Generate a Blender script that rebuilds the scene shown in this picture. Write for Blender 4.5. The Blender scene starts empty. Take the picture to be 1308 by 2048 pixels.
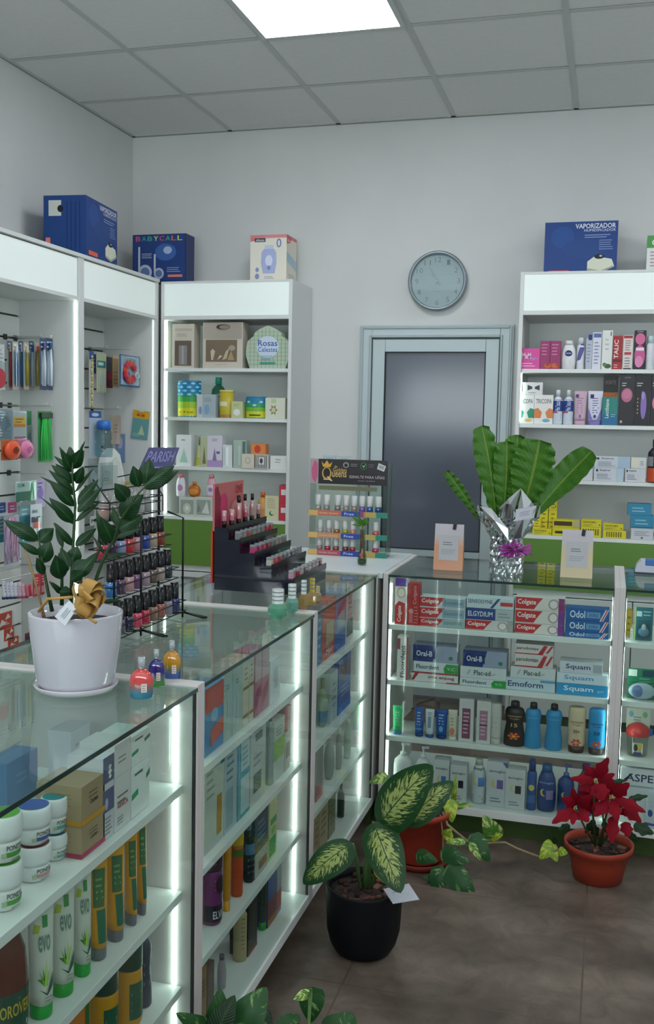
import bpy, bmesh, math, random
from mathutils import Vector, Matrix, noise
PI = math.pi
scn = bpy.context.scene
COL = scn.collection
# ------------------------------------------------------------------ camera
CX, CY, CZ = 2.6069, -5.1769, 1.4548
YAW, PITCH, ROLL, FPX = .2736, -.0896, .02, 2004.265
_f = Vector((-math.sin(YAW)*math.cos(PITCH), math.cos(YAW)*math.cos(PITCH), math.sin(PITCH)))
_r = Vector((math.cos(YAW), math.sin(YAW), 0)); _u = _r.cross(_f)
_r, _u = math.cos(ROLL)*_r + math.sin(ROLL)*_u, -math.sin(ROLL)*_r + math.cos(ROLL)*_u
cam_data = bpy.data.cameras.new('camera'); cam = bpy.data.objects.new('camera', cam_data)
COL.objects.link(cam)
cam.matrix_world = Matrix(((_r.x, _u.x, -_f.x, CX), (_r.y, _u.y, -_f.y, CY), (_r.z, _u.z, -_f.z, CZ), (0, 0, 0, 1)))
cam_data.sensor_fit = 'VERTICAL'; cam_data.sensor_height = 36; cam_data.lens = 36*FPX/2048
cam_data.clip_start = .05
scn.camera = cam
# ------------------------------------------------------------------ light and exposure
scn.view_settings.view_transform = 'Standard'; scn.view_settings.look = 'None'
scn.view_settings.gamma = 1; scn.view_settings.use_curve_mapping = False
scn.view_settings.exposure = 0.3
w = bpy.data.worlds.new('world'); scn.world = w; w.use_nodes = True
w.node_tree.nodes['Background'].inputs[0].default_value = (.5, .55, .6, 1)
w.node_tree.nodes['Background'].inputs[1].default_value = .3
PANEL_E = 14.0
LED_E = 9.0
FASCIA_E = .15      # backlit cabinet headers

al = bpy.data.lights.new('ceiling_fill', 'AREA'); al.shape = 'RECTANGLE'; al.size = 4.2; al.size_y = 1.5  # added area fill, tilted up to brighten the ceiling; no window stands here
al.energy = 120; al.color = (.86, .95, 1.0)
alo = bpy.data.objects.new('ceiling_fill', al); COL.objects.link(alo); alo.location = (2.35, -6.45, 1.9); alo.rotation_euler = (PI/2+.85, 0, 0)

# ------------------------------------------------------------------ measuring: turn a point of the photo into a point on a known plane
CAM = Vector((CX, CY, CZ))
def ray(x, y): return _r*((x-654)/FPX) - _u*((y-1024)/FPX) + _f
def onY(x, y, Y): d = ray(x, y); return CAM + d*((Y-CY)/d.y)
def onX(x, y, X): d = ray(x, y); return CAM + d*((X-CX)/d.x)
def onZ(x, y, Z): d = ray(x, y); return CAM + d*((Z-CZ)/d.z)
def base_y(x, pl, val, z):           # picture row where column x meets plane at height z
    lo, hi = -200, 2500
    for _ in range(30):
        m = (lo+hi)/2
        p = onY(x, m, val) if pl == 'Y' else onX(x, m, val)
        if p.z > z: lo = m
        else: hi = m
    return (lo+hi)/2

# ------------------------------------------------------------------ materials
def lin(h):
    if not isinstance(h, str): return tuple(h)
    h = h.lstrip('#'); o = []
    for i in (0, 2, 4):
        c = int(h[i:i+2], 16)/255; o.append(c/12.92 if c <= .04045 else ((c+.055)/1.055)**2.4)
    return tuple(o)
_mc = {}
def mat(col, rough=.5, metal=0., em=0., trans=0., coat=0., alpha=1., ior=1.45, spec=.5):
    k = (str(col), rough, metal, em, trans, coat, alpha, spec)
    if k in _mc: return _mc[k]
    m = bpy.data.materials.new('m_'+str(col).strip('#')); m.use_nodes = True
    b = m.node_tree.nodes['Principled BSDF']; c = lin(col)
    b.inputs['Base Color'].default_value = (*c, 1); b.inputs['Roughness'].default_value = rough
    b.inputs['Metallic'].default_value = metal
    if em: b.inputs['Emission Color'].default_value = (*c, 1); b.inputs['Emission Strength'].default_value = em
    b.inputs['Transmission Weight'].default_value = trans; b.inputs['Coat Weight'].default_value = coat
    b.inputs['IOR'].default_value = ior; b.inputs['Alpha'].default_value = alpha
    b.inputs['Specular IOR Level'].default_value = spec
    _mc[k] = m; return m
def glassmat(col='E6F2EC', key='pane', ior=1.5, rough=0., k=1.0):
    key = ('g', col, key, ior, rough, k)
    if key in _mc: return _mc[key]
    m = bpy.data.materials.new('glass_'+str(key[2])); m.use_nodes = True; nt = m.node_tree; nt.nodes.clear()
    o = nt.nodes.new('ShaderNodeOutputMaterial'); mx = nt.nodes.new('ShaderNodeMixShader')
    t = nt.nodes.new('ShaderNodeBsdfTransparent'); g = nt.nodes.new('ShaderNodeBsdfGlossy'); f = nt.nodes.new('ShaderNodeLayerWeight'); f.inputs[0].default_value = .5
    t.inputs[0].default_value = (*lin(col), 1); g.inputs['Roughness'].default_value = rough
    pw = nt.nodes.new('ShaderNodeMath'); pw.operation = 'POWER'; pw.inputs[1].default_value = 5.5
    ma = nt.nodes.new('ShaderNodeMath'); ma.operation = 'MULTIPLY_ADD'; ma.inputs[1].default_value = k; ma.inputs[2].default_value = .035; ma.use_clamp = True
    nt.links.new(f.outputs['Facing'], pw.inputs[0]); nt.links.new(pw.outputs[0], ma.inputs[0]); nt.links.new(ma.outputs[0], mx.inputs[0])
    nt.links.new(t.outputs[0], mx.inputs[1]); nt.links.new(g.outputs[0], mx.inputs[2]); nt.links.new(mx.outputs[0], o.inputs[0])
    _mc[key] = m; return m
def nodes(m): nt = m.node_tree; return nt, nt.nodes['Principled BSDF']
def noisy(name, c1, c2, scale=5, rough=.6, bump=0., detail=6, stretch=(1, 1, 1), coat=0):
    k = ('n', name)
    if k in _mc: return _mc[k]
    m = bpy.data.materials.new(name); m.use_nodes = True; nt, b = nodes(m)
    tc = nt.nodes.new('ShaderNodeTexCoord'); mp = nt.nodes.new('ShaderNodeMapping'); mp.inputs['Scale'].default_value = stretch
    n = nt.nodes.new('ShaderNodeTexNoise'); n.inputs['Scale'].default_value = scale; n.inputs['Detail'].default_value = detail
    r = nt.nodes.new('ShaderNodeValToRGB'); r.color_ramp.elements[0].position = .3; r.color_ramp.elements[1].position = .7
    r.color_ramp.elements[0].color = (*lin(c1), 1); r.color_ramp.elements[1].color = (*lin(c2), 1)
    nt.links.new(tc.outputs['Object'], mp.inputs[0]); nt.links.new(mp.outputs[0], n.inputs['Vector'])
    nt.links.new(n.outputs[0], r.inputs[0]); nt.links.new(r.outputs[0], b.inputs['Base Color'])
    b.inputs['Roughness'].default_value = rough; b.inputs['Coat Weight'].default_value = coat
    if bump:
        bp = nt.nodes.new('ShaderNodeBump'); bp.inputs['Strength'].default_value = bump; bp.inputs['Distance'].default_value = .01
        nt.links.new(n.outputs[0], bp.inputs['Height']); nt.links.new(bp.outputs[0], b.inputs['Normal'])
    _mc[k] = m; return m

# ------------------------------------------------------------------ mesh builder
class MB:
    def __init__(s): s.v = []; s.f = []; s.mi = []; s.sm = []; s.mats = []; s.uv = {}
    def m(s, m):
        if m not in s.mats: s.mats.append(m)
        return s.mats.index(m)
    def add(s, vs, fs, mt=None, smooth=False, xf=None):
        o = len(s.v); i = s.m(mt) if mt else 0
        for v in vs:
            v = Vector(v); s.v.append(xf @ v if xf else v)
        for f in fs: s.f.append([a+o for a in f]); s.mi.append(i); s.sm.append(smooth)
        return s
    def box(s, x0, x1, y0, y1, z0, z1, mt=None, xf=None, bev=0.):
        if bev > 0:
            bm = bmesh.new(); bmesh.ops.create_cube(bm, size=1)
            for v in bm.verts: v.co = Vector((x0+(v.co.x+.5)*(x1-x0), y0+(v.co.y+.5)*(y1-y0), z0+(v.co.z+.5)*(z1-z0)))
            bmesh.ops.bevel(bm, geom=list(bm.edges), offset=bev, segments=2, affect='EDGES', profile=.5)
            bm.verts.index_update(); vs = [v.co.copy() for v in bm.verts]; fs = [[v.index for v in f.verts] for f in bm.faces]; bm.free()
            return s.add(vs, fs, mt, False, xf)
        vs = [(x0,y0,z0),(x1,y0,z0),(x1,y1,z0),(x0,y1,z0),(x0,y0,z1),(x1,y0,z1),(x1,y1,z1),(x0,y1,z1)]
        return s.add(vs, [(0,3,2,1),(4,5,6,7),(0,1,5,4),(1,2,6,5),(2,3,7,6),(3,0,4,7)], mt, False, xf)
    def lathe(s, prof, n=24, mt=None, c=(0,0,0), sy=1., sx=1., cap=True, xf=None):
        vs = []; fs = []
        for r, z in prof:
            for k in range(n):
                a = 2*PI*k/n; vs.append((c[0]+r*sx*math.cos(a), c[1]+r*sy*math.sin(a), c[2]+z))
        for i in range(len(prof)-1):
            for k in range(n):
                k2 = (k+1) % n; fs.append((i*n+k, i*n+k2, (i+1)*n+k2, (i+1)*n+k))
        s.add(vs, fs, mt, True, xf)
        if cap:
            o = len(s.v)-len(vs); i = s.m(mt) if mt else 0
            s.f.append([o+k for k in reversed(range(n))]); s.mi.append(i); s.sm.append(False)
            q = o+(len(prof)-1)*n; s.f.append([q+k for k in range(n)]); s.mi.append(i); s.sm.append(False)
        return s
    def tube(s, pts, r, n=8, mt=None, closed=False):
        pts = [Vector(p) for p in pts]; N = len(pts); rs = r if isinstance(r, (list, tuple)) else [r]*N
        vs = []; fs = []; up = None
        for i, p in enumerate(pts):
            a = pts[(i-1) % N] if (i > 0 or closed) else p; b = pts[(i+1) % N] if (i < N-1 or closed) else p
            t = (b-a).normalized()
            if up is None: up = t.orthogonal().normalized()
            up = (up - t*up.dot(t)).normalized(); q = t.cross(up)
            for k in range(n):
                an = 2*PI*k/n; vs.append(p+(up*math.cos(an)+q*math.sin(an))*rs[i])
        for i in range(N if closed else N-1):
            j = (i+1) % N
            for k in range(n):
                k2 = (k+1) % n; fs.append((i*n+k, i*n+k2, j*n+k2, j*n+k))
        if not closed: fs.append(list(reversed(range(n)))); fs.append([(N-1)*n+k for k in range(n)])
        return s.add(vs, fs, mt, True)
    def sphere(s, c, rx, ry=None, rz=None, mt=None, n=16):
        ry = ry or rx; rz = rz or rx
        prof = [(math.sin(PI*i/(n//2)), -math.cos(PI*i/(n//2))) for i in range(1, n//2)]
        xf = Matrix.Translation(c) @ Matrix.Diagonal((rx, ry, rz, 1))
        vs = [(0,0,-1)]; fs = []
        for r, z in prof:
            for k in range(n): a = 2*PI*k/n; vs.append((r*math.cos(a), r*math.sin(a), z))
        vs.append((0,0,1)); L = len(prof)
        for k in range(n):
            k2 = (k+1) % n; fs.append((0, 1+k2, 1+k)); fs.append((len(vs)-1, 1+(L-1)*n+k, 1+(L-1)*n+k2))
            for i in range(L-1): fs.append((1+i*n+k, 1+i*n+k2, 1+(i+1)*n+k2, 1+(i+1)*n+k))
        return s.add(vs, fs, mt, True, xf)
    def prism(s, poly, y0, y1, mt=None, xf=None):        # polygon in x,z extruded along y
        n = len(poly); vs = [(p[0], y0, p[1]) for p in poly]+[(p[0], y1, p[1]) for p in poly]
        fs = [list(range(n)), list(reversed(range(n, 2*n)))]+[((i+1) % n, i, n+i, n+(i+1) % n) for i in range(n)]
        return s.add(vs, fs, mt, False, xf)
    def build(s, name, mt=None, parent=None, loc=None, rotz=0.):
        me = bpy.data.meshes.new(name); me.from_pydata([tuple(v) for v in s.v], [], s.f)
        for m in (s.mats or [mt]):
            if m: me.materials.append(m)
        me.polygons.foreach_set('material_index', s.mi); me.polygons.foreach_set('use_smooth', s.sm)
        if s.uv:
            ul = me.uv_layers.new(name='UVMap')
            for l in me.loops: ul.data[l.index].uv = s.uv.get(l.vertex_index, (0, 0))
        me.update()
        o = bpy.data.objects.new(name, me); COL.objects.link(o)
        if parent: o.parent = parent
        if loc is not None: o.location = loc
        if rotz: o.rotation_euler[2] = rotz
        return o
def tag(o, label, cat, group=None):
    o['label'] = label; o['category'] = cat
    if group: o['group'] = group
    return o
def struct(o): o['kind'] = 'structure'; return o
def thing(name, label, cat, loc=(0,0,0), rotz=0., group=None):
    o = bpy.data.objects.new(name, None); COL.objects.link(o); o.empty_display_size = .05
    o.location = loc; o.rotation_euler = (0, 0, rotz); return tag(o, label, cat, group)
def copy_tree(o, parent=None):
    c = o.copy(); COL.objects.link(c)
    if parent: c.parent = parent; c.matrix_parent_inverse = o.matrix_parent_inverse.copy()
    for ch in list(o.children): copy_tree(ch, c)
    return c
# lettering ----------------------------------------------------------
_tc = {}
def text_geo(t, bold=0., shear=0.):
    k = (t, bold, shear)
    if k in _tc: return _tc[k]
    cu = bpy.data.curves.new('lettering', 'FONT'); cu.body = t; cu.size = 1; cu.offset = bold; cu.shear = shear; cu.resolution_u = 2
    cu.fill_mode = 'FRONT'
    o = bpy.data.objects.new('lettering', cu); COL.objects.link(o)
    bpy.context.view_layer.update()
    me = bpy.data.meshes.new_from_object(o)
    vs = [v.co.copy() for v in me.vertices]; fs = [list(p.vertices) for p in me.polygons]
    bpy.data.objects.remove(o); bpy.data.curves.remove(cu); bpy.data.meshes.remove(me)
    x0 = min(v.x for v in vs); x1 = max(v.x for v in vs); y0 = min(v.y for v in vs); y1 = max(v.y for v in vs)
    vs = [((v.x-x0)/(x1-x0), (v.y-y0)/(y1-y0)) for v in vs]
    _tc[k] = (vs, fs); return _tc[k]
# decoration of a surface: surf(u, v, e) -> local point, e = height above the surface
def decorate(surf, deco, parent, curved=False, name='printed_label'):
    A = MB(); B = MB(); lvl = 0
    def subdiv(vs, fs):
        bm = bmesh.new(); bv = [bm.verts.new((a, b, 0)) for a, b in vs]
        for f in fs: bm.faces.new([bv[i] for i in f])
        bmesh.ops.triangulate(bm, faces=bm.faces[:]); bmesh.ops.subdivide_edges(bm, edges=bm.edges[:], cuts=3, use_grid_fill=True)
        bmesh.ops.triangulate(bm, faces=bm.faces[:]); bm.verts.index_update()
        r = [(v.co.x, v.co.y) for v in bm.verts], [[v.index for v in f.verts] for f in bm.faces]; bm.free(); return r
    for d in deco:
        k = d[0]; lvl += 1; e = .00025+.00018*lvl
        M = A; vs = []; fs = []
        if k == 'r':
            _, u0, v0, u1, v1, c = d[:6]; nu = 10 if curved else 1; nv = 6 if curved else 1
            for j in range(nv+1):
                for i in range(nu+1): vs.append((u0+(u1-u0)*i/nu, v0+(v1-v0)*j/nv))
            for j in range(nv):
                for i in range(nu): a = j*(nu+1)+i; fs.append((a, a+1, a+nu+2, a+nu+1))
        elif k == 'e':
            _, cu, cv, ru, rv, c = d[:6]; vs = [(cu, cv)]+[(cu+ru*math.cos(2*PI*i/18), cv+rv*math.sin(2*PI*i/18)) for i in range(18)]
            fs = [(0, 1+i, 1+(i+1) % 18) for i in range(18)]
        elif k == 'p':
            _, pts, c = d[:3]; vs = pts; fs = [list(range(len(pts)))]
        elif k == 't':
            _, t, u0, v0, u1, v1, c = d[:7]; rot = d[7] if len(d) > 7 else 0
            g, fs = text_geo(t, .015 if rot < 10 else 0, 0.0); M = B
            for (a, b) in g:
                if rot % 10 == 1: a, b = 1-b, a             # reading upwards
                vs.append((u0+(u1-u0)*a, v0+(v1-v0)*b))
        elif k == 'l':                                    # rows of fine print
            _, u0, v0, u1, v1, n, c = d[:7]; rnd = random.Random(int(u0*1000+v0*77+n))
            h = (v1-v0)/(n*2-1) if n > 0 else .01
            for q in range(n):
                ue = u0+(u1-u0)*rnd.uniform(.7, 1); vv = v0+q*2*h; o = len(vs)
                vs += [(u0, vv), (ue, vv), (ue, vv+h*.7), (u0, vv+h*.7)]; fs.append((o, o+1, o+2, o+3))
        mt = c if not isinstance(c, str) else mat(c, .45)
        if curved and k in 'ep' and k != 'r': vs, fs = subdiv(vs, fs)
        M.add([surf(a, b, e) for a, b in vs], fs, mt)
    if A.v: A.build(name, None, parent)
    if B.v: B.build('lettering', None, parent)
# ================================================================== ROOM
H = 3.0
wall_m = noisy('wall_paint', 'CFD1CF', 'D5D7D5', 3, .75, 0)
ceil_m = noisy('ceiling_tile', 'DCDDDA', 'E0E1DE', 40, .9, .05)
bar_m = mat('C2C5C2', .6)
RX, FY = 4.7, -6.6
def struct_box(name, *b, m=None, bev=0):
    return struct(MB().box(*b, m, bev=bev).build(name, m))
struct_box('wall_left', -.12, 0, FY, .12, 0, H, m=wall_m)
MBw = MB()
for b in [(0, 1.319, 0, .12, 0, H), (2.116, RX, 0, .12, 0, H), (1.319, 2.116, 0, .12, 1.963, H)]: MBw.box(*b, wall_m)
struct(MBw.build('wall_back'))
struct_box('wall_right', RX, RX+.12, FY, .12, 0, H, m=wall_m)
struct_box('wall_front', 0, RX, FY-.12, FY, 0, H, m=wall_m)
struct_box('ceiling', 0, RX, FY, 0, H, H+.1, m=ceil_m)
# ceiling grid
g = MB()
gx = [.577+.6*i for i in range(7)]; gy = [-.596-.6*j for j in range(10)]
for x in gx: g.box(x-.012, x+.012, FY, 0, H-.004, H+.002, bar_m)
for y in gy:
    xs = [0]+gx+[RX]
    for a, b in zip(xs, xs[1:]): g.box(a+(.0125 if a else 0), b-.0125, y-.012, y+.012, H-.0035, H+.002, bar_m)
g.box(0, RX, -.022, 0, H-.004, H+.001, bar_m); g.box(0, .022, FY, 0, H-.004, H+.001, bar_m)
struct(g.build('trim_1'))
# grooves where tiles meet the bars
g = MB(); dk = mat('80847F', .9)
for y in gy: g.box(0, RX, y-.0139, y-.0122, H-.002, H+.001, dk)
g.box(0, RX, -.0035, -.0005, H-.0065, H-.004, dk); g.box(.0005, .0035, FY, 0, H-.0065, H-.004, dk)
struct(g.build('trim_2'))
def ceiling_light(x, y, label, e=1.):
    t = thing('ceiling_light', label, 'ceiling light', (x, y, H-.004), 0)
    f = MB()
    for b in [(-.295, .295, -.295, -.275), (-.295, .295, .275, .295), (-.295, -.275, -.275, .275), (.275, .295, -.275, .275)]:
        f.box(b[0], b[1], b[2], b[3], -.008, 0, mat('C8CCCA', .5))
    f.build('frame', None, t)
    MB().box(-.275, .275, -.275, .275, -.006, -.002).build('diffuser', mat('F4F8FF', .5, em=PANEL_E*e), t)
ceiling_light(1.477, -1.496, 'bright square LED panel in the tiled ceiling above the counters')
for x, y in [(1.477, -3.896), (3.877, -1.496), (3.877, -3.896)]:  # unseen panels added on the ceiling grid to light the closed room
    ceiling_light(x, y, 'added unseen square LED ceiling panel, '+('behind the camera' if x < 2 else ('over the right units' if y > -2 else 'in the rear right of the shop')), 1.2 if y > -2 else .45)
# floor with large stone tiles
m = noisy('floor_stone', '473B33', '76695D', 3.2, .42, .05, 10, (1, 1.5, 1)); nt, b = nodes(m)
br = nt.nodes.new('ShaderNodeTexBrick'); tc = nt.nodes.new('ShaderNodeTexCoord'); mp = nt.nodes.new('ShaderNodeMapping')
mp.inputs['Location'].default_value = (-2.597, 2.165, 0)
br.offset = 0; br.squash = 1; br.inputs['Scale'].default_value = 1; br.inputs['Mortar Size'].default_value = .003
br.inputs['Brick Width'].default_value = .6; br.inputs['Row Height'].default_value = .6; br.inputs['Mortar Smooth'].default_value = .3
ramp = [n for n in nt.nodes if n.type == 'VALTORGB'][0]
n2 = nt.nodes.new('ShaderNodeTexNoise'); n2.inputs['Scale'].default_value = 9; n2.inputs['Detail'].default_value = 8; n2.inputs['Roughness'].default_value = .7
n2.inputs['Distortion'].default_value = 1.2
mx = nt.nodes.new('ShaderNodeMixRGB'); mx.blend_type = 'OVERLAY'; mx.inputs[0].default_value = .8
nt.links.new(tc.outputs['Object'], mp.inputs[0]); nt.links.new(mp.outputs[0], br.inputs['Vector']); nt.links.new(tc.outputs['Object'], n2.inputs['Vector'])
nt.links.new(ramp.outputs[0], mx.inputs[1]); nt.links.new(n2.outputs[0], mx.inputs[2])
nt.links.new(mx.outputs[0], br.inputs['Color1']); nt.links.new(mx.outputs[0], br.inputs['Color2']); br.inputs['Mortar'].default_value = (*lin('574B40'), 1)
nt.links.new(br.outputs[0], b.inputs['Base Color'])
struct_box('floor', 0, RX, FY, .12, -.06, 0, m=m)

# ------------------------------------------------------------------ door
alu = mat('B9C6C8', .4, .15); alu2 = mat('A4B1B3', .4, .15); dark = mat('202427', .6)
d = MB()
def frame_rect(mb, x0, x1, z0, z1, w, y0, y1, m, bottom=False, bev=.003):
    mb.box(x0, x0+w, y0, y1, z0, z1, m, bev=bev); mb.box(x1-w, x1, y0, y1, z0, z1, m, bev=bev)
    mb.box(x0+w, x1-w, y0, y1, z1-w, z1, m, bev=bev)
    if bottom: mb.box(x0+w, x1-w, y0, y1, z0, z0+w, m, bev=bev)
frame_rect(d, 1.319, 2.116, 0, 1.963, .066, -.022, .08, alu)
frame_rect(d, 1.326, 2.109, 0, 1.956, .014, -.030, -.02, alu2)
frame_rect(d, 1.372, 2.063, 0, 1.910, .013, -.030, -.02, alu2)
door = struct(d.build('door_1', alu))
d = MB(); frame_rect(d, 1.389, 2.046, .02, 1.890, .068, -.018, .03, alu)
d.box(1.457, 1.978, -.018, .03, .70, .80, alu, bev=.003); d.box(1.457, 1.978, -.008, .02, .09, .70, alu); d.box(1.457, 1.978, -.018, .03, .02, .09, alu)
leaf = d.build('leaf', alu, door)
d = MB(); frame_rect(d, 1.455, 1.980, .798, 1.826, .005, -.0195, -.012, dark, True, 0); frame_rect(d, 1.3865, 2.0485, .02, 1.8925, .0035, -.0195, -.01, mat('4A5254', .6), False, 0)
d.build('gasket', dark, leaf)
gp = mat('5E6470', .14, .0, spec=.6)
gl = MB().box(1.457, 1.978, -.004, .004, .80, 1.824).build('glass_pane', gp, leaf)
# switch plates beside the door
for x in (1.165, 1.245):
    s = MB(); s.box(-.033, .033, -.008, 0, -.035, .035, mat('C2CCCE', .4), bev=.003); o = s.build('switch_plate', None, None, (x, 0, 1.245))
    tag(o, 'pale square wall switch '+('left of its twin' if x < 1.2 else 'nearer the door frame')+' above the nail varnish display', 'switch')
    MB().box(-.02, .02, -.011, -.007, -.022, .022, mat('AEBABD', .4), bev=.002).build('rocker', None, o)
# clock
ck = thing('wall_clock', 'round white wall clock with a grey rim above the door', 'clock', (1.722, 0, 2.182))
rot = Matrix.Rotation(PI/2, 4, 'X')
MB().lathe([(.150, 0), (.152, .03), (.148, .042), (.139, .045), (.134, .036), (.134, .01)], 64, mat('8F9AA0', .3, .5), xf=rot, cap=False).build('rim', None, ck)
MB().lathe([(.135, .01), (.135, .022)], 64, mat('BFCACC', .5), xf=rot).build('face', None, ck)
MB().lathe([(.134, .0385), (.134, .0395)], 64, glassmat('F2F6F6', 'clock', 1.45), xf=rot).build('glass_cover', None, ck)
for h in range(1, 13):
    a = PI/2-h*PI/6; X = .108*math.cos(a); Z = .108*math.sin(a); g_, fs = text_geo(str(h), -.01); wd = .012*len(str(h))*1.1
    MB().add([(X+(p-.5)*wd*1.2, -.0228, Z+(q-.5)*.026) for p, q in g_], fs, mat('7F8B90', .5)).build('numeral', None, ck)
def hand(ang, L, w_, y):
    c, s_ = math.cos(ang), math.sin(ang); pts = [(-.02, -w_), (L*.8, -w_*.8), (L, 0), (L*.8, w_*.8), (-.02, w_)]
    MB().prism([(p[0]*c-p[1]*s_, p[0]*s_+p[1]*c) for p in pts], y-.0012, y, mat('9BA6AB', .3, .6)).build('hand', None, ck)
hand(math.radians(128), .055, .004, -.025); hand(math.radians(121), .085, .003, -.0275); hand(math.radians(60), .02, .0015, -.030)
MB().lathe([(.005, .022), (.005, .033)], 16, mat('C9CFD1', .3), xf=rot).build('hub', None, ck)
g_, fs = text_geo('QUARTZ'); 
MB().add([((p-.5)*.028, -.0226, -.052+(q-.5)*.004) for p, q in g_], fs, mat('7F8B90', .5)).build('lettering', None, ck)

# ================================================================== WALL CABINETS
wh = mat('D6D9D6', .4); wh2 = mat('E0E4E1', .4); whd = mat('B9BCBB', .45); green = mat('628A38', .45); green_shaded = mat('3A5222', .6)  # plinth green: the panel green with the recess shade put into its colour
led_m = mat('E0F6EE', .5, em=LED_E); fas = mat('E4EEEA', .45, em=FASCIA_E)
SH = [1.719, 1.465, 1.209, .946]
def led(parent, x0, x1, y0, y1, z0, z1, m=None):
    return MB().box(x0, x1, y0, y1, z0, z1).build('led_strip', m or led_m, parent)
def wall_cabinet(name, label, x0, x1, yf, leds=(), w=.018):
    t = thing(name, label, 'shelf unit', ((x0+x1)/2, yf, 0)); W = (x1-x0)/2; D = -yf-.006
    for s in (-1, 1):
        a, b_ = (-W, -W+w) if s < 0 else (W-w, W)
        MB().box(a, b_, 0, D, .08, 2.16, wh, bev=.001).build('side_panel', None, t)
    MB().box(-W+w, W-w, 0, D, 2.15, 2.16, wh).build('top_panel', None, t)
    MB().box(-W+w, W-w, D-.01, D, .70, 2.15, wh2).build('back_panel', None, t)
    MB().box(-W+w, W-w, 0, D-.01, 1.965, 1.985, wh, bev=.001).build('header_rail', None, t)
    MB().box(-W+w, W-w, .004, .012, 1.985, 2.150).build('header', fas, t)
    for z in SH: MB().box(-W+w+.001, W-w-.001, .012, D-.012, z-.018, z, wh2, bev=.001).build('shelf', None, t)
    MB().box(-W+w, W-w, .004, .022, .69, .927, green).build('green_panel', None, t)
    MB().box(-W+w, W-w, .014, D-.012, .66, .69, wh).build('worktop', None, t)
    for k in range(2):
        a = -W+w+k*(W-w)
        dr = MB().box(a+.002, a+W-w-.002, .002, .02, .09, .655, wh, bev=.002).build('cupboard_door', None, t)
        MB().box(a+(W-w)*.5-.06, a+(W-w)*.5+.06, -.016, .002, .62, .63, mat('9AA0A0', .3, .8)).build('handle', None, dr)
    MB().box(-W+w, W-w, .03, D, 0, .08, green_shaded).build('plinth', None, t)
    for l in leds: led(t, *l)
    return t
cabL = wall_cabinet('wall_shelf_unit', 'white lit shelf unit left of the door, gift sets on top shelf', .335, 1.049, -.344,
    [(-.339, -.331, .016, .026, .96, 1.960)])
cabR = wall_cabinet('wall_shelf_unit', 'white shelf unit on the back wall right of the door, pharmacy boxes on its shelves', 2.175, 3.30, -.418,
    [(-.5445, -.540, .016, .022, 1.48, 1.700)])
# slatwall cabinets along the left wall
slot = mat('4F4D48', .8)
def slat_cabinet(label, y0, y1, led_z, lw=.008):
    t = thing('slatwall_unit', label, 'shelf unit', (0, (y0+y1)/2, 0)); W = (y1-y0)/2; w = .022; X = .323
    for a, b_ in ((-W, -W+w), (W-w, W)): MB().box(.006, X, a, b_, .08, 2.16, wh, bev=.001).build('side_panel', None, t)
    MB().box(.006, X+.006, -W, W, 2.156, 2.172, wh, bev=.001).build('top_panel', None, t)
    MB().box(.03, X-.002, -W+w, W-w, 1.968, 1.984, wh).build('header_rail', None, t)
    MB().box(X-.014, X-.006, -W+w+.006, W-w-.006, 1.985, 2.150).build('header', fas, t)
    MB().box(X-.02, X-.015, -W+w, W-w, 1.985, 2.155, mat('5B5F60', .6)).build('header_gap', None, t)
    p = MB(); z = .20
    while z < 1.96:
        p.box(.012, .022, -W+w, W-w, z+.0045, z+.0955, wh2); z += .1
    p.build('slat_panel', None, t)
    MB().box(.007, .013, -W+w, W-w, .20, 1.96, slot).build('slot_channel', None, t)
    MB().box(.013, .30, -W+w, W-w, .12, .14, wh, bev=.001).build('shelf', None, t)
    MB().box(.013, .28, -W+w, W-w, .0, .12, green_shaded).build('plinth', None, t)
    led(t, X-.022, X-.022+lw, W-w-.004, W-w-.0005, led_z, 1.962, led_m if lw > .005 else mat('E0F6EE', .5, em=2.2))
    return t
slatA = slat_cabinet('white slatwall bay on the left wall nearest the camera, hung with toothbrushes and soothers', -1.975, -1.135, .42)
slatB = slat_cabinet('white slatwall bay on the left wall beside the corner, hung with baby goods', -1.135, -.346, .9, .003)
slatC = slat_cabinet('white slatwall bay on the left wall, mostly outside the photo', -2.815, -1.975, .42)

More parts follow.
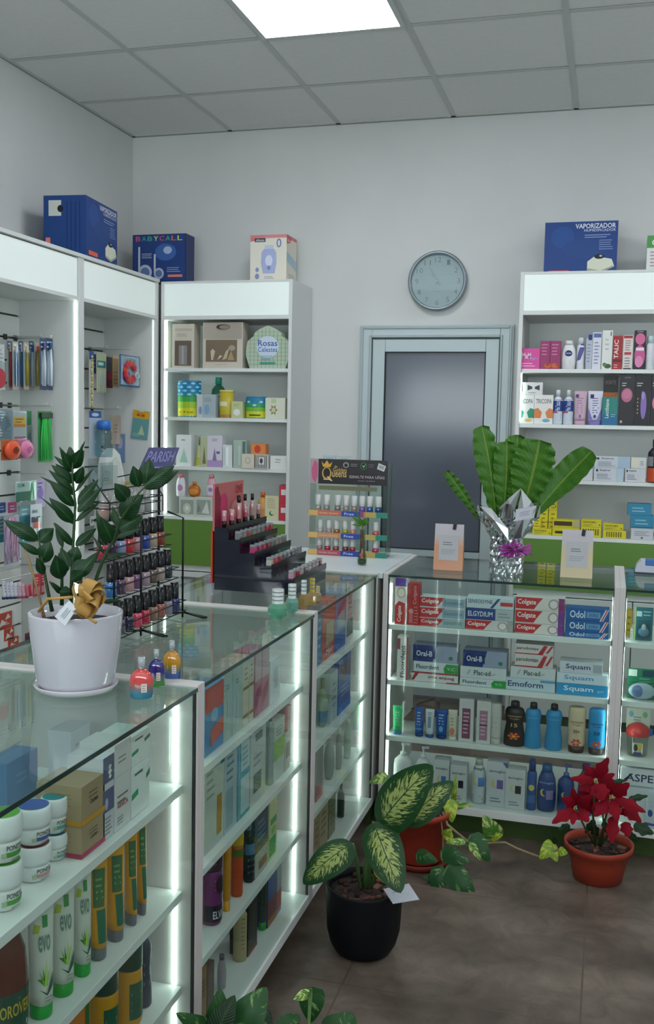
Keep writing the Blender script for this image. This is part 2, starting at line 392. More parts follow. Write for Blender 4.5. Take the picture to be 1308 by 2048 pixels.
# ================================================================== GLASS COUNTERS
gtop = glassmat('EDF6F2', 'counter_top', 1.52, 0, .9); gfront = glassmat('F6FBF9', 'counter_front', 1.45, 0, .6); gedge = mat('16302C', .15, spec=.8)
ct = mat('CCC8C5', .4); cw = mat('E0E5E2', .4)
LSH = [.718, .494, .290]; RSH = [.737, .535, .330]
def counter(label, x0, y0, L, rotz, shelves, leds, D=.55, backs=False):
    # local: x along the front (0..L), y into the counter (0..D), front at y=0
    t = thing('glass_display_counter', label, 'display counter', (x0, y0, 0), rotz); w = .018
    for a in (0, L-w): MB().box(a, a+w, .0, D, .08, .925, ct, bev=.0012).build('side_panel', None, t)
    MB().box(w, L-w, 0, D, .08, .108, cw, bev=.001).build('bottom_board', None, t)
    for i, z in enumerate(shelves): MB().box(w+.001, L-w-.001, .03, .36, z-.018, z, cw, bev=.001).build('shelf', None, t)
    MB().box(w+.001, L-w-.001, .05, D-.02, 0, .08, green_shaded).build('plinth', None, t)
    g = MB().box(w+.001, L-w-.001, .004, .009, .109, .911).build('front_glass', gfront, t)
    MB().box(w+.0005, w+.0035, .003, .0095, .109, .911, dark).build('gasket', None, t); MB().box(L-w-.0035, L-w-.0005, .003, .0095, .109, .911, dark).build('gasket', None, t)
    tg = MB().box(w+.001, L-w-.001, .001, D-.001, .913, .921).build('top_glass', gtop, t)
    MB().box(w+.001, L-w-.001, -.0008, .0008, .913, .921, gedge).build('glass_edge', None, tg)
    MB().box(w+.001, L-w-.001, D-.0008, D+.0008, .913, .921, gedge).build('glass_edge', None, tg)
    MB().box(w, L-w, D-.02, D-.002, .895, .912, ct).build('rear_rail', None, t)
    zs = [.108]+sorted(shelves)+[.905]
    for (a, dx, y, *e_) in leds:
        for za, zb in zip(zs, zs[1:]):
            led(t, a, a+dx, y, y+.005, za+.002, zb-.022, mat('E0F6EE', .5, em=LED_E*e_[0]) if e_ else None)
    return t
R90 = PI/2
cA = counter('glass display counter nearest the camera with cream jars and aloe tubes', 1.835, -4.157, .82, R90, LSH, [(.796, .003, .045), (.0205, .003, .045)])
cB = counter('glass display counter in the middle of the left row, beneath the perfume bottles', 1.835, -3.337, .82, R90, LSH, [(.796, .003, .045), (.0205, .003, .045), (.048, .006, .05, .22)])
cC = counter('glass display counter at the far end of the left row by the corner', 1.835, -2.517, .782, R90, LSH, [(.759, .003, .045), (.0205, .003, .045)])
cR1 = counter('glass display counter in front of the door stocked with toothpaste and sun lotion', 1.853, -1.735, .807, 0, RSH, [(.020, .004, .045), (.7845, .003, .045)])
cR2 = counter('glass display counter at the right edge of the photo with baby goods', 2.660, -1.735, .807, 0, RSH, [(.020, .003, .045), (.7845, .003, .045)])
t = thing('corner_counter', 'plain white corner counter joining the two rows of glass counters', 'counter', (1.56, -1.46, 0))
MB().box(-.275, .29, -.272, .30, .905, .925, mat('CDD6D7', .3), bev=.0015).build('worktop', None, t)
MB().box(-.27, .2735, -.27, .27, .08, .905, ct).build('carcass', None, t)
MB().box(-.25, .26, -.25, .25, 0, .08, green_shaded).build('plinth', None, t)
# ================================================================== GOODS
PROF = {
 'bottle': ([(.9,0),(1,.02),(1,.62),(.95,.70),(.6,.78),(.36,.81),(.36,.84)], [(.44,.82),(.44,.99),(.40,1)]),
 'lotion': ([(.82,0),(.92,.02),(1,.25),(1,.5),(.88,.7),(.62,.84),(.5,.87)], [(.55,.86),(.52,1)]),
 'waist':  ([(.9,0),(1,.02),(.98,.25),(.80,.5),(.92,.68),(.95,.75),(.8,.84),(.4,.88)], [(.45,.87),(.40,.99),(.3,1)]),
 'can':    ([(.97,0),(1,.01),(1,.93)], [(1.02,.92),(1.02,.99),(.96,1)]),
 'spray':  ([(.97,0),(1,.02),(1,.72),(.7,.78)], [(.72,.77),(.72,.96),(.5,1)]),
 'capdown':([(.92,.15),(1,.2),(1,.9),(.93,.98),(.8,1)], [(.84,0),(.88,.01),(.92,.15)]),
 'pump':   ([(.9,0),(1,.03),(1,.55),(.92,.66),(.5,.74),(.34,.76)], [(.34,.75),(.34,.82),(.12,.83),(.12,.93),(.2,.94),(.2,1)]),
 'jar':    ([(.9,0),(1,.04),(1,.66),(.93,.70)], [(1.0,.70),(1.03,.72),(1.03,.97),(.98,1)]),
 'cream':  ([(.66,0),(.76,.03),(.84,.18),(.88,.36),(.86,.48)], [(.90,.47),(.98,.60),(1,.78),(.97,.94),(.90,1)]),
 'perfume':([(.9,0),(1,.04),(1,.60),(.8,.66),(.3,.68),(.3,.74)], [(.42,.73),(.42,1)]),
 'round':  ([(.5,0),(.8,.06),(1,.3),(1,.5),(.8,.7),(.4,.78),(.3,.80)], [(.34,.79),(.34,1)]),
 'triangle':([(1,0),(1,.03),(.3,.68),(.22,.72)], [(.26,.71),(.26,.95),(.1,1)]),
}
def prof_r(ps, v):
    p = sorted([(z, r) for r, z in ps[0]+ps[1]])
    for (za, ra), (zb, rb) in zip(p, p[1:]):
        if za <= v <= zb: return ra+(rb-ra)*(0 if zb == za else (v-za)/(zb-za))
    return p[0][1] if v < p[0][0] else p[-1][1]
KINDN = {'box': ('carton', 'box'), 'tube': ('squeeze_tube', 'tube'), 'bottle': ('bottle', 'bottle'), 'lotion': ('lotion_bottle', 'bottle'), 'waist': ('sun_lotion_bottle', 'bottle'),
 'can': ('tin', 'tin'), 'spray': ('spray_bottle', 'bottle'), 'capdown': ('lotion_bottle', 'bottle'), 'pump': ('pump_bottle', 'bottle'), 'jar': ('jar', 'jar'),
 'cream': ('cream_jar', 'jar'), 'perfume': ('perfume_bottle', 'perfume'), 'round': ('round_bottle', 'bottle'), 'triangle': ('triangular_bottle', 'bottle')}
def make_item(kind, label, loc, w, h, dep, col, deco=(), rotz=0., cap='ECECEA', name=None, cat=None, group=None, glass=None, side=None, sidedeco=(), topdeco=(), rough=.42, window=None, pmat=None):
    nm, ct_ = KINDN[kind]; nm = name or nm; cat = cat or ct_
    m = pmat or (glass and glassmat(col, 'item', 1.4, .02)) or mat(col, rough)
    if kind == 'box':
        mb = MB().box(-w/2, w/2, -dep/2, dep/2, 0, h, m, bev=min(.0008, w*.03))
        o = mb.build(nm, m)
        surf = lambda u, v, e: ((u-.5)*w, -dep/2-e, v*h)
        if side: decorate({'L': lambda u, v, e: (-w/2-e, (.5-u)*dep, v*h), 'R': lambda u, v, e: (w/2+e, (u-.5)*dep, v*h)}[side], sidedeco, o, name='printed_side')
        if topdeco: decorate(lambda u, v, e: ((u-.5)*w, (v-.5)*dep, h+e), topdeco, o, name='printed_top')
        curved = False
    elif kind == 'tube':
        mb = MB(); n = 20; vs = []; fs = []; L = 10
        def cs(v):
            k = (v-.13)/.87; return w/2*(.86+.14*k), (dep/2)*(1-k)**.7*(.95)+.0015
        for j in range(L+1):
            v = .13+.87*j/L; a, b = cs(v)
            for i in range(n): an = 2*PI*i/n; vs.append((a*math.cos(an), b*math.sin(an), v*h))
        for j in range(L):
            for i in range(n): i2 = (i+1) % n; fs.append((j*n+i, j*n+i2, (j+1)*n+i2, (j+1)*n+i))
        fs.append([L*n+i for i in range(n)]); fs.append(list(reversed(range(n))))
        mb.add(vs, fs, m, True); o = mb.build(nm, m)
        cp = MB().lathe([(w*.40, 0), (w*.42, .002), (w*.43, h*.13), (w*.36, h*.135)], 20, mat(cap, .4), sy=dep/w).build('cap', None, o)
        def surf(u, v, e):
            a, b = cs(max(v, .13)); x = (u-.5)*2*.96; return (a*x, -b*math.sqrt(max(0, 1-x*x))-e*1.6, v*h)
        curved = True
    else:
        ps = PROF[kind]; sy = dep/w
        o = MB().lathe([(r*w/2, z*h) for r, z in ps[0]], 28, m, sy=sy).build(nm, m)
        cm = mat(cap, .35) if not (isinstance(cap, tuple)) else glassmat(cap[0], 'cap', 1.5, .02)
        c = MB(); c.lathe([(r*w/2, z*h) for r, z in ps[1]], 24, cm, sy=sy if kind in ('jar', 'can', 'cream', 'capdown') else 1)
        if kind == 'pump': c.box(-w*.08, w*.34, -w*.05, w*.05, h*.955, h, cm)
        c.build('lid' if kind in ('jar', 'can', 'cream') else ('pump_head' if kind == 'pump' else 'cap'), None, o)
        if kind == 'cream': MB().lathe([(w*.40, h*.985), (w*.425, h*1.004)], 28, mat(pmat2, .3), sy=sy).build('lid_disc', None, o) if (pmat2 := (window or None)) else None
        def surf(u, v, e):
            r = prof_r(ps, v)*w/2+e*1.8; a = -PI/2+(u-.5)*PI*.98
            return (r*math.cos(a), r*sy*math.sin(a), v*h)
        curved = True
    o.location = (loc[0], loc[1], loc[2]+.0006); o.rotation_euler = (0, 0, rotz)
    tag(o, label, cat, group)
    if deco: decorate(surf, deco, o, curved)
    if kind == 'box' and window:
        u0, v0, u1, v1, c = window
        MB().box((u0-.5)*w, (u1-.5)*w, -dep/2-.0012, -dep/2-.0004, v0*h, v1*h, mat(c, .15)).build('window_film', None, o)
    return o
def pix(pl, val, z, x0, x1, yt):
    yb = base_y((x0+x1)/2, pl, val, z); f = onY if pl == 'Y' else onX
    a, b, t = f(x0, yb, val), f(x1, yb, val), f((x0+x1)/2, yt, val)
    return (a.x, b.x, t.z-z) if pl == 'Y' else (a.y, b.y, t.z-z)
def room_above(z, pl):
    if z > .91 or z == .14: return 9
    up = [s_-.0195 for s_ in (LSH if pl == 'X' else RSH)+[.925] if s_ > z+.01]
    base = max([s_ for s_ in (LSH if pl == 'X' else RSH)+[.108] if s_ <= z+1e-6])
    return min(up)-z
def item(pl, val, z, zone, kind, x0, x1, yt, label, dep, col, deco=(), back=0., **kw):
    a, b, h = pix(pl, val, z, x0, x1, yt); w = b-a; lab = label+(zone if zone.startswith(',') else ' '+zone if zone else '')
    h = max(h, .01); h = min(h, room_above(z, pl))
    if pl == 'Y': loc = ((a+b)/2, val+dep/2+back, z); rz = 0
    elif kind == 'tube':
        c_ = onX((x0+x1)/2, base_y((x0+x1)/2, pl, val-.02, z), val-.02); w = (x1-x0)*(c_-CAM).length/FPX*.98; loc = (c_.x, c_.y, z); rz = PI/2-.75
    elif kind == 'box': loc = (val-dep/2-back, (a+b)/2, z); rz = PI/2
    else:                                   # round goods keep their true diameter when seen along the row
        c_ = onX((x0+x1)/2, base_y((x0+x1)/2, pl, val-.02-back, z), val-.02-back); w = (x1-x0)*(c_-CAM).length/FPX; dep = w*(.8 if kind in ('lotion', 'waist', 'capdown') else 1)
        loc = (val-w/2-back, onX((x0+x1)/2, base_y((x0+x1)/2, pl, val-w/2-back, z), val-w/2-back).y, z); rz = PI/2-.45
    return make_item(kind, lab, loc, w-.001, h, dep, col, deco, rz+kw.pop('yaw', 0), **kw)
def stack(pl, val, z, zone, x0, x1, ys, items, dep=.05, back=0., group=None):
    # ys: picture rows of the tops, top carton first; items likewise: (label, colour, deco)
    hs = [pix(pl, val, z, x0, x1, y)[2] for y in ys]+[0]
    k_ = min(1, (room_above(z, pl)-.001)/hs[0]); hs = [q*k_ for q in hs]
    for i, it in enumerate(items):
        dx0, dx1 = it[3] if len(it) > 3 else (0, 0)
        a, b, _ = pix(pl, val, z, x0+dx0, x1+dx1, ys[i]); zz = z+hs[i+1]; h = hs[i]-hs[i+1]-.0006
        loc = ((a+b)/2, val+dep/2+back, zz+.0003) if pl == 'Y' else (val-dep/2-back, (a+b)/2, zz+.0003)
        make_item('box', it[0]+(zone if zone.startswith(',') else ' '+zone if zone else ''), loc, b-a-.001, h, dep, it[1], it[2], 0 if pl == 'Y' else PI/2, name='carton', group=group)
# ------------------------------------------------------------------ boxes on top of the wall cabinets
ZT = 2.161
dev = [('p', [(.60,.10),(.78,.05),(.97,.16),(.93,.30),(.70,.36),(.60,.26)], 'D9DCC8'), ('p', [(.60,.10),(.78,.05),(.97,.16),(.965,.19),(.78,.09),(.61,.14)], 'A9AC96'), ('e', .76, .35, .07, .045, '0C1220'), ('e', .78, .36, .02, .015, 'C8D0D8')]
vap = [('r', 0, 0, 1, 1, '123C80'), ('e', .25, .72, .16, .2, '17488F'), ('e', .55, .5, .3, .18, '154283'), ('t', 'VAPORIZADOR', .42, .87, .97, .96, 'DDE3EE'), ('t', 'HUMIDIFICADOR', .54, .81, .97, .86, 'B9C4DC'), ('l', .55, .70, .95, .76, 2, '8FA3CC'), ('l', .75, .48, .96, .66, 5, '7F95C2')]+dev+[('r', .07, .035, .35, .105, 'E8623F'), ('t', 'SILFAB', .10, .05, .32, .09, 'F6C9B8'), ('t', '2.1', .92, .03, .98, .06, 'B9C4DC')]
vap = [d for d in vap if 'SILFAB' not in d]
make_item('box', 'big dark blue humidifier carton standing above the right shelf unit', (2.4325, -.17, ZT), .332, .25, .16, '123C80', vap, name='humidifier_carton')
# the one on the slatwall cabinets: front faces +X, end faces the camera
sidev = [('r', 0, 0, 1, 1, '16407F'), ('r', .12, .66, .42, .92, 'C9CFC6'), ('e', .4, .78, .07, .06, '0C1220'), ('r', .05, .06, .16, .3, 'E8806A')]+[('r', a, .1, a+.02, .9, '0E2C60') for a in (.55, .65, .75, .85)]
b1 = make_item('box', 'big dark blue humidifier carton standing above the slatwall bays', (.205, -.925, 2.173), .365, .262, .20, '123C80', vap, rotz=PI/2+.10, name='humidifier_carton', side='L', sidedeco=sidev)
make_item('box', 'silver grey carton cut off by the left edge, above the slatwall bays', (.17, -1.80, 2.173), .30, .25, .16, 'B9BCC2', [('r', .1, .1, .9, .9, 'D6DAE0'), ('p', [(.6,.1),(.95,.15),(.9,.45),(.6,.4)], '2B3450')], rotz=PI/2, name='appliance_carton')
bc = [('r', 0, 0, 1, 1, '1B2F66'), ('r', .02, .02, .98, .98, '22407E'), ('e', .62, .62, .2, .18, '3C63A6'), ('e', .66, .66, .08, .08, 'A9BBDD')]
for i, (ch, c) in enumerate(zip('BABYCALL', ['D8556A', '3FA08E', '3FA08E', 'E3CF5A', 'C8507A', '46A878', 'D06A4A', 'C9D45A'])):
    bc.append(('t', ch, .06+.112*i, .86, .15+.112*i, .96, c))
for cx_, s_, hgt in ((.24, .13, .46), (.50, .095, .30)):
    bc += [('r', cx_-s_, .10+s_, cx_-s_+.035, .28+hgt, 'C6CCDA'), ('e', cx_, .20 if s_ > .1 else .17, s_, s_*1.25, 'B7BFD2'), ('e', cx_, .20 if s_ > .1 else .17, s_*.65, s_*.8, '5F77A8')]
bc += [('l', .18, .50, .42, .60, 3, 'B7C2DD'), ('l', .65, .2, .95, .3, 3, '97A6CC'), ('r', .67, .09, .94, .14, 'E8806A')]
make_item('box', 'dark blue baby monitor carton with coloured letters above the corner', (.281, -.20, 2.173), .305, .245, .11, '1B2F66', bc, name='baby_monitor_carton')
ch = [('r', 0, .0, 1, 1, 'E4DFD0'), ('r', 0, .93, 1, 1, 'D98A8A'), ('p', [(0,1),(0,.86),(.3,.9),(.42,1)], 'D97F80'), ('r', .12, .85, .42, .93, '1F3F4C'), ('t', 'chicco', .15, .865, .39, .915, 'E8ECEC'), ('t', '0', .72, .72, .86, .92, '7487B8'),
      ('p', [(.36,.18),(.68,.18),(.73,.4),(.72,.62),(.66,.7),(.38,.7),(.31,.62),(.3,.4)], 'A9B4DA'), ('r', .40, .70, .64, .78, 'C2CAE4'), ('e', .52, .45, .1, .12, 'D7DCEF'), ('e', .52, .3, .05, .05, '7F8FC4'), ('e', .2, .26, .05, .05, '8795B8'), ('e', .2, .12, .06, .06, '8795B8'), ('l', .4, .07, .7, .12, 2, '9AA3B8')]
make_item('box', 'cream bottle warmer carton with pink corners above the lit shelf unit', (.887, -.17, ZT), .195, .236, .165, 'E0DBCB', ch, name='bottle_warmer_carton', side='R', yaw=0, sidedeco=[('r', 0, .93, 1, 1, 'D06E76'), ('p', [(0,1),(0,.8),(.4,.86),(.5,1)], 'C65C66'), ('t', 'chicco', .1, .86, .4, .92, 'F0D8D8'), ('p', [(0,.45),(1,.3),(1,.5),(0,.65)], 'A9C4D4'), ('r', .2, .1, .8, .2, 'C4C8C0')]) if False else \
make_item('box', 'cream bottle warmer carton with pink corners above the lit shelf unit', (.887, -.17, ZT), .195, .236, .165, 'E0DBCB', ch, name='bottle_warmer_carton', side='R', sidedeco=[('r', 0, .93, 1, 1, 'D06E76'), ('p', [(0,1),(0,.8),(.4,.86),(.5,1)], 'C65C66'), ('t', 'chicco', .1, .86, .4, .92, 'F0D8D8'), ('p', [(0,.45),(1,.3),(1,.5),(0,.65)], 'A9C4D4'), ('r', .2, .1, .8, .2, 'C4C8C0')])
make_item('box', 'white and green carton at the right edge above the right shelf unit', (2.83, -.2, ZT), .2, .175, .12, 'DDE2DC', [('r', 0, .68, 1, 1, '4E9A4A'), ('t', 'CHEK', .1, .74, .7, .9, 'E8F0E8'), ('l', .08, .2, .6, .6, 5, 'B08A9A'), ('r', 0, 0, 1, .07, '2B3A66')], name='test_carton')

# ------------------------------------------------------------------ lit shelf unit left of the door
Y = 'Y'; YL = -.322
z1 = ", lit left unit's top shelf"; z2 = ", lit left unit's second shelf"; z3 = ", lit left unit's third shelf"; z4 = ", lit left unit's lowest shelf"
W = 'ECEDE8'
S = SH[0]
item(Y, YL, S, z1, 'box', 344, 388, 648, 'tall cream gift carton with a window', .08, 'CFC7B8', [('r', .12, .84, .9, .9, 'BDB4A4'), ('l', .2, .72, .8, .78, 2, '9A9284')], window=(.12, .05, .88, .62, '6E6458'))
decorate(lambda u, v, e: ((u-.5)*.13, -.0415-e, v*.2), [('r', .32, .08, .68, .58, '8E8A88'), ('r', .44, .1, .54, .56, 'A8A6A6')], bpy.data.objects['carton'], name='window_contents')
o = item(Y, YL, S, z1, 'box', 405, 485, 645, 'wide cream gift carton with oval handle hole and window', .09, 'CDC5B6', [('r', .02, .64, .98, 1.0, 'BFB6A8')]+[('r', u/40+.02, .64, u/40+.028, 1.0, 'A79F92') for u in range(1, 39)]+[('e', .52, .90, .17, .055, '2E2B2A'), ('e', .55, .895, .13, .045, '8E8478'), ('t', 'baby set', .35, .06, .62, .09, '9A9284')], window=(.08, .14, .86, .62, '7D6E5C'))
decorate(lambda u, v, e: ((u-.5)*.235, -.0465-e, v*.205), [('p', [(.24,.2),(.28,.2),(.33,.42),(.27,.48),(.22,.42)], 'C8BCA4'), ('p', [(.5,.2),(.6,.24),(.66,.5),(.58,.42)], 'BFB090'), ('p', [(.62,.2),(.78,.2),(.70,.44)], 'A8946E'), ('e', .72, .5, .08, .07, 'A89A88'), ('p', [(.38,.2),(.5,.3),(.44,.32)], 'D8CCB0')], o, name='window_contents')
o = item(Y, YL, S, z1, 'box', 492, 578, 657, 'scalloped pale green gridded gift bag', .05, 'B9C9B2', [], name='gift_bag', cat='bag')
# reshape the bag into its shell outline
def reshape_bag(o, w, h, dep):
    me = o.data; mb = MB(); pts = []
    outline = [(-.40, 0), (-.44, .12), (-.49, .3), (-.485, .5), (-.46, .62), (-.39, .70), (-.33, .74), (-.30, .83), (-.2, .91), (-.12, .95), (0, 1), (.12, .95), (.2, .91), (.30, .83), (.33, .74), (.39, .70), (.46, .62), (.485, .5), (.49, .3), (.44, .12), (.40, 0)]
    mb.prism([(a*w, b*h) for a, b in reversed(outline)], -dep/2, dep/2, mat('B4C6AE', .4))
    n = mb.build('tmp'); o.data = n.data; bpy.data.objects.remove(n)
    for k in range(1, 11):
        if True:
            x = (k/11-.5)*w*.96; top = .95*h-abs(x/w)**1.6*.95*h
            g_ = MB(); g_.box(x-.0006, x+.0006, -dep/2-.0008, -dep/2-.0002, .0, top, mat('5E7768', .5)); 
            if k == 1: G = g_
            else: G.v += g_.v and []; G.box(x-.0006, x+.0006, -dep/2-.0008, -dep/2-.0002, .0, top, mat('5E7768', .5))
    for k in range(1, 10):
        zz = k/10.5*h; hw = .46*w if zz < .6*h else .46*w*(1-((zz/h-.6)/.42)**1.4*.7)
        G.box(-hw, hw, -dep/2-.0009, -dep/2-.0003, zz-.0005, zz+.0005, mat('5E7768', .5))
    G.build('printed_grid', None, o)
    decorate(lambda u, v, e: ((u-.5)*w, -dep/2-.001-e, v*h), [('e', .5, .5, .25, .26, 'C9D6E4'), ('t', 'Rosas', .28, .52, .72, .66, '3D5FA8'), ('t', 'Celestes', .28, .38, .72, .5, '4E7BC0'), ('r', .33, .1, .68, .15, '3F9A88'), ('l', .36, .2, .64, .3, 3, '7FA4C4')], o)
reshape_bag(o, .238, .215, .05)
S = SH[1]
grad = [('r', 0, .0, 1, .25, 'D6D21E'), ('r', 0, .25, 1, .42, '9FC42A'), ('r', 0, .42, 1, .56, '3FA046'), ('r', 0, .56, 1, .66, '1E8F7C'), ('r', 0, .66, 1, .93, '1B84B4')]+[('e', .15+.22*i+.1*(j % 2), .62+.1*j, .06, .03, '8FD0E4') for i in range(4) for j in range(4)]+[('t', 'rio', .3, .12, .7, .17, '7A8A1A')]
item(Y, YL, S, z2, 'can', 350, 394, 761, 'tall round gift tin fading from blue to yellow', .09, '2E8FA8', grad, cap='2B7FA8')
item(Y, YL, S, z2, 'bottle', 406, 434, 753, 'clear teal topped bottle behind the grey carton', .05, '8FBFB2', [('r', .1, .2, .9, .5, 'A9C9C4')], cap='2FA08A', glass=1, back=.09)
item(Y, YL, S, z2, 'box', 393, 431, 789, 'pale grey blue carton with pastel bottle pictures', .05, 'A9B9BE', [('r', .0, .0, .3, 1, 'C4CECE'), ('e', .55, .35, .13, .22, '7FA8C8'), ('e', .2, .3, .08, .18, '8296C0'), ('l', .4, .7, .8, .85, 3, '8796A0')])
item(Y, YL, S, z2, 'can', 435, 463, 780, 'yellow cologne tin', .06, 'C2B23A', [('r', .1, .42, .6, .58, 'E6E4C8'), ('l', .15, .2, .8, .36, 4, '9A8C2A'), ('r', 0, 0, 1, .12, 'A8843A')], cap='D6CC7A')
item(Y, YL, S, z2, 'box', 462, 485, 803, 'small pale green carton with a white emblem', .05, 'C2CC9A', [('e', .5, .35, .3, .2, 'E8ECE0'), ('l', .2, .7, .8, .85, 2, '9AA87A')])
item(Y, YL, S, z2, 'can', 487, 528, 793, 'short round tin fading from blue to yellow', .08, '3F9A8A', [('r', 0, 0, 1, .32, 'D2D030'), ('r', 0, .32, 1, .5, '7FB83A'), ('r', 0, .5, 1, .7, '2F9A6A'), ('r', 0, .7, 1, .93, '2B84A8')]+[('e', .12+.2*i, .6+.15*(i % 2), .06, .05, 'A8D8E4') for i in range(5)]+[('r', .35, .12, .7, .18, '3A5A1A')], cap='2B7FA8')
item(Y, YL, S, z2, 'box', 530, 570, 796, 'white carton with a star shaped flower', .06, 'D9DCC8', [('p', [(.42+.22*math.cos(a*PI/6)*(1 if a % 2 == 0 else .55), .42+.28*math.sin(a*PI/6)*(1 if a % 2 == 0 else .55)) for a in range(12)], '8A8F5A'), ('e', .42, .42, .1, .12, 'C9CCA0'), ('r', .3, .75, .55, .95, 'B9D09A')])
S = SH[2]
item(Y, YL, S, z3, 'box', 352, 382, 870, 'tall white perfume carton with a green triangle', .07, 'E8EEEC', [('p', [(.25,.12),(.8,.12),(.52,.58)], 'A8D8C4'), ('l', .35, .82, .65, .87, 1, '8A9490')])
item(Y, YL, S, z3, 'triangle', 388, 405, 873, 'slim yellow cone shaped perfume bottle', .03, 'C8C88A', [('r', .1, .05, .9, .3, 'B8B84A')], cap='8F8A5A')
item(Y, YL, S, z3, 'box', 400, 415, 874, 'narrow sage carton with a brown tower', .05, 'B9C0A0', [('p', [(.3,.1),(.8,.1),(.55,.7)], '7F7A50')])
item(Y, YL, S, z3, 'box', 414, 444, 871, 'white and lilac perfume carton with a tower picture', .06, 'DAD6E0', [('r', 0, 0, 1, .22, 'B49AC8'), ('p', [(.35,.2),(.65,.2),(.52,.55),(.5,.62),(.48,.55)], '8F7AA8'), ('r', .62, .42, .85, .5, '7A6A92'), ('l', .3, .82, .7, .9, 2, '9A94A8')])
item(Y, YL, S, z3, 'box', 445, 464, 890, 'small white carton with a silver bar', .05, 'DCE4E4', [('r', .35, .1, .62, .9, 'F4F8F8'), ('r', .15, .1, .2, .9, 'A9BCC4')])
item(Y, YL, S, z3, 'box', 466, 492, 880, 'pale mint perfume carton', .05, 'AFC0B4', [('r', .7, .5, .95, .95, '5A7A70'), ('r', .4, .1, .55, .8, 'C4D2C8')])
item(Y, YL, S, z3, 'box', 485, 510, 908, 'small beige carton with a round seal', .05, 'D6D0BE', [('e', .5, .55, .22, .24, 'B4AC96'), ('e', .5, .55, .16, .18, 'D6D0BE')], back=-.015)
item(Y, YL, S, z3, 'box', 511, 538, 909, 'small black and white barcode patterned carton', .05, 'D0D0CA', [('r', .02+.12*i, .05, .07+.12*i, .95, '3A3A3C') for i in range(8)]+[('r', .3, .3, .7, .8, 'E0E0DA'), ('e', .5, .55, .12, .18, '4A4A4C')], back=-.015)
item(Y, YL, S, z3, 'box', 540, 573, 912, 'plain white carton with two grey words', .05, 'E2E4DE', [('t', 'Bambo', .35, .68, .65, .78, '4A4E4E'), ('l', .3, .5, .72, .56, 1, '7A8080')])
hh = pix(Y, YL, S, 511, 538, 909)[2]
make_item('box', 'orange soap carton with a red disc stacked on the small barcode patterned carton', (onY(517, 890, YL).x, YL+.022, S+hh+.0004), .078, .052, .05, 'E08A4A', [('e', .45, .5, .22, .4, 'C8482A')], name='soap_carton', cat='box')
S = SH[3]
item(Y, YL, S, z4, 'box', 358, 390, 994, 'clear fronted white perfume coffret with a round bottle, left one', .06, 'C9CFC4', [('r', .08, .1, .92, .85, '9AA49A'), ('e', .5, .4, .25, .28, 'C4CCC2'), ('e', .5, .42, .1, .12, 'E8ECC8')])
item(Y, YL, S, z4, 'box', 390, 424, 994, 'clear fronted white perfume coffret with folded silver film, right one', .06, 'C9CFC4', [('r', .08, .1, .92, .85, '9AA49A'), ('p', [(.4,.2),(.85,.15),(.7,.8)], 'D6DCD6'), ('p', [(.1,.2),(.35,.3),(.2,.7)], '7F8A82')])
hh = pix(Y, YL, S, 358, 390, 994)[2]; ZC = S+hh+.0004
item(Y, YL, ZC, 'standing on the white coffrets', 'lotion', 350, 369, 949, 'white baby cologne bottle with pink cap', .03, 'D9D4DC', [('e', .5, .4, .2, .15, 'B88AB0')], cap='D87A88')
item(Y, YL, ZC, 'standing on the white coffrets', 'round', 374, 398, 964, 'round amber orange bottle', .04, 'B8641A', [('e', .5, .35, .3, .2, 'D88A3A')], cap='C87A2A')
item(Y, YL, ZC, 'standing on the white coffrets', 'lotion', 411, 430, 950, 'pink baby cologne bottle with lilac label', .03, 'D8A8B4', [('r', .15, .1, .85, .55, 'D8D0E0'), ('e', .5, .35, .15, .1, 'A87AA8')], cap='D87A88')
item(Y, YL, S, z4, 'bottle', 470, 487, 961, 'green capped cologne bottle behind the lipstick stand', .04, 'B8C89A', [], cap='2A8A4A')
item(Y, YL, S, z4, 'bottle', 513, 532, 985, 'orange bottle behind the lipstick stand', .04, 'D8A05A', [('r', 0, .1, 1, .4, 'C8844A')], cap='D8662A')
item(Y, YL, S, z4, 'box', 529, 557, 992, 'cream carton with a green crescent moon', .06, 'D8D6AE', [('e', .5, .28, .18, .1, '2A7A52'), ('e', .57, .31, .14, .08, 'D8D6AE'), ('l', .2, .5, .8, .9, 6, 'B8A88A')])
stack(Y, YL, S, z4, 557, 574, [970, 1007], [('upper red soap carton with a white label', 'C8384A', [('r', .25, .45, .85, .75, 'E8DCDC')]), ('lower red soap carton with a white label', 'C8384A', [('r', .25, .45, .85, .75, 'E8DCDC')])], dep=.05)

# ------------------------------------------------------------------ shelf unit right of the door
YR = -.395
z1 = ", right unit's top shelf"; z2 = ", right unit's second shelf"; z3 = ", right unit's third shelf"; z4 = ", right unit's lowest shelf"
S = SH[0]
item(Y, YR, S, z1, 'box', 1039, 1079, 697, 'pink wide carton with white lettering', .06, 'D8489A', [('t', 'MaM', .1, .5, .55, .78, 'F0D8E8'), ('t', 'night', .5, .42, .92, .58, '8FA8D8'), ('l', .1, .12, .8, .3, 2, 'F0C0DC')])
for i, (a, b) in enumerate(((1079, 1099), (1099, 1120))):
    item(Y, YR, S, z1, 'box', a, b, 682, ('left' if i == 0 else 'right')+' magenta carton with orange fruit of the pair', .05, '9A2F66', [('l', .15, .5, .8, .9, 4, 'C87AA0'), ('e', .5 if i else .8, .12, .35, .09, 'C8602A'), ('e', .8, .16, .2, .06, 'A83A2A')])
item(Y, YR, S, z1, 'lotion', 1121, 1151, 681, 'white intimate wash bottle with a round blue logo', .05, 'E2E2E4', [('e', .5, .55, .17, .11, '1F2F66'), ('t', 'NIVEA', .38, .53, .62, .57, 'E8E8F0'), ('l', .3, .15, .7, .3, 3, 'A8B8C0')], cap='E8E4E4')
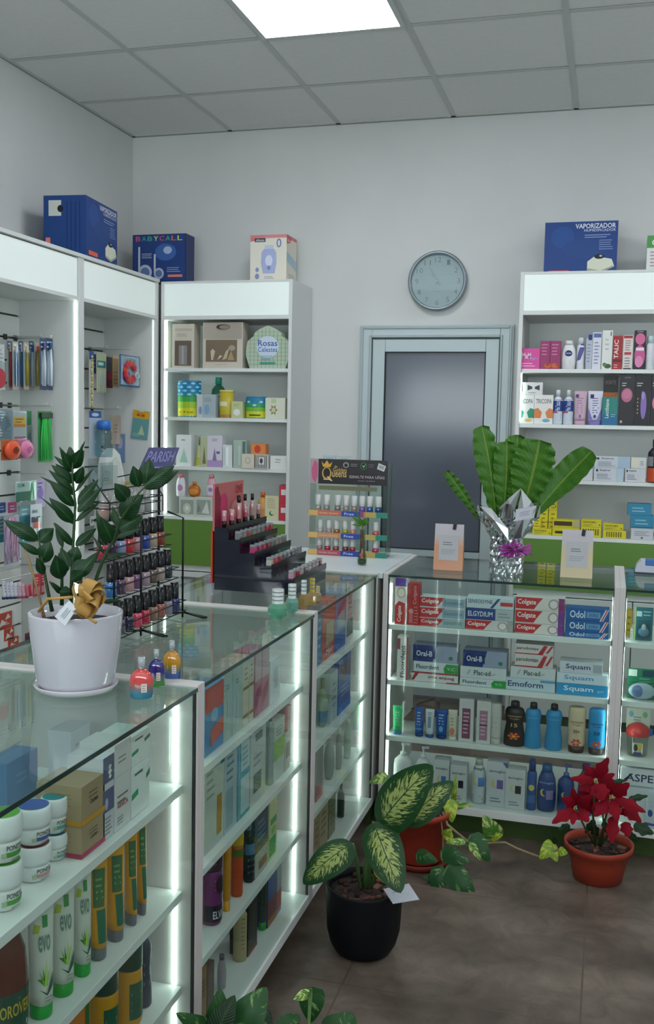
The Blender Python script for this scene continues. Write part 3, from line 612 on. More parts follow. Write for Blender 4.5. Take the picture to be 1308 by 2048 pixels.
item(Y, YR, S, z1, 'spray', 1152, 1168, 675, 'slim white and violet spray bottle', .035, 'DADBE4', [('p', [(.1,.25),(.5,.3),(.95,.8),(.5,.8)], '5A5A9A'), ('l', .2, .12, .8, .2, 2, '9AA0B4')], cap='C8D4DC')
item(Y, YR, S, z1, 'box', 1170, 1183, 666, 'narrow grey blue carton with navy top', .05, 'B8BCCC', [('r', 0, .85, 1, 1, '8088A8'), ('r', .35, .8, .9, .95, '1F2F66'), ('l', .2, .2, .8, .7, 6, '8890A8')])
item(Y, YR, S, z1, 'box', 1183, 1201, 665, 'white carton with blue headline', .05, 'D8DAE4', [('r', .1, .86, .95, .97, '5A68A8'), ('l', .2, .15, .8, .75, 7, '8890B0')])
item(Y, YR, S, z1, 'box', 1202, 1223, 661, 'tall white carton with green sprig', .05, 'DFE1DC', [('e', .6, .08, .35, .06, '3A5A3A'), ('e', .3, .12, .2, .05, '5A7A4A'), ('r', .78, .86, .88, .96, '5A6068'), ('l', .3, .5, .7, .8, 3, 'B8BCB8')])
item(Y, YR, S, z1, 'box', 1224, 1243, 672, 'dark red carton with vertical white lettering', .05, 'A81E28', [('t', 'TALIC', .12, .32, .58, .88, 'F0E4E0', 1), ('r', 0, .22, 1, .3, '6A1018'), ('l', .15, .05, .6, .15, 2, 'E0B8B8')])
item(Y, YR, S, z1, 'box', 1244, 1264, 670, 'white carton with red bands', .05, 'DCD4D0', [('r', .05, .9, .95, .98, 'A83038'), ('r', .15, .42, .85, .5, 'B84048'), ('l', .2, .55, .8, .85, 5, 'A8787A'), ('l', .2, .08, .8, .35, 4, '7A7476'), ('r', .1, .0, .9, .04, '3A3436')])
item(Y, YR, S, z1, 'box', 1266, 1290, 661, 'black carton with a pink figure', .05, '1E1A22', [('e', .5, .78, .42, .15, 'D86A9A'), ('e', .5, .35, .45, .28, 'C85A8E'), ('e', .45, .2, .35, .15, 'E08AB4'), ('r', .15, .48, .85, .56, 'F0D8E8'), ('t', 'INTIMO', .25, .95, .75, .98, 'C8C8C8')])
item(Y, YR, S, z1, 'spray', 1289, 1308, 671, 'white spray bottle with fine pink print', .04, 'D4D6DC', [('l', .25, .12, .75, .6, 7, 'A87A9A')], cap='C8D4DC')
S = SH[1]
item(Y, YR, S, z2, 'box', 1032, 1067, 790, 'white hair tonic carton with green wings', .05, 'E4E6E2', [('t', 'TRICOPA', .08, .7, .92, .86, '6A6C6E'), ('p', [(.0,.2),(.35,.2),(.42,.4),(.2,.55),(0,.5)], '2A8A6A'), ('p', [(1,.2),(.7,.2),(.6,.4),(.8,.55),(1,.5)], '2A8A6A'), ('e', .7, .12, .2, .06, 'E0C060')])
item(Y, YR, S, z2, 'box', 1067, 1105, 790, 'white hair tonic carton with orange wings', .05, 'E4E2DE', [('t', 'TRICOPA', .08, .7, .92, .86, '6A6C6E'), ('p', [(.0,.2),(.35,.2),(.42,.4),(.2,.55),(0,.5)], 'D8824A'), ('p', [(1,.2),(.7,.2),(.6,.4),(.8,.55),(1,.5)], 'D8824A'), ('e', .65, .12, .2, .06, '6AA8C0')])
hh = pix(Y, YR, S, 1032, 1067, 790)[2]
make_item('box', 'small white carton with dark wings stacked on the hair tonic cartons', (onY(1065, 780, YR).x, YR+.025, S+hh+.0004), .092, .058, .05, 'DCDDDC', [('p', [(.25,.35),(.5,.5),(.48,.65),(.25,.8)], '3A3E44'), ('p', [(.85,.35),(.6,.5),(.62,.65),(.85,.8)], '3A3E44'), ('l', .3, .15, .7, .22, 1, '8A8C90')], name='carton')
for i, (a, b) in enumerate(((1104, 1124), (1125, 1145))):
    item(Y, YR, S, z2, 'bottle', a, b, 780, ('left' if i == 0 else 'right')+' blue and white shampoo bottle of the pair', .035, 'D4DCE8', [('r', 0, .38, 1, .72, '2A4488'), ('t', 'folicur', .35, .40, .65, .7, 'D8E0F0', 1), ('l', .2, .1, .8, .3, 3, 'A8B8D0'), ('r', .1, .33, .5, .37, 'B83A48')], cap='D8DCE0')
item(Y, YR, S, z2, 'tube', 1146, 1172, 782, 'pale pink squeeze tube', .03, 'C8A8BC', [('r', .1, .8, .35, .9, '4A3A5A'), ('l', .2, .35, .75, .8, 7, '9A7A92'), ('e', .5, .25, .1, .05, '7A5A82')], cap='C8A0B8')
item(Y, YR, S, z2, 'tube', 1173, 1204, 782, 'white and violet squeeze tube', .03, 'D4D4E4', [('r', .15, .78, .4, .9, '2A2A5A'), ('l', .3, .35, .8, .8, 7, '6A6A9A'), ('p', [(0,.15),(.35,.15),(0,.5)], '8A80C0'), ('p', [(1,.15),(.65,.15),(1,.5)], '8A80C0'), ('e', .5, .25, .12, .05, '3A3A7A')], cap='7A70B8')
item(Y, YR, S, z2, 'box', 1203, 1233, 750, 'black and orange carton behind the teal one', .05, '1C181A', [('r', 0, .42, 1, .66, 'B8601A'), ('e', .4, .5, .25, .08, '8A3A1A'), ('t', 'FORTE', .15, .82, .85, .9, '8A7A70')], back=.052)
item(Y, YR, S, z2, 'box', 1203, 1234, 794, 'teal probiotic carton with vertical white lettering', .05, '1F8078', [('r', 0, 0, 1, .4, '1A6A92'), ('t', 'Lactibiane', .18, .25, .42, .92, 'C8E4E0', 1), ('l', .55, .3, .9, .4, 2, '8AC0C0')])
item(Y, YR, S, z2, 'box', 1236, 1266, 750, 'black carton with a pink oval', .05, '232126', [('e', .5, .6, .38, .14, 'B86A88'), ('e', .5, .62, .28, .09, 'C87A98'), ('t', 'SATIN', .3, .93, .7, .96, '8A8A90'), ('l', .15, .78, .45, .85, 2, 'C8C8CC'), ('r', .1, .05, .25, .1, 'B8B0A0')])
item(Y, YR, S, z2, 'box', 1267, 1298, 750, 'black carton with a lilac rounded bar', .05, '1A191E', [('e', .58, .4, .19, .27, '8A70B8'), ('e', .52, .6, .1, .08, 'A890CC'), ('l', .1, .78, .5, .85, 2, 'C8C8CC')]+[('e', .2, .25+.07*i, .04, .015, 'C8A060') for i in range(5)])
item(Y, YR, S, z2, 'box', 1299, 1328, 750, 'black carton with a pink disc at the right edge', .05, '201E22', [('e', .4, .45, .3, .14, 'D07A90'), ('l', .1, .78, .5, .85, 2, 'C8C8CC')])
S = SH[2]
meds = [('t', 'Ibupirac', .2, .72, .55, .9, '2A2E38'), ('e', .1, .8, .04, .1, '2A2E38'), ('l', .1, .15, .6, .55, 4, '7A8290')]
stack(Y, YR, S, z3, 1187, 1247, [913, 936], [('top middle white and pale blue medicine carton', 'CDD2DA', meds+[('r', .66, 0, 1, 1, 'A8C0D4')], (0, 12)), ('bottom middle white and pale blue medicine carton', 'CDD2DA', meds+[('r', .75, 0, 1, 1, 'B8CCD8')])], dep=.08)
stack(Y, YR, S, z3, 1139, 1185, [923, 937], [('light blue medicine carton lying on a white one', '8FAECB', [('l', .2, .3, .8, .7, 2, '6A88A8')], (22, 2)), ('bottom left white medicine carton', 'CFD2D8', meds)], dep=.08)
stack(Y, YR, S, z3, 1249, 1291, [915, 937], [('upper plain white medicine carton', 'D4D6D2', [('r', 0, .1, .5, .95, 'DCDAC8'), ('l', .6, .3, .9, .7, 3, '7A8290')], (11, 0)), ('bottom right white medicine carton', 'CFD2D8', meds)], dep=.08)
item(Y, YR, S, z3, 'bottle', 1293, 1325, 879, 'black supplement bottle with an orange label', .06, '1E2028', [('r', 0, .02, 1, .34, 'C8502A'), ('r', .1, .38, .4, .6, '8A8A92')], cap='14161A', back=-.02)
S = SH[3]
yel = 'D8CC28'; yd = [('t', 'PARACETAMOL', .1, .55, .75, .82, '5A5614'), ('l', .1, .15, .6, .4, 2, '8A8420'), ('e', .9, .3, .03, .1, '2A2A1A')]
ydv = [('l', .3, .1, .75, .9, 5, '8A8420'), ('r', 0, .48, 1, .52, '8A7C18'), ('e', .8, .2, .06, .05, '3A3A1A')]
item(Y, YR, S, z4, 'box', 1064, 1080, 1038, 'short yellow medicine carton behind the silver wrapped plant', .06, yel, ydv, back=.03)
for i, (a, b) in enumerate(((1076, 1093), (1094, 1111))):
    stack(Y, YR, S, z4, a, b, [985, 1023], [(('left' if i == 0 else 'right')+' upper upright yellow medicine carton', yel, ydv), (('left' if i == 0 else 'right')+' lower upright yellow medicine carton', yel, ydv)], dep=.06, back=.062)
item(Y, YR, S, z4, 'box', 1064, 1103, 1058, 'low yellow medicine carton in front of the upright ones', .06, yel, yd)
stack(Y, YR, S, z4, 1104, 1159, [1040, 1055], [('upper flat yellow carton with a black bar', yel, [('r', .05, .2, .72, .8, '4A3818'), ('r', .76, 0, 1, 1, 'B8B080')]), ('lower flat yellow carton with a black bar', yel, [('r', .1, .25, .8, .55, '3A3418')])], dep=.07)
stack(Y, YR, S, z4, 1161, 1202, [1040, 1054], [('upper yellow carton in the middle pile', yel, yd), ('lower yellow carton in the middle pile', yel, [('r', .1+.12*i, .2, .16+.12*i, .8, '6A6418') for i in range(7)])], dep=.07)
stack(Y, YR, S, z4, 1205, 1252, [1048, 1061], [('upper yellow carton in the right pile', yel, yd, (0, -6)), ('lower yellow carton in the right pile', yel, [('r', .15+.1*i, .15, .2+.1*i, .8, '6A6418') for i in range(7)])], dep=.07)
stack(Y, YR, S, z4, 1261, 1306, [1008, 1031, 1057], [('top blue carton of the pile by the right edge', '2F86A8', [('l', .2, .3, .8, .7, 2, '8AC0D4')], (-9, -6)), ('middle blue carton of the pile by the right edge', '2F86A8', [('l', .2, .3, .8, .7, 2, '8AC0D4'), ('r', 0, .05, 1, .1, '1A5A7A')], (-2, 0)), ('bottom white carton of the pile by the right edge', 'C8CCD0', [('l', .15, .35, .85, .75, 3, '8A90A0'), ('e', .5, .15, .05, .08, '3A4050')])], dep=.07)
# ------------------------------------------------------------------ counter in front of the door (front glass at y = -1.735)
YF = -1.688
z1 = ", right counter\'s top shelf"; z2 = ", right counter\'s second shelf"; z3 = ", right counter\'s third shelf"; z4 = ", right counter\'s bottom board"
S = RSH[0]; RED = 'C4282C'
item(Y, YF, S, z1, 'box', 789, 813, 1156, 'upright white, red and purple toothpaste carton', .04, 'E4DCDC', [('p', [(0,0),(.85,0),(1,.3),(.9,.45),(.3,.5),(0,.4)], RED), ('t', 'Colgate', .2, .05, .6, .4, 'F2ECEC', 1), ('e', .5, .68, .4, .12, 'D8B48A'), ('e', .5, .68, .28, .085, 'E8E0D8'), ('r', 0, .82, 1, 1, '6A3AA8')])
item(Y, YF, S, z1, 'box', 814, 838, 1167, 'upright red toothpaste carton', .04, 'B8242A', [('t', 'Colgate', .45, .5, .8, .95, 'E0A0A0', 1), ('e', .3, .33, .2, .06, 'D89A9A'), ('r', .15, .05, .45, .28, 'D06A6A'), ('l', .55, .05, .9, .45, 6, 'C87A7A')])
def colg(tail='8FA6B4', txt='Sensitive', end=None):
    return [('p', [(0,.05),(.38,.05),(.46,.5),(.56,.95),(0,.95)], RED), ('t', 'Colgate', .04, .3, .42, .8, 'F4EEEE')]+([('r', .5, .1, .98, .9, tail), ('t', txt, .54, .35, .94, .7, '5F7890')] if not end else [('e', .78, .5, .11, .42, 'B49AA0'), ('e', .78, .5, .075, .3, 'E6E0DC'), ('r', .88, 0, 1, 1, end)])
stack(Y, YF, S, z1, 838, 930, [1195, 1216, 1238], [('top red and blue toothpaste carton of the left stack', 'C8D0D4', colg()), ('middle red and blue toothpaste carton of the left stack', 'C8D0D4', colg()), ('bottom red and blue toothpaste carton of the left stack', 'A8BABC', colg('9AB0B0', 'SENSITIVE'))], dep=.06)
stack(Y, YF, S, z1, 931, 1026, [1196, 1218, 1241], [('white toothpaste carton with dark blue swoosh, top of the second stack', 'C6D2D8', [('t', 'SENSODYNE', .03, .45, .55, .8, '3A5A7A'), ('p', [(.5,.05),(.56,.05),(.72,.95),(.66,.95)], '2A4A7A'), ('r', .72, .3, .98, .65, 'C83A40')]),
    ('blue and grey toothpaste carton, middle of the second stack', 'B4BCC0', [('r', 0, 0, .62, 1, '243E80'), ('t', 'ELGYDIUM', .04, .28, .56, .74, 'D8E0EC'), ('l', .68, .3, .95, .7, 2, '8A949A')]),
    ('red and white toothpaste carton, bottom of the second stack', 'D0CCC8', colg(end='A8A4A0'))], dep=.06)
stack(Y, YF, S, z1, 1029, 1127, [1195, 1221, 1248], [('top red and white toothpaste carton of the third stack', 'E0D8D2', colg(end='8A2A70'), (0, 0)), ('middle red and white toothpaste carton of the third stack', 'E0D8D2', colg(end='7A3A90')), ('bottom red and white toothpaste carton of the third stack', 'E0D8D2', colg(end='7A3A90'))], dep=.06)
odol = [('r', 0, .0, 1, 1, '1F5CA0'), ('t', 'Odol', .1, .2, .45, .82, 'DCE8F4'), ('r', .48, .25, .8, .75, '6A9CCA'), ('t', 'DOBLE', .55, .38, .75, .62, '2A4A80'), ('p', [(.78,.0),(.86,0),(.99,1),(.91,1)], 'E4E4EC'), ('p', [(.81,.0),(.84,0),(.97,1),(.94,1)], 'C83A5A')]
stack(Y, YF, S, z1, 1129, 1217, [1218, 1242, 1264], [('top blue toothpaste carton of the right stack', '1F5CA0', odol), ('middle blue toothpaste carton of the right stack', '1F5CA0', odol), ('bottom blue toothpaste carton of the right stack', '1F5CA0', odol)], dep=.07)
S = RSH[1]
item(Y, YF, S, z2, 'box', 793, 815, 1273, 'upright white toothpaste carton with red stripe', .04, 'D8D4D2', [('t', 'Fluordent', .3, .05, .7, .8, '3A4048', 1), ('r', .85, 0, 1, 1, 'B84048'), ('r', 0, .7, .25, .95, '9A3A44')])
ob = [('r', 0, 0, 1, 1, '9AA2B8'), ('p', [(0,0),(.45,0),(.55,1),(0,1)], '2A3A78'), ('r', .04, .2, .5, .75, '20306A'), ('t', 'Oral-B', .08, .32, .44, .66, 'E4E8F4'), ('e', .86, .3, .05, .12, '3A7A5A')]
flu = lambda c='2F9A48': [('t', 'Fluordent', .06, .3, .58, .72, '2E3A4A'), ('p', [(.7,.0),(1,0),(1,.9),(.74,.9),(.68,.5)], c), ('t', 'V.C', .76, .3, .92, .6, 'B8E0B8')]
stack(Y, YF, S, z2, 826, 915, [1292, 1325, 1346], [('navy and silver toothpaste carton, top of the left stack', '9AA2B8', ob, (-2, -2)), ('white toothpaste carton with green corner, middle of the left stack', 'D2D8DC', flu()), ('white toothpaste carton with red frame, bottom of the left stack', 'D4D2D0', [('r', 0, .85, 1, 1, 'A82A30'), ('p', [(0,.1),(.06,.1),(.16,.85),(.08,.85)], 'A82A30'), ('t', 'vitis enjuag', .35, .3, .92, .68, '8A2A34'), ('r', .75, .0, 1, .1, 'A82A30')], (-4, 1))], dep=.07)
plac = [('t', 'Plac-ad', .3, .28, .66, .72, '3A4448'), ('t', 'gel', .67, .3, .76, .55, '9AA4A8'), ('p', [(.18,.3),(.24,.75),(.2,.75),(.14,.3)], 'A8B4BC')]
stack(Y, YF, S, z2, 919, 1012, [1302, 1335, 1358], [('navy and silver toothpaste carton, top of the second stack', '9AA2B8', ob, (5, 0)), ('white gel carton, middle of the second stack', 'D2D8D8', plac), ('white toothpaste carton with green corner, bottom of the second stack', 'D2D8DC', flu())], dep=.07)
par = [('t', 'parodontax', .04, .35, .62, .75, '3A2A30'), ('p', [(.0,.1),(.6,.1),(.75,.95),(.85,.95),(.72,0),(0,0)], 'B83038'), ('p', [(.8,.2),(.86,.2),(1,.95),(.94,.95)], 'B83038')]
stack(Y, YF, S, z2, 1011, 1110, [1289, 1309, 1335, 1358], [('white and red toothpaste carton, topmost of the third stack', 'D4CCCA', par, (16, -6)), ('white and red toothpaste carton, second of the third stack', 'D4CCCA', par, (16, -6)), ('white gel carton, third of the third stack', 'D0D6D6', plac, (8, 0)), ('pale blue toothpaste carton with navy lettering, bottom of the third stack', 'C2D2DC', [('t', 'Emoform', .04, .28, .76, .75, '2A3A6A'), ('r', .7, .75, 1, .95, '5A9AC8')])], dep=.07)
squ = lambda c: [('t', 'Squam', .14, .25, .72, .8, c)]
stack(Y, YF, S, z2, 1112, 1215, [1325, 1348, 1369], [('white carton with navy lettering, top of the right stack', 'D0D4DC', squ('2A3F7A')+[('r', .78, .15, .98, .85, 'A8B0B8')], (5, -12)), ('white carton with sky blue lettering, middle of the right stack', 'D0DCE6', squ('4A9ACC')), ('sky blue carton with white lettering, bottom of the right stack', '2A98D0', squ('E8F2F8')+[('t', 'gel', .8, .35, .92, .6, '9AD0EA')])], dep=.07)
S = RSH[2]
item(Y, YF, S, z3, 'tube', 783, 804, 1413, 'small bright green gel tube', .025, '28A862', [('r', .2, .3, .8, .85, '48C07A'), ('l', .3, .35, .7, .8, 5, 'C8F0D8')], cap='1F6AA8')
item(Y, YF, S, z3, 'tube', 827, 846, 1416, 'dark blue gel tube left of the white one', .025, '24509A', [('l', .25, .4, .75, .85, 5, 'A8C0E8'), ('r', .1, .25, .9, .3, '4A9AC8')], cap='1A3A7A')
item(Y, YF, S, z3, 'tube', 848, 867, 1420, 'white gel tube with blue cap', .025, 'C8D0D4', [('r', .3, .35, .7, .75, '7A92AC'), ('l', .25, .8, .75, .9, 2, '5A6A80')], cap='24509A')
item(Y, YF, S, z3, 'tube', 869, 893, 1421, 'dark blue gel tube right of the white one', .025, '24509A', [('l', .25, .5, .75, .85, 4, 'A8C0E8'), ('e', .5, .35, .2, .1, '6AAAD8')], cap='1A3A7A')
item(Y, YF, S, z3, 'tube', 894, 913, 1421, 'cream tube with a salmon flower', .02, 'CFC8B8', [('e', .5, .3, .3, .12, 'D87A5A'), ('l', .3, .5, .7, .75, 3, '9A948A')], cap='D8D0C0')
for i, (a, b, t_, c) in enumerate(((916, 946, 1398, '8A5068'), (951, 980, 1403, 'A87A90'))):
    item(Y, YF, S, z3, 'box', a, b, t_, 'tall white carton with a '+('plum' if i == 0 else 'mauve')+' window panel', .05, 'CFCDCB', [('r', .22, .08, .78, .78, c), ('l', .3, .2, .7, .7, 6, 'D0B0C0'), ('r', .22, .42, .78, .45, '5A2A44')])
def cyl(d): return d
item(Y, YF, S, z3, 'capdown', 978, 1001, 1408, 'white bottle leaning back with black round cap', .03, 'C4C2BC', [('l', .3, .4, .6, .7, 3, '9A9890')], cap='B8B6B0')
haw = lambda c, n, k: [('t', 'HAWAIIAN', .25, .66, .75, .70, c), ('t', 'Tropic', .33, .60, .67, .64, c), ('t', n, .38, .44, .62, .52, c)]+[('p', [(.5,.24), (.5+.16*math.cos(a*PI/3-.35), .24+.07*math.sin(a*PI/3-.35)), (.5+.2*math.cos(a*PI/3), .24+.085*math.sin(a*PI/3)), (.5+.16*math.cos(a*PI/3+.35), .24+.07*math.sin(a*PI/3+.35))], k) for a in range(6)]+[('e', .5, .24, .04, .02, 'E8C040')]
item(Y, YF, S, z3, 'waist', 1005, 1048, 1405, 'black sun oil bottle with an orange flower', .045, '17120F', haw('C8A878', '15', 'E0622A'), cap='2A2420')
item(Y, YF, S, z3, 'waist', 1046, 1081, 1408, 'translucent blue after sun bottle, left of the pair', .045, '1F8AC0', haw('5AB0D8', '', '4AA4D0')[:1], cap='1A1A20')
item(Y, YF, S, z3, 'waist', 1087, 1123, 1411, 'translucent blue after sun bottle, right of the pair', .045, '1F8AC0', haw('5AB0D8', '', '4AA4D0')[:1], cap='1A1A20')
item(Y, YF, S, z3, 'capdown', 1133, 1169, 1416, 'cream sun lotion bottle with red flower and brown cap', .04, 'D0BC98', haw('5A3A28', '30+', 'C83A48'), cap='4A2E22')
item(Y, YF, S, z3, 'capdown', 1174, 1209, 1420, 'blue sun lotion bottle with orange flower and brown cap', .04, '2090CC', haw('1A3A6A', '50', 'D8584A'), cap='4A3A34')
# brown pouch at the back of the shelf
mb = MB(); a, b, h = pix(Y, -1.50, S, 806, 872, 1401)
mb.prism([(0, .0), (.05, .06), (.11, .085), (.135, .07), (.13, .03), (.10, 0)], -.02, .02, mat('7A6058', .6))
o = mb.build('leather_pouch', None, None, (a, -1.48, S+.0006)); tag(o, "brown soft pouch lying behind the gel tubes on the right counter's third shelf", 'pouch')
MB().tube([(.03, -.021, .045), (.07, -.022, .065), (.11, -.021, .06)], .002, 6, mat('4A3830', .6)).build('strap', None, o)
S = .108
for i, (a, b, t_) in enumerate(((783, 821, 1489), (825, 859, 1496))):
    item(Y, YF, S, z4, 'pump', a, b, t_, ('left' if i == 0 else 'right')+' white pump lotion bottle of the pair', .05, 'D2D6D4', [('l', .35, .3, .65, .5, 3, 'A8B0AE')], cap='DADEDC')
ber = lambda c, logo='8A7AC0': [('t', 'dermaglos', .12, .74, .88, .82, '5A6272'), ('e', .38, .52, .13, .09, 'E0CC60'), ('e', .45, .53, .11, .08, c), ('r', .5, .4, .8, .6, logo), ('l', .2, .1, .8, .2, 2, '7A8292')]
item(Y, YF, S, z4, 'box', 865, 897, 1520, 'white skin care carton with a blue square, behind the big leaf', .05, 'CDD1D1', ber('CDD1D1', '4A7AB8'))
item(Y, YF, S, z4, 'box', 899, 933, 1529, 'white skin care carton with a black square, left one', .05, 'CDD1D1', ber('CDD1D1', '24242C'), back=-.01)
item(Y, YF, S, z4, 'lotion', 940, 969, 1520, 'white skin care bottle with a pale blue square', .045, 'CDD1D3', ber('CDD1D3', '5A8AC8'), cap='B8BCB0')
item(Y, YF, S, z4, 'box', 971, 1013, 1524, 'wide white skin care carton with a violet square', .05, 'CDCFD4', ber('CDCFD4', '7A62A8')+[('p', [(.75,1),(1,.85),(1,1)], '5A5A8A')])
item(Y, YF, S, z4, 'box', 1009, 1049, 1538, 'white skin care carton with a black square, right one', .05, 'CDCFD0', ber('CDCFD0', '1A1A20'), back=-.008)
item(Y, YF, S, z4, 'spray', 1051, 1071, 1520, 'tall slim dark blue spray bottle', .03, '1A4A8A', [('e', .5, .45, .2, .06, 'D0C060'), ('r', .2, .15, .8, .3, '3A6AA8')], cap='163E7A')
item(Y, YF, S, z4, 'lotion', 1071, 1110, 1533, 'wide dark blue lotion bottle with a violet square', .05, '153E7E', [('t', 'dermaglos', .2, .6, .8, .66, '8AA8D0'), ('e', .4, .42, .11, .08, 'D8C458'), ('e', .46, .43, .09, .07, '153E7E'), ('r', .5, .28, .75, .48, '8A7AB0')], cap='1A5A98')
item(Y, YF, S, z4, 'pump', 1112, 1146, 1533, 'dark blue pump bottle with a yellow crescent', .05, '153E7E', [('e', .45, .4, .11, .06, 'D8C458'), ('e', .5, .41, .09, .05, '153E7E'), ('r', .5, .25, .75, .36, '7A6AA0')], cap='4A6AA0')
item(Y, YF, S, z4, 'lotion', 1152, 1186, 1533, 'wide dark blue lotion bottle behind the red leaves', .05, '153E7E', [('t', 'dermaglos', .2, .6, .8, .66, '8AA8D0'), ('r', .3, .2, .7, .45, '6A9AC0')], cap='1A5A98')

# ------------------------------------------------------------------ counter at the right edge
def blister(label, pl, val, z, x0, x1, yt, card, deco, bub, blob, name='blister_pack', dep=.03, yb=None, hang=False):
    f = onY if pl == 'Y' else onX
    if yb is None: a, b, h = pix(pl, val, z, x0, x1, yt)
    else:
        p, q = f((x0+x1)/2, yt, val), f((x0+x1)/2, yb, val); z = q.z; h = p.z-q.z
        a = (f(x0, (yt+yb)/2, val)).x if pl == 'Y' else f(x0, (yt+yb)/2, val).y; b = f(x1, (yt+yb)/2, val).x if pl == 'Y' else f(x1, (yt+yb)/2, val).y
    w = b-a
    loc = ((a+b)/2, val+.002, z) if pl == 'Y' else (val-.002, (a+b)/2, z)
    loc = (loc[0], loc[1], loc[2]+.0006)
    o = MB().box(-w/2, w/2, -.001, .001, 0, h).build(name, mat(card, .45), None, loc, 0 if pl == 'Y' else PI/2)
    tag(o, label, 'blister pack' if name == 'blister_pack' else name.replace('_', ' '))
    if deco: decorate(lambda u, v, e: ((u-.5)*w, -.001-e, v*h), deco, o)
    if blob: blob(o, w, h)
    if bub:
        u0, v0, u1, v1 = bub; xs = (u0-.5)*w, (u1-.5)*w; zs = v0*h, v1*h
        MB().box(xs[0], xs[1], -dep, -.0015, zs[0], zs[1], bev=min(.006, dep*.35)).build('clear_bubble', glassmat('F4F8F8', 'bubble', 1.4, .03, .9), o)
    return o
ZR = RSH[0]
def pacifier(o, w, h):
    MB().sphere((0, -.014, h*.28), w*.3, .01, h*.14, mat('6A8EA8', .3)).sphere((0, -.016, h*.42), w*.13, .01, h*.1, mat('B8C8CC', .3)).build('soother', None, o)
blister("teal carded soother in a clear bubble, top shelf of the counter at the right edge", Y, -1.66, ZR, 1268, 1304, 1215, '2A6A78', [('r', 0, 0, .05, 1, 'B8D04A'), ('r', .08, .72, .38, .88, 'B8D4DC'), ('l', .45, .75, .9, .9, 2, '8ACAD0'), ('r', .1, .05, .9, .2, '1F5A68')], (.12, .03, .95, .62), pacifier)
item(Y, -1.60, ZR, 'top shelf of the counter at the right edge', 'box', 1251, 1263, 1221, 'yellow carton behind the soother,', .04, 'C8A820', [('l', .2, .2, .8, .8, 3, '8A7418')])
item(Y, -1.64, ZR, 'top shelf of the counter at the right edge', 'box', 1260, 1266, 1258, 'tiny white carton left of the soother,', .03, 'D8DCDC', [('l', .2, .2, .8, .8, 3, '8A9494')])
def case(o, w, h):
    MB().sphere((.0, -.016, h*.3), w*.46, .014, h*.28, mat('B4C4D0', .25)).sphere((-w*.15, -.026, h*.3), w*.2, .008, h*.2, mat('6A82B0', .3)).build('soother_case', None, o)
blister('green carded soother case, second shelf of the counter at the right edge', Y, -1.66, RSH[1], 1253, 1312, 1338, '1F7A5A', [('r', .03, .74, .32, .96, 'D8E8E0'), ('l', .4, .55, .9, .7, 2, '5AB08A'), ('r', .5, .75, 1, .95, '1A4A5A')], (.02, .03, .98, .58), case)
# lidded drinking cup on its card
a, b, h = pix(Y, -1.65, RSH[2], 1250, 1298, 1423); cup = thing('drinking_cup', 'clear toddler cup with red lid, third shelf at the right edge', 'cup', ((a+b)/2, -1.63, RSH[2]+.0006), 0)
wc = b-a; MB().lathe([(wc*.36, 0), (wc*.42, h*.02), (wc*.46, h*.42), (wc*.46, h*.47)], 24, glassmat('E4E8E0', 'cup', 1.4, .05, .8)).build('beaker', None, cup)
MB().lathe([(wc*.50, h*.45), (wc*.50, h*.56), (wc*.44, h*.63), (wc*.2, h*.70), (wc*.1, h*.72)], 24, mat('C83A3A', .35)).build('lid', None, cup)
MB().box(wc*.4, wc*.62, -.006, .006, h*.45, h*.6, mat('2A5AA0', .4), bev=.003).build('handle', None, cup)
cd = MB().box(-wc*.5, wc*.5, .02, .022, h*.55, h, mat('C8D0C0', .5)).build('card', None, cup)
decorate(lambda u, v, e: ((u-.5)*wc, .02-e, h*.55+v*h*.45), [('e', .2, .7, .1, .15, '7AA8C0'), ('e', .78, .7, .1, .15, '7AB08A'), ('l', .3, .4, .7, .6, 2, '6A8A9A')], cd)
decorate(lambda u, v, e: (math.sin((u-.5)*2)*wc*.45, -math.cos((u-.5)*2)*wc*.45-e, v*h*.4), [('r', .25, .2, .75, .8, 'D8D8D0'), ('e', .4, .55, .1, .2, '2A2A2A'), ('e', .6, .6, .1, .15, 'D8B020'), ('r', .3, .1, .7, .3, '3A3A6A')], cup)
asp = [('t', 'ASPEN', .12, .76, 1.0, .90, '26305A'), ('p', [(.05,.76),(.13,.76),(.3,.9),(.24,.9)], '26305A'), ('l', .2, .66, .9, .70, 1, '9AA4B4')]
item(Y, YF, .108, 'bottom of the counter at the right edge', 'box', 1236, 1322, 1538, 'large white nebuliser carton,', .12, 'D8DCDE', asp)
item(Y, -1.715, .108, 'in front of the large nebuliser carton', 'jar', 1290, 1330, 1585, 'white round jar with a blue star', .02, 'C4CCD4', [('e', .3, .4, .1, .1, '2A4A9A'), ('r', 0, .06, 1, .13, '3A4A9A')], cap='C8D0D8')

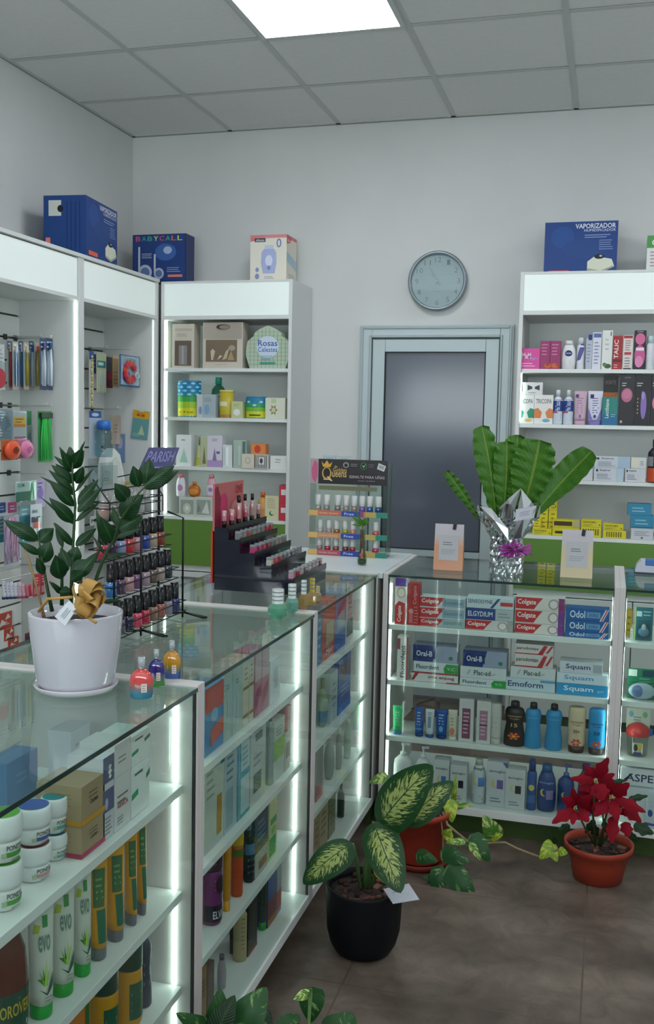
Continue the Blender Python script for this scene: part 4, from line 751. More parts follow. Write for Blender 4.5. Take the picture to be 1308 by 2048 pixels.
# ------------------------------------------------------------------ counter nearest the camera (front glass at x = 1.835)
X = 'X'; XF = 1.788
z1 = ", nearest counter\'s top shelf"; z2 = ", nearest counter\'s second shelf"; z3 = ", nearest counter\'s third shelf"
S = LSH[0]
def cream(label, x0, x1, ys, cols, back=0., dd='4A9A3A'):
    hs = []
    for i, yy_ in enumerate(ys): hs.append(pix('X', XF-.04-back, S, x0, x1, yy_)[2])
    hs.append(0); hs = [hs[0]]+hs[1:]
    for i in range(len(ys)):
        h = hs[i]-hs[i+1]; c_ = onX((x0+x1)/2, base_y((x0+x1)/2, 'X', XF-.04-back, S), XF-.04-back); w_ = (x1-x0)*(c_-CAM).length/FPX
        make_item('cream', label[i], (XF-.04-back, c_.y, S+hs[i+1]+.0003), w_, h-.002, w_, 'DDDEDC', [('t', "POND'S", .40, .28, .74, .40, '3A4A40'), ('r', .38, .14, .98, .25, dd if isinstance(dd, str) else dd[i]), ('r', .3, .12, .4, .24, 'A8B89A'), ('l', .5, .05, .8, .1, 1, '9AA49A')], PI/2-.5, cap='E2E3E4', window=cols[i])
cream(['white cream jar with green lid disc, upper of the left pile', 'white cream jar with green lid disc, lower of the left pile'], -26, 42, [1622, 1717], ['5AA83A', '4A9232'], -.01)
cream(['white cream jar with blue lid disc, top of the middle pile', 'white cream jar with maroon lid disc, bottom of the middle pile'], 35, 100, [1607, 1683], ['3A5AA8', '7A3A44'], .0, ['4A5A9A', 'C08A92'])
cream(['white cream jar with teal lid disc, upper of the far pile', 'white cream jar with teal lid disc, lower of the far pile'], 84, 134, [1590, 1662], ['1F8A9A', '1F7A8A'], .008, '5AA0A0')
kraft = 'A08A6C'
stk = lambda b: [('l', .3, .62, .75, .78, 2, '6A5A44'), ('t', 'GOICOECHEA' if False else 'CREMA', .35, .45, .7, .56, '4A3E30'), ('r', 0, .02, 1, .16, b)]
def lstack(x0, x1, ys, items, dep, back=0., side=None):
    hs = [pix('X', XF-back, S, x0, x1, y)[2] for y in ys]+[0]
    for i, it in enumerate(items):
        a, b, _ = pix('X', XF-back, S, x0, x1, ys[i]); h = hs[i]-hs[i+1]-.0006
        make_item('box', it[0], (XF-back-dep/2, (a+b)/2, S+hs[i+1]+.0003), b-a-.001, h, dep, it[1], it[2], PI/2, side='L' if side else None, sidedeco=it[3] if len(it) > 3 else ())
lstack(163, 210, [1560, 1640], [('brown kraft cream carton with an ochre band, upper of two', kraft, stk('C8902A'), [('r', 0, .02, 1, .16, 'B8842A'), ('l', .3, .4, .8, .8, 5, '8A7658')]), ('brown kraft cream carton with a pink band, lower of two', kraft, stk('B82A5A'), [('r', 0, .02, 1, .16, 'A8284E'), ('l', .3, .4, .8, .8, 5, '8A7658')])], .085, 0, 1)
lstack(206, 228, [1512, 1578], [('white carton with a violet top and pearls, upper one', 'C8C8D0', [('r', 0, .2, 1, 1, '5A5A7A'), ('e', .6, .5, .16, .08, 'E0E0D8'), ('e', .6, .66, .14, .07, 'D0D0C8'), ('e', .6, .36, .12, .06, 'E8E8E0')]), ('white carton with a violet picture, lower one', 'C8C8CC', [('r', 0, .55, 1, 1, '5A5A80'), ('e', .3, .72, .14, .12, 'A8A8C8'), ('l', .15, .1, .8, .45, 5, '7A7A84')])], .07)
lstack(229, 262, [1482, 1549], [('plain white carton with grey print, upper left of four', 'D0D0CE', [('l', .2, .4, .8, .6, 2, '8A8A88')]), ('plain white carton with red print, lower left of four', 'D0D0CE', [('l', .15, .5, .85, .66, 2, '6A6A68'), ('t', 'ARNICA', .15, .4, .8, .5, 'A83A40'), ('l', .15, .1, .6, .25, 3, '8A8A88')])], .07)
lstack(263, 299, [1464, 1525], [('white carton with green stripes, upper right of four', 'DCE4E0', [('p', [(0,.35),(.35,.4),(.35,.52),(0,.47)], '1FA070'), ('p', [(.7,.6),(1,.66),(1,.78),(.7,.7)], '1A7A5A'), ('l', .15, .8, .7, .88, 1, '5A6A64')]), ('white carton with green stripes, lower right of four', 'DCE4E0', [('p', [(0,.35),(.35,.4),(.35,.52),(0,.47)], '1FA070'), ('p', [(.8,.6),(1,.66),(1,.78),(.8,.7)], '1A7A5A'), ('l', .15, .8, .7, .88, 1, '5A6A64')])], .07)
S = LSH[1]
alo_d = [('r', .5, .78, .72, .88, '3A8A4A'), ('p', [(.1,.74),(.35,.74),(.42,.8),(.2,.82)], 'A8B83A'), ('t', 'evo', .30, .58, .82, .72, '6A8A7A'), ('p', [(.2,.36),(.5,.30),(.62,.30),(.45,.36)], '3F7A34'), ('p', [(.48,.30),(.44,.46),(.56,.32)], '2A6A30'), ('p', [(.5,.30),(.82,.46),(.62,.30)], '8AC04A'), ('p', [(.48,.30),(.64,.52),(.60,.32)], 'A0D050'), ('p', [(.46,.30),(.28,.44),(.52,.33)], '6AA83A'), ('p', [(.25,.28),(.6,.24),(.95,.40),(.9,.28),(.6,.22)], '2A5A48'), ('l', .5, .17, .85, .21, 2, '8A9A90')]
for i, (a, b, t_) in enumerate(((59, 106, 1822), (102, 148, 1781), (145, 182, 1753))):
    item(X, XF-.005, S, 'beside the yellow tubes', 'tube', a, b, t_, ['nearest', 'middle', 'farthest'][i]+' white and green aloe lotion tube', .045, 'CBD0C4', alo_d, cap='1F9A3A', rough=.3)
yt = [('p', [(.15,.52),(.75,.52),(.85,.88),(.2,.88)], '3A6A44'), ('p', [(.35,.18),(.85,.18),(.8,.5),(.3,.5)], '1F6A50'), ('l', .3, .6, .7, .8, 4, '7A9A5A')]
for i, (a, b, t_) in enumerate(((175, 214, 1731), (213, 248, 1706), (249, 273, 1677), (270, 292, 1650))):
    item(X, XF-.005, S, 'beside the LED strip' if i == 3 else 'between its neighbours on the shelf', 'tube', a, b, t_, ['first', 'second', 'third', 'fourth'][i]+' yellow and green sun cream tube from the camera', .045, 'D89A24', yt, cap='6A6C70', rough=.3)
# brown bottle and pale bottle cut by the frame
item(X, XF-.005, S, 'at the left edge, beside the aloe tubes', 'lotion', -34, 52, 1865, 'large brown oil bottle with green label', .08, '5A2E24', [('r', .05, .08, 1, .42, '1F4A3A'), ('t', 'OROVERDE', .3, .24, .9, .34, 'B8A83A'), ('l', .3, .12, .8, .18, 1, 'C8C8B8')], cap='2A2420', rough=.2)
S = LSH[2]
item(X, XF-.01, S, z3, 'waist', 273, 303, 1878, 'dark blue grey shampoo bottle', .035, '3A4456', [('l', .3, .3, .7, .6, 3, '7A8494')], cap='2A3040')
for i, (a, b, t_, lab, c) in enumerate(((182, 232, 1958, 'left yellow cream jar with dark green lid', 'C8901F'), (234, 281, 1915, 'right yellow cream jar with dark green lid', 'C8901F'))):
    item(X, XF-.005, S, z3, 'jar', a, b, t_, lab, .05, c, [('r', .3, .1, .8, .55, '1F5A44'), ('l', .35, .2, .75, .45, 3, 'C8B03A')], cap='2E4A3E')
item(X, XF-.005, S, z3, 'box', 140, 178, 2000, 'orange and green carton cut by the lower edge', .04, 'C87A2A', [('p', [(0,0),(1,0),(1,.5),(0,.3)], '3A7A2A'), ('r', .8, 0, 1, 1, '2F6A1F')])

# ------------------------------------------------------------------ middle counter
XF = 1.785
z1 = ", middle counter\'s top shelf"; z2 = ", middle counter\'s second shelf"; z3 = ", middle counter\'s third shelf"; z4 = ", middle counter\'s bottom board"
S = LSH[0]
item(X, XF, S, z1, 'box', 409, 446, 1370, 'blue and red carton', .06, '5A8AB4', [('r', .0, .62, 1, 1, 'C8583A'), ('p', [(.3,.1),(1,.2),(1,.45),(.3,.35)], 'C8604A'), ('e', .5, .55, .2, .1, '8AB0CC')])
for i, (a, b, t_) in enumerate(((447, 464, 1345), (465, 484, 1333))):
    item(X, XF, S, z1, 'box', a, b, t_, ('nearer' if i == 0 else 'farther')+' tall pale grey green perfume carton', .06, 'A8B8B0', [('l', .25, .75, .75, .82, 2, '6A7A74'), ('r', .45, .1, .55, .6, 'C4CEC8')])
for i, (a, b, t_) in enumerate(((485, 497, 1322), (498, 507, 1314))):
    item(X, XF, S, z1, 'box', a, b, t_, ('nearer' if i == 0 else 'farther')+' beige carton with gold bands', .06, 'C8C4B0', [('r', 0, .12, 1, .17, '8A7A4A'), ('r', 0, .55, 1, .60, '8A7A4A'), ('l', .2, .7, .8, .9, 3, '8A866A')])
for i, (a, b, t_) in enumerate(((509, 522, 1304), (523, 537, 1297))):
    item(X, XF, S, z1, 'box', a, b, t_, ('nearer' if i == 0 else 'farther')+' pink carton with pale top', .06, 'B87A8A', [('r', 0, .55, 1, 1, 'C8A8B0'), ('p', [(.1,.1),(.9,.3),(.9,.5),(.1,.35)], 'A8486A')])
item(X, XF, S, z1, 'box', 540, 560, 1318, 'small white carton near the LED strip', .06, 'D8DCDC', [('r', .35, .3, .75, .8, 'B8C0C4')])
S = LSH[1]
item(X, XF, S, z2, 'box', 408, 447, 1503, 'white carton with an ochre panel', .07, 'B8BEB8', [('r', .62, .1, .88, .55, 'A87A2A'), ('l', .1, .6, .5, .9, 4, '8A928A'), ('r', .8, .88, 1, 1, '1F7A6A')])
item(X, XF, S, z2, 'box', 448, 476, 1486, 'white and pale blue carton with a blue side', .07, 'A8B8BE', [('r', .1, .05, .6, .5, '8AA0AA'), ('r', .88, 0, 1, 1, '2F8AA8'), ('l', .15, .6, .7, .9, 4, '6A8088')])
item(X, XF, S, z2, 'box', 478, 498, 1465, 'white carton framed in turquoise', .07, 'B4C8CC', [('r', 0, .48, 1, .56, '2A9AA8'), ('r', 0, 0, .12, 1, '3AA0B0'), ('r', 0, 0, 1, .05, '2A8A9A'), ('l', .25, .62, .85, .85, 4, '7A9AA0')])
stack(X, XF, S, z2, 500, 530, [1445, 1495], [('white carton with dark square, upper of two', 'B8C0BA', [('r', .3, .3, .75, .62, '5A6A66'), ('l', .2, .72, .8, .9, 2, '8A9490')]), ('white carton with dark square, lower of two', 'B8C0BA', [('r', .2, .2, .7, .55, '5A6A66'), ('l', .2, .7, .8, .9, 2, '8A9490')])], dep=.07)
item(X, XF, S, z2, 'lotion', 533, 545, 1430, 'slim grey green bottle', .03, '9AA8A4', [('l', .2, .3, .8, .6, 3, '6A7A76')], cap='5A6A66')
item(X, XF, S, z2, 'box', 547, 568, 1440, 'white carton with a lime green panel', .07, 'BCC4B8', [('r', 0, .35, 1, .68, '8AB03A'), ('l', .2, .75, .8, .9, 3, '8A9488')])
stack(X, XF, S, z2, 569, 580, [1415, 1462], [('dark red carton on the beige one', 'A87A78', [('r', 0, 0, .4, 1, 'B83A40')]), ('beige carton with brown picture', 'B4ACA0', [('r', .2, .3, .9, .7, '7A6058')])], dep=.07)
S = LSH[2]
item(X, XF, S, z3, 'jar', 404, 442, 1706, 'large purple and black hair mask jar', .055, '6A2A62', [('r', .0, .05, 1, .26, '1E1A26'), ('t', 'ELVIVE', .3, .09, .85, .19, 'D8D0DC'), ('e', .6, .52, .22, .12, '2E1A24'), ('l', .35, .46, .8, .6, 3, 'A86A5A')], cap='3A2230')
item(X, XF, S, z3, 'capdown', 445, 461, 1690, 'orange shampoo bottle', .03, 'C88A1F', [('l', .2, .4, .8, .8, 4, 'A86A1A')], cap='D89A2A')
item(X, XF, S, z3, 'jar', 462, 485, 1662, 'red orange hair mask jar with yellow and green lid', .04, 'B8481F', [('r', 0, .56, 1, .66, '4A6A1F')], cap='C8A024')
item(X, XF, S, z3, 'bottle', 487, 507, 1652, 'clear bottle with blue upper half', .035, 'A8B4B4', [('r', 0, .45, 1, .62, '3A6A9A'), ('l', .2, .15, .8, .4, 3, '6A7A80')], cap='7A9AA8', glass=1)
item(X, XF, S, z3, 'box', 509, 535, 1620, 'tall dark blue carton with pale foot', .05, '2A3A52', [('r', 0, 0, 1, .38, 'A8ACA4'), ('r', .3, .08, .9, .22, '8A4A3A'), ('r', 0, .4, 1, .45, '6A4A2A'), ('l', .2, .55, .8, .85, 4, '5A7AA8')])
item(X, XF, S, z3, 'box', 538, 553, 1592, 'narrow green and cream carton', .05, 'C8D0A0', [('r', 0, .05, .8, .35, '2A9A4A'), ('r', .1, .55, .9, .65, '2A9A4A'), ('e', .5, .45, .3, .06, '8AC06A')])
S = .108
item(X, XF, S, z4, 'box', 400, 413, 1940, 'ochre carton behind the green leaves', .05, '8A6A3A', [('l', .2, .5, .8, .8, 4, '5A4424')])
item(X, XF, S, z4, 'box', 414, 428, 1930, 'brown carton behind the green leaves', .05, '5A4440', [('l', .2, .5, .8, .8, 4, '8A746A')])
item(X, XF, S, z4, 'lotion', 434, 452, 1925, 'lilac grey bottle', .03, '9A94A0', [('l', .2, .3, .8, .6, 4, '6A5A8A')], cap='5A4A6A')
item(X, XF, S, z4, 'spray', 467, 492, 1812, 'tall beige hair spray with clear cap', .04, 'A89A74', [('l', .3, .2, .5, .7, 8, '8A7C5A')], cap='B8B8B4')
item(X, XF, S, z4, 'box', 496, 514, 1790, 'black carton with brown print', .05, '2A2622', [('l', .2, .2, .8, .8, 8, '5A4A34'), ('r', 0, 0, 1, .06, '8A3A24')])
item(X, XF, S, z4, 'capdown', 516, 533, 1765, 'dark bottle with bright green cap', .035, '3A4034', [('l', .2, .4, .8, .8, 4, '6A7A4A')], cap='2A8A34')
item(X, XF, S, z4, 'box', 535, 552, 1745, 'blue and maroon carton with orange foot', .05, '3A4A8A', [('r', 0, .1, 1, .5, '7A2A34'), ('r', 0, 0, 1, .14, 'A86A34')])
item(X, XF, S, z4, 'box', 553, 562, 1735, 'narrow red and grey carton', .05, '8A8A94', [('r', 0, .1, 1, .5, 'A8343A')])
# ------------------------------------------------------------------ far left counter
z1 = ", far counter\'s top shelf"; z2 = ", far counter\'s second shelf"; z3 = ", far counter\'s third shelf"; z4 = ", far counter\'s bottom board"
S = LSH[0]
item(X, XF, S, z1, 'box', 632, 643, 1212, 'narrow blue carton', .06, '3A72A0', [('l', .2, .3, .8, .8, 4, '8AB0CC')])
item(X, XF, S, z1, 'box', 644, 668, 1190, 'tall orange carton with a picture', .06, 'C85A3A', [('r', .3, .25, .9, .6, 'B8A880'), ('r', 0, .12, 1, .2, 'A83A24'), ('t', 'Max', .3, .08, .8, .18, 'F0E0D0')])
item(X, XF, S, z1, 'box', 670, 690, 1178, 'blue carton with lilac and red panels', .06, '7A80B8', [('r', 0, 0, 1, .3, '2A5AA8'), ('r', .2, .35, .9, .65, 'A8B0B8'), ('p', [(.2,.6),(1,.7),(1,.85),(.2,.7)], 'C83A44')])
item(X, XF, S, z1, 'box', 691, 706, 1168, 'white carton with red lettering', .06, 'C8C0C0', [('t', 'TEST', .3, .55, .7, .95, 'B83040', 1), ('r', .1, .1, .9, .4, '3A4A44'), ('l', .2, .42, .8, .5, 2, '8A8A8A')])
S = LSH[1]
item(X, XF, S, z2, 'round', 632, 655, 1370, 'round green capped pot', .04, '8A9A7A', [('r', 0, .1, 1, .35, '2A6A8A')], cap='6A7A2A')
item(X, XF, S, z2, 'box', 660, 674, 1345, 'pale grey carton behind the blue one', .06, 'A8B4B0', [('l', .2, .3, .8, .8, 4, '7A8884')])
item(X, XF, S, z2, 'box', 676, 700, 1315, 'tall royal blue carton', .06, '2A52A0', [('r', .1, .6, .9, .9, '5A4A5A'), ('r', 0, 0, 1, .15, '1F6AC0'), ('l', .2, .3, .8, .5, 3, '8AA8D8')])
S = LSH[2]
item(X, XF, S, z3, 'box', 632, 645, 1500, 'grey carton with pink foot', .06, '8A8480', [('r', 0, 0, 1, .3, 'A87A78')])
item(X, XF, S, z3, 'round', 647, 668, 1482, 'round grey glass flacon', .04, '8A8E8C', [('l', .3, .3, .7, .5, 2, '5A5E5C')], cap='C8C8BC')
item(X, XF, S, z3, 'lotion', 670, 684, 1465, 'slim clear bottle with pale cap', .03, 'A0A8A0', [('l', .3, .3, .7, .5, 2, '7A807A')], cap='D0D4C4')
item(X, XF, S, z3, 'lotion', 686, 702, 1450, 'pale green bottle with pale cap', .03, 'A8B8A4', [('l', .3, .3, .7, .5, 2, '7A8A7A')], cap='D0D8C8')
S = .108
item(X, XF, S, z4, 'box', 628, 637, 1625, 'narrow beige carton, nearest of three', .06, '9A8A6A', [('l', .2, .3, .8, .8, 4, '6A5C40')])
item(X, XF, S, z4, 'box', 638, 655, 1605, 'wide beige carton, middle of three', .06, 'A89674', [('l', .2, .3, .8, .8, 4, '6A5C40')])
item(X, XF, S, z4, 'box', 657, 670, 1592, 'olive carton, farthest of three', .06, '7A7A5A', [('l', .2, .3, .8, .8, 4, '5A5A40')])
item(X, XF, S, z4, 'bottle', 674, 688, 1580, 'small black bottle', .03, '1E2A28', [('l', .2, .2, .8, .5, 2, '5A6A68')], cap='14181A')

item(X, 1.56, LSH[0], 'behind the cream jars, seen through the top glass', 'box', 14, 76, 1512, 'plain blue carton', .05, '5A84B8', [('l', .3, .5, .7, .7, 2, '7AA0CC')])
item(X, 1.63, LSH[0], 'deep on the nearest counter top shelf', 'box', 142, 180, 1455, 'white carton with grey end', .05, 'C4C4CC', [('l', .2, .3, .8, .8, 5, '9A9AA4')])

for i, (a, b, t_, c, c2, lab) in enumerate(((-14, 12, 1405, 'C8D4CC', '4A9A5A', 'white and green carton'), (14, 38, 1418, 'C8C4D0', '5A5A8A', 'white and violet carton'), (41, 76, 1404, '3FA04A', '8AC87A', 'bright green pack'))):
    item(X, .285, .14, 'on the lowest slatwall shelf, seen through the glass counter', 'box', a, b, t_, lab, .06, c, [('r', .1, .3, .9, .7, c2), ('l', .2, .75, .8, .9, 2, 'E8E8E8')])
# ================================================================== GOODS HUNG ON THE SLATWALL
def hook(x0, x1, y, z, label):
    o = MB().tube([(x0+.003, 0, 0), (x1, 0, 0), (x1+.004, 0, .012)], .0022, 6, mat('D0D2D2', .3, .6)).build('wire_hook', None, None, (0, y, z))
    MB().box(x0+.0006, x0+.003, -.014, .014, -.012, .012, mat('3A3A38', .6)).build('hook_plate', None, o)
    return tag(o, label, 'hook')
def pack(label, xv, x0, x1, yt, yb, card, deco, name='blister_pack', bub=None, blob=None, thick=.012, cat=None, tilt=0):
    p, q = onX((x0+x1)/2, yt, xv), onX((x0+x1)/2, yb, xv); a, b = onX(x0, (yt+yb)/2, xv).y, onX(x1, (yt+yb)/2, xv).y
    w = b-a; h = p.z-q.z
    o = MB().box(-w/2, w/2, -.0008, .0008, 0, h).build(name, mat(card, .5) if isinstance(card, str) else card, None, (xv, (a+b)/2, q.z), PI/2)
    tag(o, label, cat or name.replace('_', ' '))
    if tilt: o.rotation_euler[1] = tilt
    if deco: decorate(lambda u, v, e: ((u-.5)*w, -.001-e, v*h), deco, o)
    if blob: blob(o, w, h)
    if bub:
        u0, v0, u1, v1 = bub
        MB().box((u0-.5)*w, (u1-.5)*w, -thick, -.0012, v0*h, v1*h, bev=min(.004, thick*.3, (u1-u0)*w*.3)).build('clear_bubble', glassmat('F4F8F8', 'bubble', 1.4, .03, .9), o)
    return o
def brush(c1, c2):
    def f(o, w, h):
        MB().tube([(0, -.006, h*.08), (0, -.006, h*.5), (0, -.007, h*.72), (0, -.006, h*.8)], [w*.16, w*.2, w*.11, w*.11], 8, mat(c1, .3)).build('toothbrush', None, o)
        MB().box(-w*.14, w*.14, -.011, -.004, h*.78, h*.92, mat(c2, .5)).build('bristles', None, o)
    return f
n = ['nearest', 'second', 'third', 'fourth', 'fifth', 'last']
zz = "in the near bay's upper row"
cols = [(14, 24, 'A83A34', 'E0C0B8', 'red'), (25, 36, '2A5AA0', 'D0DCE8', 'dark blue'), (37, 46, '3A6AA8', 'C8D8E8', 'mid blue'), (47, 57, 'B8A42A', 'E0DCC0', 'yellow'), (58, 67, 'C8D0D8', '4A6AB0', 'white'), (69, 78, 'B89A2A', 'C85A3A', 'mustard')]
for i, (a, b, c1, c2, nm) in enumerate(cols):
    pack(f'{nm} toothbrush in a clear blister, {n[i]} of six {zz}', .12+.022*(i % 2), a, b, 682+i % 2*3, 781-i % 2*2, 'A8B0B4', [('r', 0, .82, 1, 1, ['5A6A8A', 'C8C0A8'][i % 2]), ('r', 0, 0, 1, .12, 'B8A8A0'), ('l', .2, .85, .8, .97, 2, 'D8DCDC')], bub=(.08, .06, .92, .8), blob=brush(c1, c2))
for i, (a, b, c1) in enumerate(((80, 92, '5A4A7A'), (92, 105, '2A4A7A'))):
    pack(('violet' if i == 0 else 'navy')+' toothbrush in a silver blister, '+('left' if i == 0 else 'right')+' one beside the LED end of the row', .2, a, b, 677, 780, '2A3A5A', [('r', .1, .1, .9, .75, '8A98A8'), ('l', .1, .82, .9, .95, 2, 'A8C0D8')], bub=(.08, .06, .92, .8), blob=brush('C8D0DC', c1))
pack('red and white carded soother cut off by the left edge, upper row', .24, -14, 9, 688, 779, 'C8CCCC', [('e', .6, .25, .5, .22, 'D8384A'), ('l', .2, .6, .9, .9, 4, '8AA0A8')], bub=(.05, .05, .95, .6))
for y_, lab in ((-1.27, 'nearer'), (-1.19, 'farther')): hook(.022, .20, y_, 1.80, f"white wire hook holding the upper toothbrushes, {lab} one")
# second row of the near bay
pack('grey blue mesh pouch of hair bands, left of the card row', .20, -8, 25, 818, 882, '8A9CA6', [('p', [(.1,.1),(.4,.2),(.2,.5)], 'C8D4DC'), ('p', [(.5,.3),(.9,.5),(.6,.8)], '5A7080'), ('p', [(.3,.6),(.6,.9),(.2,.95)], 'D0DCE0'), ('l', .1, .1, .9, .9, 9, '6A808C')], name='mesh_pouch', bub=(.05, .05, .95, .95))
def ball(c, dk):
    def f(o, w, h):
        MB().sphere((0, -.016, h*.5), w*.48, .016, h*.48, mat(c, .35)).build('case_shell', None, o)
        decorate(lambda u, v, e: ((u-.5)*w, -.0325-e, v*h), [('e', .5, .5, .12, .06, dk), ('e', .5, .38, .1, .05, dk), ('e', .5, .62, .1, .05, dk), ('e', .38, .5, .05, .1, dk), ('e', .62, .5, .05, .1, dk)], o)
    return f
pack('bright orange round soother case with a dark flower', .23, 2, 35, 880, 920, 'C8683A', [], name='soother_case', blob=ball('F0603A', '7A2A1A'))
pack('pink round soother case beside the orange one', .20, 33, 60, 880, 917, 'C87A9A', [], name='soother_case', blob=ball('E888B4', 'C85A90'))
pack('white header card with yellow label above the pink case', .19, 26, 53, 822, 880, 'C4C8C8', [('r', .05, .55, .9, .8, 'D8B030'), ('r', .05, .45, .9, .55, 'C87A3A'), ('l', .15, .6, .8, .75, 2, '8A5A2A'), ('r', .05, .05, .9, .12, 'B85A7A')], name='header_card', bub=(.03, .03, .97, .97))
pack('green and white carded comb between the pink case and the green bag', .15, 52, 63, 822, 915, '3A8A5A', [('r', .1, .0, .95, .7, 'B8C4BC'), ('e', .6, .35, .3, .2, '8AA8B8')], bub=(.05, .05, .95, .7))
def strands(o, w, h):
    g = MB(); rnd = random.Random(4)
    for k in range(26):
        x = (rnd.random()-.5)*w*.85; g.tube([(x*.6, -.006-rnd.random()*.006, h*.86), (x, -.01, h*.5), (x*1.05+rnd.uniform(-.004, .004), -.006-rnd.random()*.006, h*rnd.uniform(.02, .12))], .0013, 5, mat('28B848', .35))
    g.build('green_strands', None, o); MB().box(-w*.42, w*.42, -.014, -.002, h*.86, h*.97, mat('1E2420', .5), bev=.002).build('black_clip', None, o)
pack('bright green bundle of floss picks with black clip', .21, 76, 103, 822, 924, '2A8A40', [], name='floss_bundle', blob=strands)
hook(.022, .23, -1.24, 1.50, "white wire hook holding the green bundle"); hook(.022, .25, -1.31, 1.50, "white wire hook holding the mesh pouch")
# third row
pack('mint green floss card with white corner, third row', .19, 31, 73, 962, 1003, 'C4DCD4', [('r', 0, 0, .72, .5, '1F6A58'), ('t', 'GUM', .1, .72, .4, .9, '1F7A6A'), ('p', [(.62,.05),(.72,.05),(.80,.9),(.74,.9)], '2A9A5A'), ('p', [(.85,.05),(.93,.05),(.80,.8),(.76,.7)], '2A9A5A')], name='carded_floss', bub=(.02, .02, .98, .98))
pack('violet carded brush behind the mint card', .15, 70, 90, 958, 1015, 'B4A8C8', [('e', .5, .5, .3, .2, '8A78B8'), ('l', .2, .7, .8, .9, 2, '6A5A9A')], name='carded_brush')
pack('tiny navy tub hanging at the left edge', .20, -3, 11, 1005, 1026, '24388A', [('l', .2, .3, .8, .7, 2, 'A8B8E0')], name='travel_tub', bub=(.05, .05, .95, .95))
pack('tiny magenta tub hanging beside the navy one', .20, 16, 33, 1004, 1025, 'B03A78', [('l', .2, .3, .8, .7, 2, 'E8C0D8')], name='travel_tub', bub=(.05, .05, .95, .95))
pack('aqua carded toothbrush head pack', .17, 38, 63, 1010, 1086, '5AA8B4', [('r', 0, .72, 1, 1, '8AC0C4'), ('r', .1, .1, .5, .6, '3A8A98'), ('l', .2, .75, .8, .92, 2, 'D8ECEC')], name='carded_brush', bub=(.05, .05, .95, .7))
pack('white card with navy and coral label', .20, 61, 84, 1008, 1070, 'CCD4D8', [('r', .05, .42, .8, .6, '2A2A4A'), ('r', .2, .22, .85, .42, 'E0685A'), ('t', 'dent', .1, .72, .6, .85, '4A6A8A')], name='carded_brush', bub=(.05, .03, .95, .6))
def ribbons(o, w, h):
    g = MB(); rnd = random.Random(9)
    for k in range(18):
        x = (rnd.random()-.5)*w; c = ['C8A0C4', 'A890C0', 'D8C8D8', 'C07A9A'][k % 4]
        g.tube([(x*.5, -.006, h*.95), (x+rnd.uniform(-.01, .01), -.012, h*.6), (x*1.1, -.006, h*.3), (x+rnd.uniform(-.01, .01), -.01, h*rnd.uniform(.02, .2))], .002, 5, mat(c, .25))
    g.build('strands', None, o)
pack('lilac and pink bundle of hair ties in cellophane', .19, 8, 38, 1030, 1128, 'B8B0C0', [('p', [(.2,.3),(.8,.5),(.4,.9)], 'D8D4E0')], name='hair_tie_bundle', blob=ribbons)
pack('white and aqua card at the left edge, third row', .16, -8, 12, 1032, 1085, 'A8C8CC', [('l', .1, .4, .9, .9, 4, '5A8A94'), ('r', 0, 0, 1, .3, '3A9AA8')], name='carded_brush')
hook(.022, .21, -1.25, 1.20, "white wire hook holding the mint floss card")
# fourth row : mini tubes and red boxes
for i in range(8):
    x0 = 4+i*7.6; c = ['E0E0E8', 'D8DCE8', 'E0E0E8', 'D8DCE8', 'D8B8C4', 'D8A8B8', 'C86A7A', 'C83A4A'][i]; cc = ['24346A', '24346A', '24346A', '24346A', 'C84A6A', 'B83A5A', 'A82A3A', 'D8D0D0'][i]
    xv = .20; p, q = onX(x0, 1163+i, xv), onX(x0, 1200-i*.5, xv); w = onX(x0+7, 1180, xv).y-p.y; h = p.z-q.z
    make_item('tube', f"mini {'white' if i < 4 else 'pink'} tube with {'navy' if i < 4 else 'pink' if i < 6 else 'red'} cap, number {i+1} of eight on the lower hooks".replace('number', 'the').replace('1 of', 'first of').replace('2 of', 'second of').replace('3 of', 'third of').replace('4 of', 'fourth of').replace('5 of', 'fifth of').replace('6 of', 'sixth of').replace('7 of', 'seventh of').replace('8 of', 'eighth of'), (xv, p.y+w/2, q.z), w*.95, h, w*.7, c, [('l', .3, .4, .7, .8, 3, '8A90A8')], PI/2, cap=cc, name='mini_tube')
a_ = onX(4, 1163, .2); rl = -1.168-(a_.y-.01); MB_ = MB().tube([(.0265, 0, 0), (.21, 0, 0), (.21, rl, .0), (.0265, rl, 0)], .0025, 6, mat('D0D2D2', .3, .6))
o = MB_.build('wire_rail', None, None, (0, a_.y-.01, a_.z+.008)); tag(o, 'white wire rail above the row of mini tubes', 'rail')
MB().box(.0225, .027, -.006, rl+.006, -.008, .008, mat('C8CACA', .4)).build('mounting_bar', None, o)
for i, (a, b, t_, bb, c) in enumerate(((66, 80, 1148, 1192, 'B82A3A'), (81, 95, 1143, 1188, 'A8243A'))):
    pack(('left' if i == 0 else 'right')+' red carded pack near the plant stem, fourth row', .14, a, b, t_, bb, c, [('r', .1, .1, .9, .4, 'D87A84'), ('l', .2, .55, .8, .85, 3, 'E8B8BC')], bub=(.05, .05, .95, .5))
for i, (a, b, t_, bb) in enumerate(((-6, 24, 1225, 1256), (8, 28, 1254, 1280), (16, 37, 1274, 1297))):
    pack(['top', 'middle', 'bottom'][i]+' orange and white snack sachet of the hanging strip', .20, a, b, t_, bb, 'D8482A', [('p', [(.1,.1),(.6,.3),(.3,.6)], 'F0E8E0'), ('p', [(.5,.5),(.9,.6),(.7,.9)], 'F0D8C8'), ('l', .2, .2, .8, .4, 2, 'F8E8D8')], name='sachet', thick=.014, bub=(.04, .04, .96, .96))
pack('dark red carded pack low on the near bay', .10, 50, 64, 1265, 1292, '7A2A3A', [('r', .1, .5, .9, .8, '3A2A30'), ('l', .2, .1, .8, .4, 2, 'C89AA0')])
